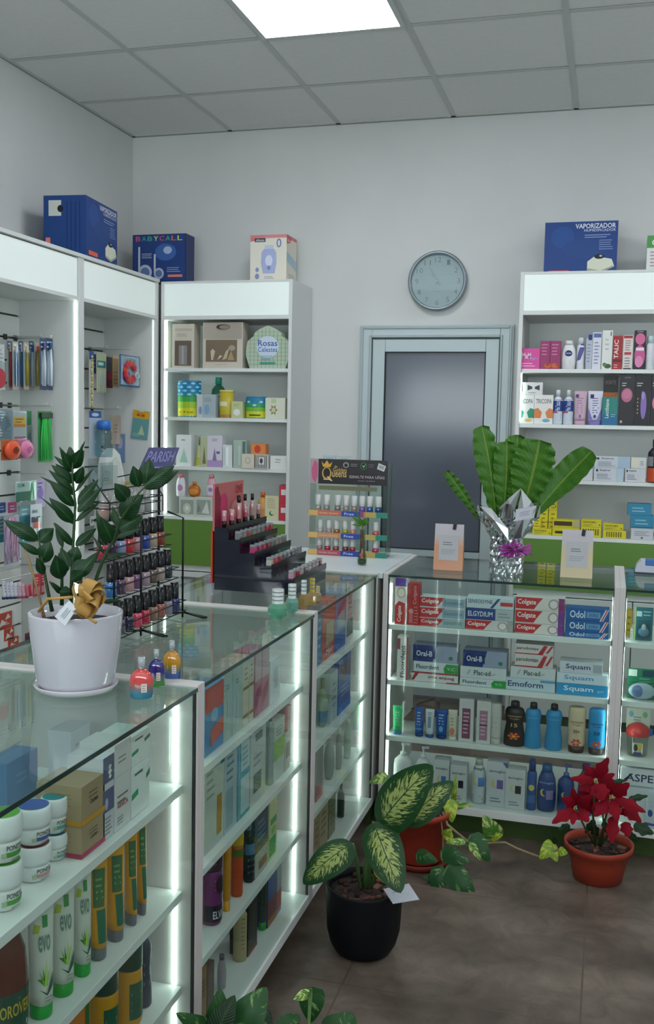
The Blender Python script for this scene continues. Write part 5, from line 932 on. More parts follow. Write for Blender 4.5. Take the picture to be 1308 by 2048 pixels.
# bay beside the corner
def seq(o, w, h):
    g = MB()
    for k in range(16): g.sphere((math.sin(k)*.002, -.004, h*(.03+.058*k)), w*.22, .004, h*.025, mat(['D8B048', 'E8D8A0'][k % 2], .3), 8)
    g.build('beads', None, o)
pack('narrow strip of yellow beaded soother chains', .16, 178, 187, 702, 815, 'C8CCC4', [('r', 0, .85, 1, 1, '3A5A9A')], name='carded_chain', blob=seq)
pack('small blue carded clip behind the bead strip', .10, 184, 192, 708, 747, '3A6AA8', [('l', .2, .3, .8, .8, 3, 'C8D8E8')])
def bud(o, w, h):
    for k in range(4): MB().tube([((k-1.5)*w*.2, -.004, h*-.05), ((k-1.5)*w*.2, -.004, h*.55)], .0018, 5, mat('D8D8CC', .4)).build('brush_stick', None, o)
pack('pale green card with teal label and thin brushes', .13, 193, 212, 706, 784, 'C4CCA8', [('r', .05, .62, .95, .8, '2A8A8A'), ('r', .15, .68, .7, .76, 'D8E8E4'), ('e', .5, .3, .3, .2, 'A8C4C0')], name='carded_brush', blob=bud)
pack('dark red and navy carded toy', .10, 213, 225, 714, 776, '6A2034', [('r', 0, .5, 1, 1, '4A5060'), ('e', .5, .4, .4, .15, 'A82A44')])
pack('narrow tan carded toy left of the teething ring', .14, 225, 237, 711, 774, 'A88A5A', [('l', .2, .1, .8, .5, 4, '7A5A3A'), ('r', 0, .9, 1, 1, 'C8B898')])
def ring(o, w, h):
    g = MB()
    for k in range(11):
        a = k*2*PI/13+.6; g.sphere((-w*.05+math.cos(a)*w*.24, -.010, h*.47+math.sin(a)*h*.26), w*.11, .008, h*.13, mat(['C82A3A', 'B82048', 'D8442A'][k % 3], .3), 10)
    g.build('teething_beads', None, o)
    MB().tube([(w*.28+math.cos(a)*w*.09, -.012, h*.38+math.sin(a)*h*.09) for a in [i*PI/6 for i in range(12)]], .003, 6, mat('D8DCDC', .3), closed=True).build('white_ring', None, o)
pack('blue edged card with a red beaded teething ring', .25, 239, 279, 711, 774, '2A5A94', [('r', .05, .06, .93, .97, 'A8BCC8'), ('e', .55, .82, .25, .1, '5A9AB4'), ('e', .3, .35, .2, .2, '6A5AA0')], name='teething_ring_pack', bub=(.05, .05, .95, .97), blob=ring)
hook(.022, .25, -.52, 1.80, 'white wire hook holding the teething ring pack'); hook(.022, .17, -.62, 1.80, 'white wire hook holding the pale green card')
def nurse(o, w, h):
    g = MB(); g.lathe([(w*.34, 0), (w*.36, h*.05), (w*.36, h*.28), (w*.31, h*.33), (w*.36, h*.38), (w*.34, h*.56), (w*.22, h*.60)], 16, glassmat('D8E8EC', 'nurse', 1.4, .05, 1), (0, -w*.4, 0)); g.build('feeding_bottle', None, o)
    MB().lathe([(w*.30, h*.6), (w*.30, h*.76), (w*.2, h*.80)], 16, mat('3A78D0', .35), (0, -w*.4, 0)).build('bottle_collar', None, o)
pack('clear baby bottle with blue collar on a card', .235, 178, 202, 822, 913, 'B8C8D4', [('r', 0, .85, 1, 1, '2A5AA0'), ('e', .5, .92, .3, .04, 'C8D8EC')], name='baby_bottle_pack', blob=nurse)
pack('slim brown card behind the baby bottle', .10, 197, 204, 840, 862, '8A6A3A', [('l', .2, .2, .8, .8, 3, 'C8A860')])
pack('tan paper sachet hung from the corner hook', .16, 221, 241, 831, 888, 'A8988A', [('p', [(.5,0),(.95,0),(.8,.9)], 'B8AAA0'), ('l', .3, .4, .7, .7, 3, '8A7A6A')], name='paper_sachet')
pack('lilac and blue bundle behind the tan sachet', .15, 232, 250, 868, 926, '6A84A8', [('e', .4, .7, .3, .2, 'A8A0C0'), ('p', [(.2,0),(.8,0),(.7,.5)], '5A7AA8')], name='sock_bundle')
hook(.022, .24, -.64, 1.50, 'white wire hook holding the baby bottle'); hook(.022, .18, -.50, 1.50, 'white wire hook holding the tan sachet')
# card clipped to the end panel, facing the camera
p0, p1 = onY(262, 850, -.372), onY(295, 850, -.372); q0, q1 = onY(278, 821, -.372), onY(278, 878, -.372)
o = MB().box(-(p1.x-p0.x)/2, (p1.x-p0.x)/2, -.001, .001, 0, q0.z-q1.z).build('thermometer_card', mat('6AA0A0', .5), None, ((p0.x+p1.x)/2, -.374, q1.z)); o.rotation_euler[1] = math.radians(6)
tag(o, 'teal card with yellow top clipped to the end panel of the corner bay', 'card')
decorate(lambda u, v, e: ((u-.5)*(p1.x-p0.x), -.001-e, v*(q0.z-q1.z)), [('r', 0, .72, 1, 1, 'D8A828'), ('t', 'MAM', .25, .78, .7, .9, 'D85A2A'), ('p', [(.4,.15),(.8,.15),(.6,.5)], 'B8CCA8'), ('l', .1, .1, .6, .2, 2, 'A8C8C8')], o)
MB().box(-.012, .012, -.006, 0, q0.z-q1.z-.006, q0.z-q1.z+.006, mat('D0D2D2', .3)).build('clip', None, o)
# white rounded appliance and clear bottles low in the corner bay
xb = .22; a, b = onX(192, 980, xb), onX(262, 980, xb); tz = onX(222, 897, xb).z
mb = MB(); W_ = b.y-a.y; hh_ = tz-.80; out = [(-W_*.42, 0), (-W_*.40, hh_*.6), (-W_*.25, hh_*.94), (-W_*.05, hh_), (W_*.12, hh_*.93), (W_*.26, hh_*.68), (W_*.42, hh_*.35), (W_*.52, 0)]
mb.prism(list(reversed(out)), -.02, .02, mat('F0F2EE', .35)); o = mb.build('changing_pad_board', None, None, (.20, (a.y+b.y)/2+.02, .8006), PI/2)
tag(o, 'white rounded panel standing low in the corner slatwall bay', 'panel')
MB().prism([(x*.8, z*.9+.01) for x, z in reversed(out)], -.024, -.0205, mat('E4E8E4', .4)).build('recess', None, o)
struct_shelf = MB().box(.03, .26, -.36, .36, .77, .80, wh, bev=.001).build('glass_shelf', None, slatB)
for i, (x0, x1, yt, yb, c, nm) in enumerate(((176, 196, 917, 1010, 'D4E4E4', 'left'), (201, 226, 925, 985, 'DCE4E0', 'middle'), (203, 228, 990, 1045, 'A8C0DC', 'lower right'))):
    pack(f'clear blister of glass baby ware with grey print, {nm} one in the corner bay', .27, x0, x1, yt, yb, glassmat('E8F0F0', 'card', 1.4, .05, 1), [('e', .5, .62, .3, .12, 'A0B0B0'), ('r', .1, .05, .9, .25, '4A9AB8' if i == 2 else 'B0BCBC'), ('l', .2, .4, .8, .5, 2, '6A7A7A')], name='clear_pack', bub=(.05, .05, .95, .9), thick=.03)
o = pack('white price strip with three grey numerals in the corner bay', .26, 180, 202, 1031, 1050, 'CDD1CD', [('t', '100', .1, .3, .9, .7, '3A3E40')], name='price_strip')
pack('yellow boxed wipes low in the corner bay', .24, 250, 264, 962, 990, 'C8A858', [('l', .2, .3, .8, .7, 3, 'E8E0C8')], name='wipes_pack', bub=(.04, .04, .96, .96))

# ================================================================== THINGS ON THE COUNTERS
ZC = .9216
def gradmat(cols, h, glassy=.0):
    k = ('gr', str(cols), h)
    if k in _mc: return _mc[k]
    m = bpy.data.materials.new('tinted_glass'); m.use_nodes = True; nt, b = nodes(m)
    tc = nt.nodes.new('ShaderNodeTexCoord'); sp = nt.nodes.new('ShaderNodeSeparateXYZ'); mr = nt.nodes.new('ShaderNodeMapRange'); r = nt.nodes.new('ShaderNodeValToRGB')
    mr.inputs['From Max'].default_value = h
    nt.links.new(tc.outputs['Object'], sp.inputs[0]); nt.links.new(sp.outputs[2], mr.inputs[0]); nt.links.new(mr.outputs[0], r.inputs[0]); nt.links.new(r.outputs[0], b.inputs['Base Color'])
    while len(r.color_ramp.elements) < len(cols): r.color_ramp.elements.new(.5)
    for e, (p, c) in zip(r.color_ramp.elements, cols): e.position = p; e.color = (*lin(c), 1)
    b.inputs['Roughness'].default_value = .08; b.inputs['Coat Weight'].default_value = 1; b.inputs['Transmission Weight'].default_value = glassy
    _mc[k] = m; return m
clear = gradmat([(0, 'B4BCBE'), (1, 'C8D0D2')], .03, .55)
def dome_perfume(label, px, py, x0, x1, ytop, ycap, cols):
    p = onZ(px, py, ZC); r = (x1-x0)/2*(p-CAM).length/FPX; c = p+Vector((-.45, .89, 0))*r*.55
    top = onY(px, ytop, c.y).z-ZC; cap = onY(px, ycap, c.y).z-ZC
    o = MB().lathe([(r*.85, 0), (r*.98, .003), (r, top*.45), (r*.98, top*.62), (r*.9, top*.76), (r*.74, top*.88), (r*.5, top*.96), (r*.3, top)], 32, gradmat(cols, top, .25), sy=.6).build('perfume_bottle', None, None, (c.x, c.y, ZC), .25)
    MB().lathe([(r*.26, top), (r*.26, top+.006)], 20, mat('C8CCD0', .2, .8)).build('collar', None, o)
    MB().lathe([(r*.30, top+.004), (r*.30, cap)], 20, clear).build('cap', None, o)
    decorate(lambda u, v, e: (math.sin((u-.5)*2.4)*r*1.0, -math.cos((u-.5)*2.4)*r*.6-.001-e, v*top), [('r', .55, .25, .75, .55, 'D8C8C0'), ('l', .58, .3, .72, .5, 3, '8A7A78')], o)
    tag(o, label, 'perfume')
dome_perfume('domed perfume bottle, coral above and blue below, nearest of three', 283, 1399, 261, 308, 1338, 1312, [(0, '1F7AA0'), (.2, '3A88A0'), (.45, 'A86A60'), (.6, 'E04A48')])
dome_perfume('domed perfume bottle, violet above and green below, middle of three', 313, 1375, 296, 330, 1318, 1297, [(0, '4A9A3A'), (.2, '5A9A5A'), (.4, '6A6A8A'), (.55, '2A1F7A')])
dome_perfume('domed perfume bottle, amber above and blue below, farthest of three', 344, 1361, 326, 362, 1302, 1281, [(0, '2A5AA8'), (.25, '3A62A0'), (.45, '9A8A2A'), (.65, 'D8961A')])
def crystal(label, px, py, x0, x1, ytop, ycap, col, capc, square=False, flat=1):
    p = onZ(px, py, ZC); s = (p-CAM).length/FPX; w = (x1-x0)*s; c = p+Vector((-.4, .92, 0))*w*.45
    top = onY(px, ytop, c.y).z-ZC; cap = onY(px, ycap, c.y).z-ZC; n_ = 4 if square else 10
    o = MB().lathe([(w*.40, 0), (w*.54, top*.3), (w*.54, top*.72), (w*.40, top)], n_, gradmat([(0, col), (1, col)], top, .5), xf=Matrix.Rotation(.5, 4, 'Z')).build('perfume_bottle', None, None, (c.x, c.y, ZC))
    for f in o.data.polygons: f.use_smooth = False
    cm = MB().lathe([(w*.32 if not square else w*.3, top), (w*.32 if not square else w*.3, cap)], 8 if not square else 4, mat(capc, .12, coat=.5), xf=Matrix.Rotation(.5, 4, 'Z')).build('cap', None, o)
    for f in cm.data.polygons: f.use_smooth = False
    g = MB()
    for k in range(3): g.lathe([(w*(.33 if not square else .31), top+(cap-top)*(.2+.28*k)), (w*(.33 if not square else .31), top+(cap-top)*(.28+.28*k))], 8 if not square else 4, mat('7A8684', .3), cap=False, xf=Matrix.Rotation(.5, 4, 'Z'))
    g.build('cap_rings', None, o); tag(o, label, 'perfume')
crystal('low round green crystal perfume bottle, nearer of two', 557, 1240, 542, 580, 1206, 1178, '6AB898', 'E0E6E4')
crystal('low round green crystal perfume bottle, farther of two', 585, 1226, 574, 600, 1196, 1168, '7AC0AA', 'E0E6E4')
crystal('amber perfume bottle with clear cap, left of three', 608, 1222, 596, 614, 1188, 1160, 'C09A5A', 'DCE2E0', True)
crystal('amber perfume bottle with golden cap, middle of three', 625, 1212, 613, 631, 1184, 1156, 'C8A45A', 'B89A1A', True)
crystal('small amber perfume bottle, right of three by the frame', 636, 1203, 629, 643, 1185, 1172, 'C8A868', 'C8B88A', True)
# nail varnish on the black wire rack ---------------------------------
XR = 1.52; wire = mat('0C0C0E', .35, .3)
rk = thing('wire_display_rack', 'black wire display rack with stepped rows of nail varnish, behind the white pot', 'display rack', (XR, -2.90, ZC))
ya, yb_ = -.185, .19; tz = [.020, .108, .196, .287]; tx = [0, -.022, -.044, -.066]
for name_, pts in (('upright', [(-.005, yb_, 0), (-.005, yb_, .27), (-.05, yb_, .285)]), ('upright', [(-.005, ya+.125, .0), (-.005, ya+.125, .27)]), ('upright', [(-.012, ya, .01), (-.012, ya, .27), (-.05, ya, .285)])):
    MB().tube(pts, .0028, 8, wire).build(name_, None, rk)
for yy_ in (ya+.125, yb_): MB().tube([(-.10, yy_, .004), (-.03, yy_, .010), (.0, yy_, .014), (.055, yy_, .0032), (.062, yy_+.006, .0032), (.05, yy_+.012, .0032), (.0, yy_+.012, .010)], .003, 8, wire).build('foot', None, rk)
for k in range(4):
    x = tx[k]; z = tz[k]; g = MB(); a_, b_ = (ya, yb_) if k < 3 else (ya+.06, yb_-.02)
    for dz in (0, .028): g.tube([(x+.005, a_, z+dz), (x+.005, b_, z+dz), (x-.034, b_, z+dz), (x-.034, a_, z+dz)], .0015, 6, wire, closed=True)
    for q in range(9): yy_ = a_+(b_-a_)*q/8; g.tube([(x+.005, yy_, z), (x-.034, yy_, z)], .0012, 5, wire)
    g.build('wire_tray', None, rk)
g = MB(); z = .36; a_, b_ = ya+.06, yb_-.02
g.tube([(-.055, a_, .33), (-.055, b_, .33), (-.105, b_, .33), (-.105, a_, .33)], .0018, 6, wire, closed=True); g.tube([(-.055, a_, .287), (-.055, a_, .33), (-.10, a_, .385)], .0018, 6, wire); g.tube([(-.055, b_, .287), (-.055, b_, .33), (-.10, b_, .385)], .0018, 6, wire)
g.tube([(-.075, a_+.0, .36), (-.075, b_, .36)], .0018, 6, wire); g.build('top_frame', None, rk)
pa, pb, pc, pd = onX(298, 895, 1.40), onX(359, 895, 1.40), onX(344, 936, 1.46), onX(277, 940, 1.46)
L0 = Vector((XR, -2.90, ZC)); cardm = mat('2A2A66', .35)
cdv = [pd-L0, pc-L0, pb-L0, pa-L0]; nv = (cdv[1]-cdv[0]).cross(cdv[3]-cdv[0]).normalized()
crd = MB().add(cdv+[v-nv*.002 for v in cdv], [(0, 1, 2, 3), (7, 6, 5, 4), (1, 0, 4, 5), (2, 1, 5, 6), (3, 2, 6, 7), (0, 3, 7, 4)], cardm).build('header_card', None, rk)
def csurf(u, v, e):
    lo = cdv[0].lerp(cdv[1], u); hi = cdv[3].lerp(cdv[2], u); return tuple(lo.lerp(hi, v)+nv*e)
decorate(csurf, [('l', .04, .1, .96, .9, 14, '4A4A8A'), ('t', 'PARISH', .08, .3, .92, .82, '7878A8'), ('r', .04, .04, .96, .08, '8A8AB8')], crd)
MB().tube([(-.10, 0, .385), tuple((cdv[0]+cdv[1])/2)], .0015, 6, wire).build('card_stem', None, rk)
def varnish(loc, c, capc='0E0E12', h=.078, w=.029, label='', grp=None, glit=False, proto={}):
    key = (str(c), capc, h, w)
    if key not in proto:
        o = MB().lathe([(w*.42, 0), (w*.5, .002), (w*.5, h*.38), (w*.44, h*.45), (w*.25, h*.48), (w*.25, h*.5)], 14, gradmat([(0, c), (1, c)], h*.5, .1)).build('nail_varnish_bottle')
        kc = 1.3 if capc == 'D4D4D4' else 1; MB().lathe([(w*.38*kc, h*.46), (w*.40*kc, h*.5), (w*.37*kc, h)], 14 if kc == 1 else 4, mat(capc, .25) if capc != 'clear' else gradmat([(0, 'A8A8A4'), (1, 'C8C8C4')], h, .5)).build('cap', None, o)
        proto[key] = o
    else: o = copy_tree(proto[key])
    o.location = loc; tag(o, label, 'nail varnish'); o['group'] = grp
    return o
rnd = random.Random(5)
ordn = ['first', 'second', 'third', 'fourth', 'fifth', 'sixth', 'seventh', 'eighth', 'ninth']
PAL = [[('5A5468', 'grey violet'), ('2A2444', 'dark navy'), ('D84A6A', 'pink'), ('B8304A', 'crimson'), ('8A6A5A', 'taupe'), ('A05A50', 'rust'), ('8A8490', 'grey'), ('2A2A6A', 'indigo')],
       [('2A6AA8', 'blue'), ('5A3A5A', 'plum'), ('C89AA0', 'rose'), ('8A5A8A', 'mauve'), ('A890A0', 'lilac grey'), ('6A5A50', 'brown'), ('A89A90', 'beige'), ('2A3A44', 'slate')],
       [('A82A48', 'raspberry'), ('5A2A6A', 'purple'), ('8A9AC0', 'pale blue'), ('C83A3A', 'red'), ('C890A0', 'dusty pink'), ('2A4AA0', 'royal blue'), ('B8A894', 'sand'), ('8A3A30', 'brick')]]
for k in range(3):
    for q in range(8):
        c, nm = PAL[k][q]
        varnish((XR+tx[k]-.014, -2.90+ya+.030+q*.0445, ZC+tz[k]+.0022), c, label=f"{nm} nail varnish, black cap, {ordn[q]} from the camera on the wire rack's {['bottom', 'middle', 'upper'][k]} row", grp='nail varnish bottles on the black wire rack')
for q in range(7):
    varnish((XR+tx[3]-.014, -2.90+ya+.078+q*.038, ZC+tz[3]+.0022), ['A88A80', 'B8B4B0', '9A8A88', 'C0B8B4', 'A89890', 'B8B8B8', 'A0A4A4'][q], 'clear', .068, .027, f"glitter nail varnish with clear cap, {ordn[q]} from the camera on the wire rack's top tray", 'glitter nail varnish on top of the black wire rack')
# black stepped lipstick stand ----------------------------------------
ls = thing('lipstick_stand', 'black stepped stand of lip glosses with a pink header card, on the far left counter', 'display stand', (1.56, -2.10, ZC))
stx = [(-.13, -.09, 1.119), (-.09, -.050, 1.081), (-.050, .0, 1.041), (.0, .055, 1.005), (.055, .128, .968)]; y0, y1 = -.165, .195
blk = mat('0E1226', .1, coat=.6)
poly = [(-.135, 0)]
poly += [(-.135, 1.119-ZC)]
for a_, b_, z in stx: poly += [(a_, z-ZC), (b_, z-ZC)]
poly += [(.128, 0)]
pl = []
for p in poly:
    if not pl or (Vector(p)-Vector(pl[-1])).length > 1e-5: pl.append(p)
MB().prism(pl, y0, y1, blk).build('stepped_body', None, ls)
for a_, b_, z in stx: MB().box(b_-.001, b_+.002, y0, y1, z-ZC-.012, z-ZC+.007, mat('1A1A20', .2)).build('step_lip', None, ls)
hz = 1.255-ZC
hd = MB().box(-.142, -.1355, y0, -.165+.255, .185, hz).build('header_card', mat('C0686A', .4), ls)
decorate(lambda u, v, e: (-.1355+e, y0+.255*u, .185+(hz-.185)*v), [('p', [(.0,0),(.45,0),(.1,.95),(0,.9)], '8A2A40'), ('p', [(.22,.05),(.34,.05),(.42,.6),(.36,.78),(.22,.75),(.18,.5)], 'C83A6A'), ('t', 'ONE', .70, .72, .96, .92, 'A8303A'), ('e', .75, .4, .2, .2, 'D08A84')], hd)
MB().box(-.146, -.1405, y0-.002, y0+.18, .02, .19, mat('C8421F', .4)).build('side_card', None, ls)
lipc = ['C8A8A4', 'B8A09C', 'C8605A', 'A8A4A0', 'B89A94', '9A8A88', 'C83A4A', 'C02A4A']
lipr = [['8A8A8C', '9A9894', 'C85A50', '9A9490', 'A89A90', '8A8A88', 'C83A4A', 'C84054'], ['C83A78', 'B02A68', 'C83A60', 'A03050', '8A8480', '9A948A', 'A89A84', '8A8A86'], ['C8C4BC', 'D83A3A', 'B83A40', '6A6A74', '7A7A82', '5A5A64', '8A8A90', '9A9A9C'], ['C890A4', 'B82A4A', 'D0A8B4', '6A6A70', 'C8B0A4', 'A8A0A0', 'B8A4A0', 'B83A44']]
proto_l = {}
def lip(loc, c, lab):
    if c not in proto_l:
        o = MB().box(-.009, .009, -.0105, .0105, 0, .018, gradmat([(0, c), (1, c)], .018, .2), bev=.0015).build('lip_colour')
        MB().box(-.0088, .0088, -.0103, .0103, .0182, .027, gradmat([(0, '8A8E90'), (1, 'A8ACAE')], .027, .3), bev=.0015).build('cap', None, o)
        proto_l[c] = o
    else: o = copy_tree(proto_l[c])
    o.location = loc; tag(o, lab, 'lip colour'); o['group'] = 'lip colours on the black stepped stand'
for k in range(4):
    a_, b_, z = stx[k+1]
    for q in range(8): lip((1.56+b_-.013, -2.10+y0+.022+q*.0425, z+.0006), lipr[k][q], f"square lip colour, {ordn[q]} from the camera on the lipstick stand's {['second', 'third', 'fourth', 'lowest'][k]} step")
for q in range(10):
    tall = q in (3, 4, 6, 7); zb = 1.119; h = .052 if not tall else .070; xx = 1.56-.125+.02+(.008 if q % 2 else -.006)
    c = ['C8788A', 'D07A8A', 'C86A7A', 'D88A94', 'C87A84', 'C85A70', 'B86A6A', 'B88A84', 'C89A90', 'B87A74'][q]
    o = MB().lathe([(.0075, .018), (.008, .02), (.008, h*.92), (.006, h)], 12, gradmat([(0, c), (.6, c), (1, 'C8B0B4')], h, .15)).build('lip_gloss', None, None, (xx, -2.10+y0+.020+q*.031, zb+.0006))
    MB().lathe([(.0068, 0), (.0072, .018)], 12, mat('121216', .25)).build('cap', None, o)
    if tall: MB().lathe([(.0055, h), (.0055, h+.022)], 12, mat('24141C', .25)).build('upper_cap', None, o)
    tag(o, f"{'tall' if tall else 'short'} pink lip gloss, {ordn[q] if q < 9 else 'last'} from the camera on the lipstick stand's top step", 'lip gloss', 'lip glosses on the top step')
# acrylic nail varnish stand on the corner counter ---------------------
ax0, ax1, ay = 1.462, 1.776, -1.35; ZK = .9256
ac = thing('acrylic_display_stand', 'clear acrylic stand of white capped nail varnish with a black header, on the corner counter', 'display stand', ((ax0+ax1)/2, ay, ZK))
hw = (ax1-ax0)/2; acr = glassmat('E8F0EA', 'acrylic', 1.5, .01, 1)
for s in (-1, 1): MB().box(s*hw-.002, s*hw+.002, -.002, .085, 0, 1.30-ZK, acr).build('side_panel', None, ac)
MB().box(-hw+.003, hw-.003, .083, .086, 0, 1.21-ZK, acr).build('back_panel', None, ac)
sz = [0.0, .069, .158]
for k, z in enumerate(sz):
    MB().box(-hw+.003, hw-.003, 0, .082, z, z+.003, acr).build('shelf', None, ac)
    st = MB().box(-hw-.004, hw+.004, -.006, -.003, z, z+.021, mat(['B85A68', 'C8906A', 'C8705A'][k], .4)).build('shelf_edge_strip', None, ac)
    decorate(lambda u, v, e, z=z: (-hw-.004+(2*hw+.008)*u, -.006-e, z+.021*v), [('r', 0, 0, .12, 1, 'D8B068'), ('r', .42, 0, .66, 1, '2A4AA0'), ('t', 'Free', .46, .25, .58, .75, 'C8D0E8'), ('r', .66, 0, .70, 1, '8A4A6A'), ('r', .72, 0, .86, 1, 'B8A458'), ('r', .86, 0, 1, 1, '2A8A78'), ('t', 'Golden Queens', .14, .3, .38, .7, 'E8C8A8')], st)
hz0, hz1 = 1.211-ZK, 1.309-ZK
hd = MB().box(-hw, hw, -.008, -.004, hz0, hz1).build('header_board', mat('1A1518', .3), ac)
decorate(lambda u, v, e: (-hw+2*hw*u, -.008-e, hz0+(hz1-hz0)*v), [('r', 0, 0, .11, 1, 'A89AA0'), ('p', [(.03,.2),(.07,.02),(.1,.3),(.1,.8),(.06,.95),(.02,.6)], 'C85A80'),
    ('e', .22, .42, .062, .26, 'C8A04A'), ('e', .22, .44, .045, .2, '1A1518'), ('p', [(.17,.68),(.27,.68),(.29,.9),(.255,.78),(.22,.95),(.185,.78),(.15,.9)], 'D8A83A'), ('p', [(.22,.3),(.25,.3),(.30,.12),(.27,.12)], 'D8C08A'),
    ('t', 'the', .32, .66, .36, .76, 'C8A860'), ('t', 'Golden', .30, .50, .48, .66, 'C8A04A'), ('t', 'ueens', .29, .28, .48, .5, 'D0B070'), ('r', .18, .16, .28, .19, 'D8C8A8'),
    ('e', .47, .78, .04, .12, '8A8A8C'), ('e', .47, .77, .022, .07, '1A1518'), ('l', .53, .74, .62, .84, 2, '8A8A8A'), ('e', .70, .76, .045, .15, '3A6A48'), ('e', .70, .76, .034, .115, '14161A'), ('p', [(.675,.8),(.70,.68),(.73,.86),(.70,.76)], '8AC09A'), ('l', .76, .72, .85, .84, 2, '6A6A6A'),
    ('p', [(.87,.66),(.96,.56),(.985,.78),(.89,.9)], 'D0D0D0'), ('p', [(.89,.70),(.95,.64),(.965,.76),(.90,.83)], 'A0A0A0'), ('t', 'ESMALTE PARA UÑAS', .52, .26, .97, .40, 'B8A8B4'), ('t', 'LINEA QUEENS', .63, .13, .85, .19, '8A7A84')], hd)
MB().box(-hw+.012, hw-.06, .079, .082, .255, .272, mat('8A8A6A', .5)).build('back_label', None, ac)
rows = [(2, [(636, 'A8A4A0'), (653, 'A09890'), (675, '8A8688'), (692, '9A9498'), (708, '9A8A84'), (724, '7A5AA8'), (739, '1A5AA0'), (756, '1A4A88')]), (1, [(641, 'B8B8B8'), (658, 'B89AA0'), (674, 'A8682A'), (691, 'A8A83A'), (706, 'D88A7A'), (752, 'D0585A')]), (0, [(640, 'A88A88'), (656, 'B82A4A'), (673, 'A05058'), (692, '7A3038'), (706, 'A83A48'), (752, 'D02A68')])]
for k, lst in rows:
    for q, (px_, c) in enumerate(lst):
        X_ = onY(px_, 1060, ay+.03).x
        varnish((X_, ay+.026, ZK+sz[k]+.0036), c, 'D4D4D4', .078 if k == 2 else .066, .026, f"white capped nail varnish, {ordn[q]} from the left on the acrylic stand's {['bottom', 'middle', 'top'][k]} shelf", 'white capped nail varnish on the acrylic stand')
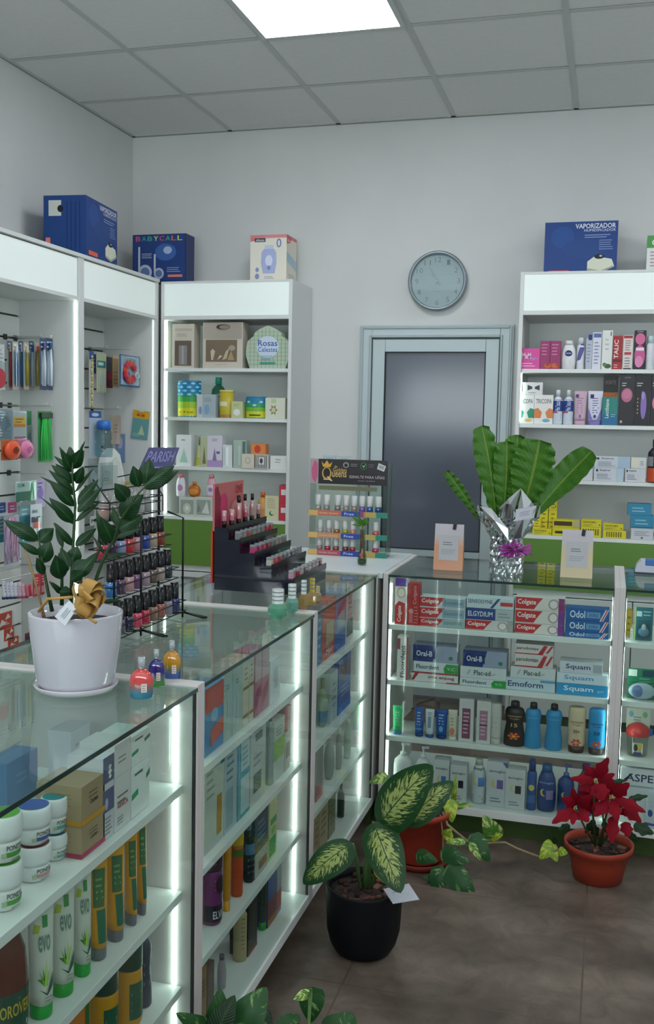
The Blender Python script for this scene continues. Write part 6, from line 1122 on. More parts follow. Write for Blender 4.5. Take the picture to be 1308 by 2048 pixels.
# ================================================================== PLANTS
def leafmat(kind):
    k = ('leaf', kind)
    if k in _mc: return _mc[k]
    m = bpy.data.materials.new('leaf_'+kind); m.use_nodes = True; nt, b = nodes(m); L = nt.links.new; N = nt.nodes.new
    def math_(op, a, c, d=None, clamp=False):
        q = N('ShaderNodeMath'); q.operation = op; q.use_clamp = clamp
        for i, v in enumerate((a, c, d)):
            if v is None: continue
            if isinstance(v, (int, float)): q.inputs[i].default_value = v
            else: L(v, q.inputs[i])
        return q.outputs[0]
    uv = N('ShaderNodeUVMap'); sp = N('ShaderNodeSeparateXYZ'); L(uv.outputs[0], sp.inputs[0])
    u, v = sp.outputs[0], sp.outputs[1]
    d = math_('ABSOLUTE', math_('MULTIPLY_ADD', u, 2, -1), 0)        # 0 on the midrib, 1 at the edge
    P = dict(zz=('173F1C', '0B2410', .33), dieff=('1C4220', 'A0AC64', .38), fern=('4E8426', '2E5A18', .42), red=('900A1C', '66081A', .65), pothos=('244E26', '1A3F1C', .4), variegated=('4A7A30', 'BCC878', .4), lime=('7A9A2E', 'B8C24A', .4), dark=('1A3A1C', '10260F', .45), dry=('8A7A3A', 'C8B04A', .6))[kind]
    tc = N('ShaderNodeTexCoord'); nz = N('ShaderNodeTexNoise'); mx = N('ShaderNodeMixRGB'); mx.inputs[1].default_value = (*lin(P[0]), 1); mx.inputs[2].default_value = (*lin(P[1]), 1)
    if kind == 'dieff':
        s = math_('ADD', math_('MULTIPLY', v, 1), math_('MULTIPLY', d, -.30))
        cb = N('ShaderNodeCombineXYZ'); L(math_('MULTIPLY', s, 27), cb.inputs[0]); L(math_('MULTIPLY', d, 3.2), cb.inputs[1]); L(math_('MULTIPLY', math_('GREATER_THAN', u, .5), 7.3), cb.inputs[2])
        nz.inputs['Scale'].default_value = 1.35; nz.inputs['Detail'].default_value = 3; nz.inputs['Distortion'].default_value = .5; L(cb.outputs[0], nz.inputs['Vector'])
        edge = math_('MULTIPLY', math_('POWER', d, 2.4), .44); ends = math_('MULTIPLY', math_('POWER', math_('ABSOLUTE', math_('MULTIPLY_ADD', v, 2, -1), 0), 4), .4)
        t = math_('SUBTRACT', math_('SUBTRACT', math_('ADD', nz.outputs[0], .035), edge), ends)
        f = math_('MULTIPLY', math_('SUBTRACT', t, .425), 12, clamp=True)
        f = math_('MULTIPLY', f, math_('GREATER_THAN', d, .025)); L(f, mx.inputs[0]); L(mx.outputs[0], b.inputs['Base Color'])
    elif kind in ('variegated', 'lime', 'pothos'):
        cb = N('ShaderNodeCombineXYZ'); L(math_('MULTIPLY', math_('ADD', v, math_('MULTIPLY', d, -.3)), 6), cb.inputs[0]); L(math_('MULTIPLY', u, 2), cb.inputs[1]); nz.inputs['Scale'].default_value = 1.2; nz.inputs['Detail'].default_value = 4
        oi = N('ShaderNodeObjectInfo'); L(math_('MULTIPLY', oi.outputs['Random'], 20), cb.inputs[2]); L(cb.outputs[0], nz.inputs['Vector'])
        f = math_('MULTIPLY', math_('SUBTRACT', nz.outputs[0], .58 if kind == 'pothos' else .47), 9, clamp=True); L(f, mx.inputs[0])
        if kind == 'pothos': mx.inputs[2].default_value = (*lin('7A9A5A'), 1)
        L(mx.outputs[0], b.inputs['Base Color'])
    else:
        rib = math_('MULTIPLY', math_('SUBTRACT', .09, d), 12, clamp=True)
        vein = math_('ABSOLUTE', math_('SINE', math_('MULTIPLY', math_('SUBTRACT', v, math_('MULTIPLY', d, .25)), 40 if kind != 'fern' else 55), 0), 0)
        nz.inputs['Scale'].default_value = 30; L(tc.outputs['Object'], nz.inputs['Vector'])
        L(math_('MULTIPLY', math_('ADD', math_('MULTIPLY', vein, .5), nz.outputs[0]), .6, clamp=True), mx.inputs[0])
        m2 = N('ShaderNodeMixRGB'); L(math_('MULTIPLY', rib, .7), m2.inputs[0]); L(mx.outputs[0], m2.inputs[1]); m2.inputs[2].default_value = (*lin({'zz': '3A6A38', 'fern': '8AA048', 'red': '6A1420', 'dark': '2F5A2A', 'dry': 'A08A4A'}[kind]), 1)
        L(m2.outputs[0], b.inputs['Base Color'])
        bp = N('ShaderNodeBump'); bp.inputs['Strength'].default_value = .25; bp.inputs['Distance'].default_value = .002; L(vein, bp.inputs['Height']); L(bp.outputs[0], b.inputs['Normal'])
    b.inputs['Roughness'].default_value = P[2]; b.inputs['Specular IOR Level'].default_value = .3 if kind != 'red' else .12
    _mc[k] = m; return m
PR = {'oval': lambda v: math.sin(PI*min(1, max(0, v))**.85)**.75, 'lance': lambda v: (math.sin(PI*v**.8))**.9*(1-.25*v), 'heart': lambda v: (max(0, math.sin(PI*v**.55)))**.62*(1-.25*v) if v > 0 else 0,
      'strap': lambda v: min(1, .28+1.3*v)*(1-max(0, v-.72)**2*9)**.5 if v < .999 else .1, 'bract': lambda v: (math.sin(PI*v**.75))**.8*(1+.16*math.sin(v*15)), 'broad': lambda v: math.sin(PI*v**.72)**.62}
def leaf(mb, P0, P1, w, mt, prof='oval', up=None, sag=.12, fold=.14, nu=6, nv=14, wave=0., wn=7, lobe=.0, side=None):
    P0, P1 = Vector(P0), Vector(P1); ax = P1-P0; L = ax.length
    view = (CAM-(P0+P1)/2).normalized(); up = Vector(up).normalized() if up is not None else view
    sd = ax.cross(up).normalized(); nn = sd.cross(ax).normalized()
    o = len(mb.v); i_ = mb.m(mt)
    for j in range(nv+1):
        v = j/nv; c = P0+ax*v+nn*(sag*L*math.sin(PI*v)); ww = w/2*PR[prof](v)
        for i in range(nu+1):
            x = -1+2*i/nu; wv = wave*w*math.sin(v*wn*2*PI+i)*abs(x)**2
            back = -lobe*L*abs(x)**1.5*(1-v)**6 if lobe else 0
            p = c+sd*(ww*x*(1+.35*wave*math.sin(v*wn*2*PI)))+nn*(abs(x)*ww*fold*-1+wv)+ax.normalized()*back
            mb.uv[len(mb.v)] = (i/nu, v); mb.v.append(p)
    for j in range(nv):
        for i in range(nu):
            a = o+j*(nu+1)+i; mb.f.append([a, a+1, a+nu+2, a+nu+1]); mb.mi.append(i_); mb.sm.append(True)
    return mb
def rel(parent, p): return Vector(p)-parent.location
def soil(parent, r, z, name='potting_soil', c1='1A1411', c2='3A2C22', seed=1, chips=None):
    g = MB(); rnd = random.Random(seed); g.lathe([(r, z-.01), (r, z), (r*.6, z+.004), (r*.1, z+.006)], 28, noisy('soil', c1, c2, 60, .95, .4))
    g.build(name, None, parent)
    if chips:
        g = MB()
        for k in range(chips):
            a = rnd.random()*2*PI; q = r*.88*math.sqrt(rnd.random()); s = rnd.uniform(.006, .015)
            xf = Matrix.Translation((q*math.cos(a), q*math.sin(a), z+.006)) @ Matrix.Rotation(rnd.random()*6, 4, 'Z') @ Matrix.Rotation(rnd.uniform(-.5, .5), 4, 'X')
            g.box(-s, s, -s*.6, s*.6, -.003, .005, mat(['4A2A20', '3A241C', '5A3428', '2A1C18', '6A4638'][k % 5], .8), xf, bev=.002)
        o = g.build('bark_mulch', None, parent); o['kind'] = 'stuff'
# ---- ZZ plant in the white pot
PY = -3.442
pot = thing('potted_zz_plant', 'dark green glossy-leaved plant in a white ceramic pot on the nearest glass counter', 'plant', (1.582, PY, ZC))
zr = onY(150, 1222, PY).z-ZC; c0 = onY(152, 1222, PY); pot.location.x = c0.x
MB().lathe([(.066, .008), (.071, .010), (.0755, .02), (.0855, .09), (.0905, zr-.004), (.0905, zr), (.085, zr), (.083, zr-.02), (.08, zr-.03)], 56, mat('C4C2CC', .12, coat=.6), cap=False).build('ceramic_pot', None, pot)
MB().lathe([(.062, 0), (.076, .002), (.082, .012), (.081, .014), (.074, .006), (.01, .004)], 48, mat('C8C4CA', .15, coat=.5)).build('saucer', None, pot)
soil(pot, .081, zr-.022)
def cp(x, y, d=0): return onY(x/3.1143, 870+y/3.1143, PY+d)
zzm = leafmat('zz'); stm = mat('26401E', .4)
def frond(pts, leaves, d0, name='stem'):
    P = [cp(x, y, d) for x, y, d in pts]; n = len(P)
    o = MB().tube([rel(pot, p) for p in P], [.0042-.0028*i/(n-1) for i in range(n)], 8, stm).build(name, None, pot)
    rj = random.Random(len(leaves)); extra = []
    for (x0, y0_, x1, y1_, w, dd, sg) in leaves:
        if rj.random() < .7 and w > 30: jx, jy = rj.uniform(-28, 28), rj.uniform(-20, 34); extra.append((x0+rj.uniform(-4, 4), y0_+jy*.5, x1+jx, y1_+jy, w*.8, dd+.035, sg))
    for (x0, y0_, x1, y1_, w, dd, sg) in leaves+extra:
        mb = MB(); a, b = cp(x0, y0_, d0), cp(x1, y1_, d0+dd); dist = (a-CAM).length
        ww = w/3.1143*dist/FPX; leaf(mb, rel(pot, a), rel(pot, b), ww*1.22, zzm, 'lance', sag=sg, fold=.3)
        mb.build('leaf', None, o)
frond([(440, 1110, 0), (450, 800, 0), (470, 430, 0), (450, 250, -.01), (455, 110, -.01)],
 [(455,690,330,545,45,-.03,.1),(468,690,600,580,55,.03,.1),(462,560,250,385,22,-.03,.1),(470,540,615,420,32,.03,.1),(460,545,305,390,75,-.04,.1),(480,480,635,325,60,.03,.1),(462,445,300,275,62,-.04,.1),(482,425,615,275,55,.03,.1),(460,375,245,255,24,-.04,.1),(458,355,300,215,45,-.03,.1),(465,360,585,205,22,.03,.1),(455,300,318,185,60,-.03,.1),(470,300,520,195,62,-.02,.1),(450,235,380,85,50,-.03,.1),(452,225,335,130,30,.0,.1),(455,205,515,80,75,-.03,.1),(450,190,432,70,58,-.01,.1),(495,110,532,33,14,0,.05)], 0)
frond([(570, 1100, .02), (600, 890, .02), (650, 760, .02), (710, 650, .02), (745, 540, .01), (850, 380, 0), (930, 290, 0)],
 [(655,680,598,460,42,-.02,.1),(700,670,630,510,80,-.03,.1),(705,645,895,580,26,.02,.1),(735,590,892,505,95,.03,.1),(738,560,698,440,34,0,.1),(800,410,712,300,92,-.03,.1),(750,510,885,370,115,.0,.1),(865,325,828,190,78,-.02,.1),(905,300,932,145,98,0,.1),(900,320,1088,190,98,.03,.12),(640,765,800,735,28,.03,.1),(650,740,578,630,22,-.01,.1)], .02)
frond([(325, 1100, -.01), (300, 980, -.01), (262, 780, -.02), (235, 600, -.02)],
 [(235,650,22,530,82,-.03,.15),(240,665,335,580,88,.02,.12),(250,745,108,662,42,-.03,.1),(262,780,315,660,92,.0,.1),(270,870,228,760,52,-.02,.1)], -.02)
frond([(385, 1060, 0), (386, 850, .0), (388, 640, .0)],
 [(378,900,345,745,92,-.03,.1),(428,830,378,700,62,.0,.1),(440,850,592,788,92,.02,.1),(482,890,605,735,72,.02,.1),(445,905,525,850,82,-.02,.1),(382,990,325,915,32,-.02,.1),(440,975,368,978,62,-.02,.1),(392,700,345,560,34,.0,.1)], -.01)
frond([(585, 1100, -.01), (640, 1042, -.02)], [(640,1040,760,1028,26,0,.1),(450,790,482,690,82,0,.1)], .0)
g = MB()
for pts in ([(150, 690), (215, 900), (280, 1140)], [(265, 1080), (258, 1100), (270, 1140)]): g.tube([rel(pot, cp(x, y, -.04)) for x, y in pts], .0022, 6, mat('8A7048', .7))
g.build('bamboo_stick', None, pot)
# tan ribbon bow and card
rb = mat('B08848', .45)
def ribbon_loop(mb, base, tip, w, fat, mt=rb, n=14):
    base, tip = Vector(base), Vector(tip); ax = tip-base; view = (CAM-tip).normalized(); sd = ax.cross(view).normalized()
    o = len(mb.v); i_ = mb.m(mt); q_ = math.sin(ax.x*900)*.5+.75; sd, fd = (sd*math.cos(q_)+view*math.sin(q_)), (view*math.cos(q_)-sd*math.sin(q_))
    for k in range(n+1):
        t = 2*PI*k/n; c = base+ax*(.5-.5*math.cos(t))+fd*(fat*math.sin(t))
        ww = w*(.5+.5*min(1, (1-math.cos(t))))
        mb.v.append(c-sd*ww/2); mb.v.append(c+sd*ww/2)
    for k in range(n): a = o+2*k; mb.f.append([a, a+1, a+3, a+2]); mb.mi.append(i_); mb.sm.append(True)
g = MB(); kn = rel(pot, cp(540, 1040, -.085))
for x, y, w, ft in ((478, 915, .022, .014), (590, 905, .028, .016), (645, 965, .030, .016), (490, 1120, .028, .018), (540, 1140, .026, .014), (620, 1060, .028, .016), (530, 930, .022, .012), (465, 1030, .024, .012), (570, 1000, .026, .016)):
    ribbon_loop(g, kn, rel(pot, cp(x, y, -.10)), w, ft)
g.tube([rel(pot, cp(450, 1010, -.09)), rel(pot, cp(300, 1020, -.09)), rel(pot, cp(240, 1100, -.08))], .003, 6, rb); g.tube([rel(pot, cp(540, 1130, -.10)), rel(pot, cp(600, 1170, -.10))], .003, 6, rb)
g.sphere(kn, .008, mt=rb, n=10)
g.build('ribbon_bow', None, pot)
def card4(parent, pts, name, col='D0D2D8', deco=True, th=.0012):
    v = [rel(parent, p) for p in pts]; nrm = (v[1]-v[0]).cross(v[3]-v[0]).normalized()
    if nrm.dot(CAM-parent.location-v[0]) < 0: nrm = -nrm
    o = MB().add(v+[q-nrm*th for q in v], [(0, 1, 2, 3), (7, 6, 5, 4), (1, 0, 4, 5), (2, 1, 5, 6), (3, 2, 6, 7), (0, 3, 7, 4)], mat(col, .5)).build(name, None, parent)
    if deco: decorate(lambda a, b, e: tuple(v[0].lerp(v[1], a).lerp(v[3].lerp(v[2], a), b)+nrm*e), [('l', .2, .35, .8, .7, 3, '8A8EA0')], o, name='printed_text')
    return o
card4(pot, [cp(405, 1190, -.105), cp(480, 1080, -.105), cp(430, 1030, -.10), cp(340, 1130, -.10)], 'gift_card')
# ---- silver wrapped fern on the right counter
FY_ = -1.53; fp = thing('gift_wrapped_fern', "wavy leaved bird's nest fern wrapped in crumpled silver foil with a purple bow", 'plant', (onY(1012, 1140, FY_).x, FY_, ZC))
def fpx(x, y, d=0): return onY(860+x/3.847, 850+y/3.847, FY_+d)
foil = mat('C8CCD0', .16, 1.0)
rnd = random.Random(3); vs = []; fs = []; n = 72; prof = [(.058+.002*math.sin(i*2.1) if i < 14 else .056+.0052*(i-13), i*.0098) for i in range(23)]
for j, (r, z) in enumerate(prof):
    for k in range(n):
        a = 2*PI*k/n; q = noise.noise(Vector((math.cos(a)*3.1, math.sin(a)*3.1, z*28))); q2 = noise.noise(Vector((math.cos(a)*9, math.sin(a)*9, z*70+5)))
        top = j == len(prof)-1; rr = r*(1+.10*q+.13*q2+.07*noise.noise(Vector((math.cos(a)*22, math.sin(a)*22, z*150)))); zz_ = z+(.03*math.sin(a*4+1)+.018*math.sin(a*7) if top else .004*q2)
        if j >= 15: rr *= 1+.012*(j-14)*math.sin(a*4+1)
        vs.append((rr*math.cos(a), rr*math.sin(a)*.85, max(0, zz_)))
for j in range(len(prof)-1):
    for k in range(n): k2 = (k+1) % n; fs.append((j*n+k, j*n+k2, (j+1)*n+k2, (j+1)*n+k))
fs.append(list(reversed(range(n)))); fo = MB().add(vs, fs, foil).build('silver_foil', None, fp)
g = MB()
for pts in ([(385, 625), (470, 760), (600, 880), (600, 800), (470, 640)], [(525, 645), (600, 570), (700, 485), (650, 660), (600, 700)], [(700, 490), (780, 590), (820, 640), (700, 870), (640, 880)]):
    P = [rel(fp, fpx(x, y, -.085+.01*math.sin(i*2))) for i, (x, y) in enumerate(pts)]; c = sum(P, Vector())/len(P)+Vector((0, -.006, 0))
    g.add(P+[c], [(i, (i+1) % len(P), len(P)) for i in range(len(P))], foil); g.add([p+Vector((0, .0015, 0)) for p in P+[c]], [((i+1) % len(P), i, len(P)) for i in range(len(P))], foil)
g.build('foil_fold', None, fp)
fm = leafmat('fern')
for (x0, y0_, x1, y1_, w, d, pf, wv) in [(515,650,400,5,150,-.02,'strap',.10),(560,640,592,125,150,-.01,'strap',.12),(590,600,678,75,150,.02,'strap',.12),(600,600,650,95,140,.04,'strap',.1),(700,600,845,115,250,-.03,'strap',.09),(790,600,1245,200,165,.01,'strap',.05),(375,615,125,355,58,-.03,'strap',.30),(700,640,930,200,120,.04,'strap',.14),(560,660,480,300,130,.03,'strap',.1),(640,650,740,330,160,.0,'strap',.1)]:
    a, b = fpx(x0, y0_, 0), fpx(x1, y1_, d); ww = w/3.847*(a-CAM).length/FPX*(1.3 if w > 100 else 1.5)
    mb = MB(); leaf(mb, rel(fp, a)-Vector((0, 0, .05)), rel(fp, b), ww, fm, pf, sag=-.08 if x1 > 900 else .05, fold=.25, nu=8, nv=44, wave=wv, wn=8)
    mb.build('frond', None, fp)
g = MB(); bowm = mat('9A2A8E', .35); kn = rel(fp, fpx(655, 960, -.10))
for k in range(34):
    a = 2*PI*k/34+rnd.uniform(-.1, .1); R_ = rnd.uniform(.038, .056)*(1.1 if math.cos(a)**2 > .5 else .75); tip = kn+Vector((R_*math.cos(a), rnd.uniform(-.015, .005), R_*math.sin(a)*.75))
    g.add([kn+Vector((0, 0, .0)), tip+Vector((-math.sin(a)*.0035, 0, math.cos(a)*.005)), tip+Vector((math.sin(a)*.0035, -.002, -math.cos(a)*.0035)), (kn+tip)/2+Vector((0, -.008, 0))], [(0, 1, 3), (0, 3, 2), (1, 2, 3)], bowm)
g.sphere(kn, .009, .008, .009, bowm, 10); g.tube([tuple(kn), tuple(rel(fp, fpx(520, 1010, -.10)))], .002, 5, bowm); g.tube([tuple(kn), tuple(rel(fp, fpx(790, 1000, -.10)))], .002, 5, bowm)
g.build('ribbon_bow', None, fp)
card4(fp, [fpx(655, 740, -.10), fpx(800, 715, -.09), fpx(820, 620, -.09), fpx(660, 650, -.10)], 'gift_card', 'C8C8D4')
# ---- two gift bags
def gift_bag(label, px0, px1, ybase, ytop, col, zfade):
    yb_ = -1.55; a, b = onY(px0, ybase, yb_), onY(px1, ybase, yb_); w = b.x-a.x; h = onY((px0+px1)/2, ytop, yb_).z-ZC
    vs = [(-w/2, -.018, 0), (w/2, -.018, 0), (w/2, .018, 0), (-w/2, .018, 0), (-w/2*.97, -.003, h), (w/2*.97, -.003, h), (w/2*.97, .003, h), (-w/2*.97, .003, h)]
    o = MB().add(vs, [(0, 3, 2, 1), (4, 5, 6, 7), (0, 1, 5, 4), (1, 2, 6, 5), (2, 3, 7, 6), (3, 0, 4, 7)], gradmat([(0, col), (.52, col), (.78, 'C4BEC4'), (1, 'C4BEC4')], h, 0)).build('gift_bag', None, None, ((a.x+b.x)/2, yb_+.018, ZC)); o.data.materials[0].node_tree.nodes['Principled BSDF'].inputs['Coat Weight'].default_value = .1
    o.data.materials[0].node_tree.nodes['Principled BSDF'].inputs['Roughness'].default_value = .5
    decorate(lambda u, v, e: ((u-.5)*w*.98, -.018+.015*v-.001-e, v*h), [('r', .16, .22, .84, .76, 'B8B8BC'), ('l', .3, .55, .7, .62, 2, '6A6A74'), ('l', .25, .36, .75, .46, 3, '9A9AA4')], o)
    MB().box(-.006, .006, -.010, .008, h-.018, h+.003, mat('1A1A22', .4), Matrix.Rotation(.12, 4, 'Y'), bev=.001).build('ribbon_tab', None, o)
    tag(o, label, 'gift bag')
gift_bag('small peach gift bag with a white label and black tab, in front of the door', 866, 925, 1141, 1049, 'D89A78', .5)
gift_bag('small cream gift bag with a white label and black tab, right of the silver fern', 1120, 1184, 1157, 1061, 'D0C09A', .5)
# ---- glass vase with a sprig on the corner counter
p = onZ(726, 1131, .9256); vz = thing('bud_vase', 'little glass bottle vase holding a green sprig, on the corner counter', 'vase', (p.x-.008, p.y+.015, .9256)); k_ = (p-CAM).length/FPX
vh = (1131-1045)*k_
MB().lathe([(.014, 0), (.0175, .004), (.0185, .02), (.016, .035), (.0115, .055), (.0095, vh*.75), (.0105, vh*.82), (.0085, vh*.83), (.009, .05), (.014, .03), (.015, .006), (.002, .005)], 28, glassmat('DCE4DC', 'vase', 1.5, .02, .35), cap=False).build('glass_bottle', None, vz)
MB().lathe([(.0135, .004), (.0155, .012), (.0155, .02)], 20, glassmat('B8C4B0', 'water', 1.33, .02, .4)).build('water', None, vz)
MB().tube([(0, 0, .01), (.002, 0, .05), (-.001, 0, vh*.8), (0, 0, vh*.95)], .003, 7, mat('8A6248', .6)).build('stem', None, vz)
g = MB()
for q in range(7): a = q*.9; g.tube([(.0, 0, vh*.7), (.006*math.cos(a), .006*math.sin(a), vh*.5), (.011*math.cos(a), .011*math.sin(a), .02)], .0012, 5, mat('B8845E', .7))
g.sphere((0, -.014, .038), .008, .004, .009, mat('A85A48', .5), 8); g.build('roots', None, vz)
for (dx, dz, w) in ((-.045, .035, .012), (-.04, .0, .014), (-.012, .03, .016), (.015, .03, .02), (.03, .018, .018), (.008, .0, .018), (-.03, .065, .008)):
    mb = MB(); leaf(mb, (0, 0, vh*.93), (dx, -.01, vh*.93+dz), w, leafmat('fern'), 'lance', up=(0, -1, .4)); mb.build('leaf', None, vz)
# ---- something white and blue on the counter by the right edge
p = onZ(1290, 1150, ZC); o = MB().prism([(-.05, .006), (-.045, .03), (-.03, .05), (.12, .052), (.12, .006)], -.04, .03, mat('C4C4D4', .35)).build('tissue_pack', None, None, (p.x+.015, p.y+.06, ZC)); tag(o, 'white and lilac pack with a blue lid on the counter at the right edge', 'pack')
MB().box(-.052, .12, -.042, .032, 0, .007, mat('24263A', .4)).build('dark_base', None, o); MB().box(-.015, .12, -.043, .0, .032, .054, mat('3A6AA8', .35), bev=.003).build('blue_lid', None, o)
# ---- dieffenbachia in the black pot on the floor
DY = -2.58; db = thing('potted_dieffenbachia', 'broad cream-patterned leaves growing from a black plastic pot on the floor', 'plant', (onY(728, 1800, DY).x, DY, 0))
dh = onY(728, 1766, DY).z
MB().lathe([(.066, 0), (.078, .006), (.092, .03), (.101, .065), (.104, .12), (.1065, dh-.006), (.1065, dh), (.1, dh), (.099, dh-.02), (.097, dh-.04)], 56, mat('0A0B12', .6, spec=.3), cap=False).build('black_pot', None, db)
MB().lathe([(.062, 0), (.06, .001)], 24, mat('14151C', .5)).build('pot_base', None, db)
soil(db, .098, dh-.022, chips=46)
def dp(x, y, d=0): return onY(600+x/4.0875, 1510+y/4.0875, DY+d)
dm = leafmat('dieff'); ps = mat('4A6A3A', .45)
for (sx, sy, x0, y0_, x1, y1_, w, d, up, sg, pf) in [
  (530,1040, 640,580, 1085,85, 385, -.03, (-.2,-.9,.5), .06, 'broad'), (560,1030, 850,560, 1255,215, 260, .06, (-.2,-.8,.6), .05, 'broad'),
  (500,1040, 430,720, 25,1055, 305, -.10, (-.3,-.75,.7), .07, 'broad'), (560,1040, 600,545, 825,1130, 300, -.14, (.1,-.95,.5), .08, 'broad')]:
    a, b, s_ = dp(x0, y0_, -.01), dp(x1, y1_, d), dp(sx, sy, .0); s_.z = dh-.02
    st = MB().tube([rel(db, s_), rel(db, s_.lerp(a, .5)+Vector((0, .0, .015))), rel(db, a)], [.007, .0055, .004], 8, ps).build('stem', None, db)
    mb = MB(); leaf(mb, rel(db, a), rel(db, b), w/4.0875*(a-CAM).length/FPX, dm, pf, up=up, sag=sg, fold=.12, nu=12, nv=28); mb.build('leaf', None, st)
MB().tube([rel(db, dp(540, 1040)), rel(db, dp(545, 900)), rel(db, dp(575, 800)), rel(db, dp(620, 640))], [.012, .010, .008, .006], 10, ps).build('trunk', None, db)
mb = MB(); leaf(mb, rel(db, dp(600, 900, -.03)), rel(db, dp(740, 1080, -.06)), .03, leafmat('dry'), 'lance'); mb.build('yellow_leaf', None, db)
card4(db, [dp(760, 1215, -.11), dp(975, 1180, -.08), dp(890, 1050, -.02), dp(680, 1095, -.05)], 'gift_card', 'BEC2CC')
# ---- pothos in a terracotta pot
PYY = -1.975; po = thing('potted_pothos', 'trailing variegated pothos in a terracotta coloured pot on the floor behind the black pot', 'plant', (onY(838, 1700, PYY).x, PYY, 0))
ph = .185
MB().lathe([(.075, .016), (.082, .05), (.097, ph-.02), (.102, ph-.02), (.102, ph), (.095, ph), (.093, ph-.02)], 44, mat('9A3422', .55), cap=False).build('plastic_pot', None, po)
MB().lathe([(.078, 0), (.098, .004), (.104, .024), (.10, .024), (.09, .008), (.01, .006)], 40, mat('8A2E20', .55)).build('saucer', None, po)
soil(po, .092, ph-.022, seed=7)
def qp(x, y, d=0): return onY(790+x/3.633, 1520+y/3.633, PYY+d)
def trail(pts, d0, r=.0028, name='vine', c='6A7A3A'):
    P = [rel(po, qp(x, y, d)) for x, y, d in pts]; return MB().tube(P, r, 7, mat(c, .6)).build(name, None, po)
v1 = trail([(330, 400, -.04), (350, 560, -.10), (345, 880, -.13), (290, 960, -.15)], 0, c='6A5A30'); v2 = trail([(350, 380, 0), (380, 470, -.05), (560, 620, -.02), (720, 600, .07), (800, 600, .10), (900, 650, .08), (1050, 705, .04), (1180, 650, .0)], 0, .0042, c='8A7A5A')
v3 = trail([(90, 880, -.14), (200, 905, -.16), (400, 870, -.13)], 0, c='3A3020'); v4 = trail([(260, 420, .0), (330, 500, -.02), (370, 380, .0)], 0, .004, c='8A5A40')
v5 = trail([(340, 420, 0), (400, 400, .02), (430, 300, .03)], 0)
for (x0, y0_, x1, y1_, w, d, kd, par_) in [(425,300,445,100,42,.03,'lime',v5),(395,340,575,325,62,.02,'variegated',v5),(400,300,415,455,105,0,'lime',v5),(355,560,415,500,80,-.08,'lime',v1),(500,590,370,600,55,-.08,'variegated',v1),(370,520,420,610,75,-.08,'lime',v1),
   (735,570,640,400,150,.08,'variegated',v2),(690,560,785,545,70,.08,'lime',v2),(560,560,690,740,150,-.02,'pothos',v2),(550,610,625,735,60,-.04,'variegated',v2),(350,670,545,745,130,-.12,'pothos',v1),(400,790,585,1010,175,-.15,'pothos',v1),(330,790,295,995,140,-.15,'pothos',v1),(165,690,310,735,110,-.14,'pothos',v1),
   (1150,610,1050,720,110,.02,'lime',v2),(1120,620,1180,740,90,.02,'lime',v2),(1190,660,1255,680,70,.02,'lime',v2),(1170,600,1110,540,40,.02,'dark',v2),(30,500,235,480,100,-.05,'variegated',v4),(560,200,700,160,60,.02,'pothos',v5) if False else (300,880,200,850,60,-.14,'pothos',v1)]:
    a, b = qp(x0, y0_, d), qp(x1, y1_, d-.02); mb = MB(); leaf(mb, rel(po, a), rel(po, b), w/3.633*(a-CAM).length/FPX, leafmat(kd), 'heart', sag=.12, fold=.18, lobe=.12, up=(.1, -1, .5)); mb.build('leaf', None, par_)
mb = MB(); a, b = onY(742, 1565, -1.9), onY(778, 1550, -1.88)
leaf(mb, rel(po, onY(778, 1553, -1.88)), rel(po, onY(738, 1566, -1.92)), .05, leafmat('variegated'), 'heart', up=(0, -.8, .6)); mb.build('leaf', None, v5)
# ---- poinsettia in its pot
EY = -1.915; pn = thing('potted_poinsettia', 'red poinsettia in an orange-brown plastic pot on the floor at the right', 'plant', (onY(1196, 1720, EY).x, EY, 0)); eh = onY(1196, 1683, EY).z
MB().lathe([(.070, 0), (.078, .004), (.088, .06), (.102, eh-.022), (.108, eh-.018), (.110, eh), (.104, eh), (.098, eh-.02), (.097, eh-.03)], 52, mat('94331F', .5), cap=False).build('plastic_pot', None, pn)
MB().lathe([(.07, 0), (.068, .001)], 24, mat('94331F', .5)).build('pot_base', None, pn)
soil(pn, .098, eh-.024, seed=12, chips=30)
def ep(x, y, d=0): return onY(1090+x/6, 1500+y/6, EY+d)
rm = leafmat('red'); dkm = leafmat('dark')
cents = [((610, 370), -.02), ((365, 690), -.07), ((790, 560), -.05), ((930, 680), .0), ((680, 640), -.03)]
sts = []
for k, ((x, y), d) in enumerate(cents):
    b0 = ep(640+18*(k-2), 1120, .0); b0.z = eh-.02; c = ep(x, y, d); m_ = (b0+c)/2+Vector((.004*(k-2), 0, 0))
    sts.append(MB().tube([rel(pn, b0), rel(pn, m_), rel(pn, c)], [.004, .0035, .0025], 7, mat('3A4A28', .5)).build('stem', None, pn))
    g = MB(); [g.sphere(rel(pn, c)+Vector((.004*math.cos(q*2), -.006, .004*math.sin(q*2))), .0028, mt=mat('A8A03A', .5), n=8) for q in range(4)]; g.build('flower_buds', None, sts[-1])
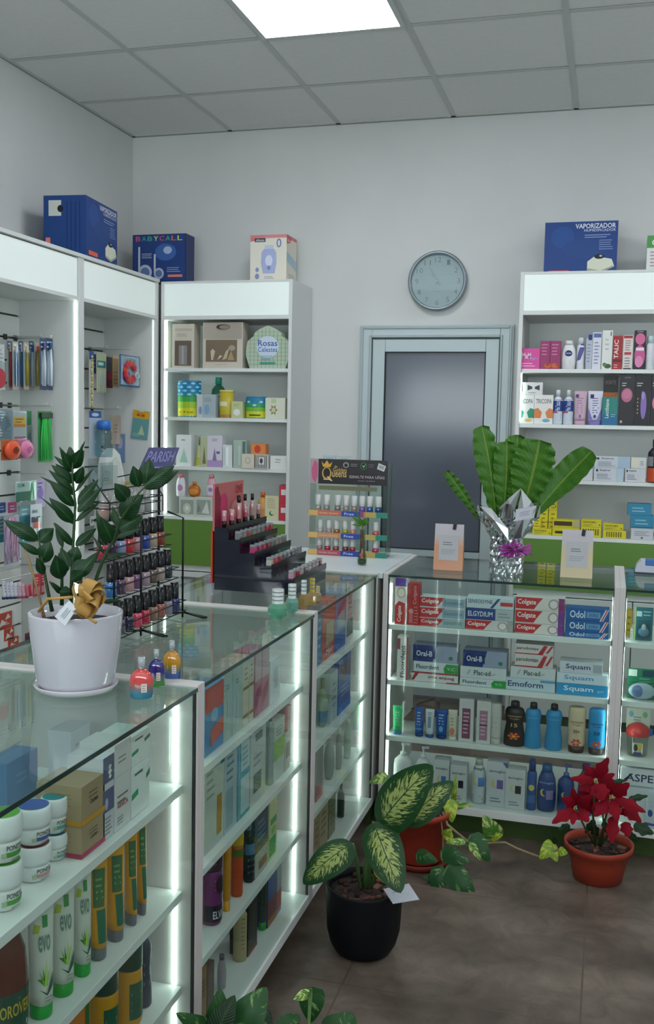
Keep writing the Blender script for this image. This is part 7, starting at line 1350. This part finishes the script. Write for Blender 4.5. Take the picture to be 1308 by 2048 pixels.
for (k, x0, y0_, x1, y1_, w, d, m_) in [(0,610,340,765,90,120,-.02,rm),(0,590,350,480,175,110,.0,rm),(0,590,370,300,340,95,-.04,rm),(0,630,380,840,285,95,.02,rm),(0,630,400,690,610,180,-.06,rm),(0,600,390,400,480,120,-.03,rm),
  (1,370,660,195,575,110,-.08,rm),(1,350,710,80,885,120,-.12,rm),(1,390,670,560,545,120,-.07,rm),(1,400,710,525,870,130,-.10,rm),(1,370,670,335,455,100,-.04,rm),(1,350,720,330,900,95,-.11,rm),
  (2,820,550,1015,395,130,-.05,rm),(2,830,580,1215,750,110,-.06,rm),(2,770,560,590,470,120,-.05,rm),(2,770,600,590,800,130,-.08,rm),(2,810,610,870,860,120,-.09,rm),(2,790,540,800,330,95,-.02,rm),(3,950,690,1160,870,115,-.03,rm),(3,960,660,1100,600,80,.02,rm),
  (4,820,790,800,1130,120,-.10,rm),(3,960,860,1000,1050,115,-.06,rm),(4,680,650,560,720,100,-.03,rm),
  (0,560,430,420,560,120,.04,rm),(0,660,420,800,500,120,.04,rm),(4,640,560,470,640,120,.05,rm),(4,700,600,860,640,130,.05,rm),(3,900,640,1000,800,120,.04,rm),(1,440,640,600,760,110,.03,rm),(2,740,480,650,330,100,.04,rm),
  (2,1000,590,1240,550,62,.03,dkm),(0,800,390,985,365,50,.03,dkm),(3,1060,900,1308,1005,120,.0,dkm),(1,300,900,160,960,66,-.06,dkm),(3,1000,980,1120,1110,60,.02,dkm),(4,600,840,480,1000,70,.02,dkm),(4,700,860,760,1010,70,.02,dkm),(1,420,330,520,250,60,.04,dkm),(2,560,900,640,1040,90,.03,dkm)]:
    a, b = ep(x0, y0_, d*.5), ep(x1, y1_, d); mb = MB(); leaf(mb, rel(pn, a), rel(pn, b), w/6*(a-CAM).length/FPX*1.15, m_, 'bract', sag=.08, fold=.22, nv=18, up=(.15*((x1-x0)/200), -.9, .5)); mb.build('bract' if m_ is rm else 'leaf', None, sts[k])
# ---- pothos growing in the foreground by the lower edge
bp = thing('floor_pothos', 'dark green pothos leaves in the foreground at the lower edge of the photo', 'plant', (2.08, -3.42, 0))
MB().lathe([(.085, 0), (.09, .004), (.112, .20), (.118, .20), (.118, .225), (.11, .225), (.108, .205)], 40, mat('7A3426', .55), cap=False).build('plastic_pot', None, bp)
soil(bp, .106, .205, seed=21)
A0, A1 = Vector((1.90, -3.60, 0)), Vector((2.14, -3.24, 0)); nP = (A1-A0).cross(Vector((0, 0, 1))).normalized()
def bpx(x, y, d=0):
    r_ = ray(x, y); t = ((A0-CAM).dot(nP)+d)/r_.dot(nP); return CAM+r_*t
for (x0, y0_, x1, y1_, w, d, kd, pf) in [(412,2062,352,2026,34,0,'pothos','heart'),(436,2062,440,1976,46,.0,'pothos','heart'),(430,2070,470,1990,44,.02,'dark','heart'),(478,2058,534,1974,60,.01,'pothos','heart'),(500,2075,540,2020,62,-.01,'dark','heart'),(455,2080,470,2000,60,-.02,'dark','heart'),(636,2044,584,1992,48,0,'pothos','heart') if False else (624,1980,622,2046,44,0,'pothos','heart'),(565,2062,600,2030,40,.0,'pothos','heart'),(672,2080,706,2026,70,0,'pothos','heart'),(620,1984,586,2000,18,0,'variegated','lance')]:
    a, b = bpx(x0, y0_, d), bpx(x1, y1_, d); s0 = Vector((2.08+random.uniform(-.04, .04), -3.42, .21))
    st = MB().tube([rel(bp, s0), rel(bp, (s0+a)/2+Vector((0, 0, .05))), rel(bp, a)], .0025, 6, mat('4A6A34', .5)).build('stem', None, bp)
    mb = MB(); leaf(mb, rel(bp, a), rel(bp, b), w*1.15*(a-CAM).length/FPX, leafmat(kd), pf, sag=.12, fold=.2, lobe=.1, up=(.3, -.8, .6)); mb.build('leaf', None, st)
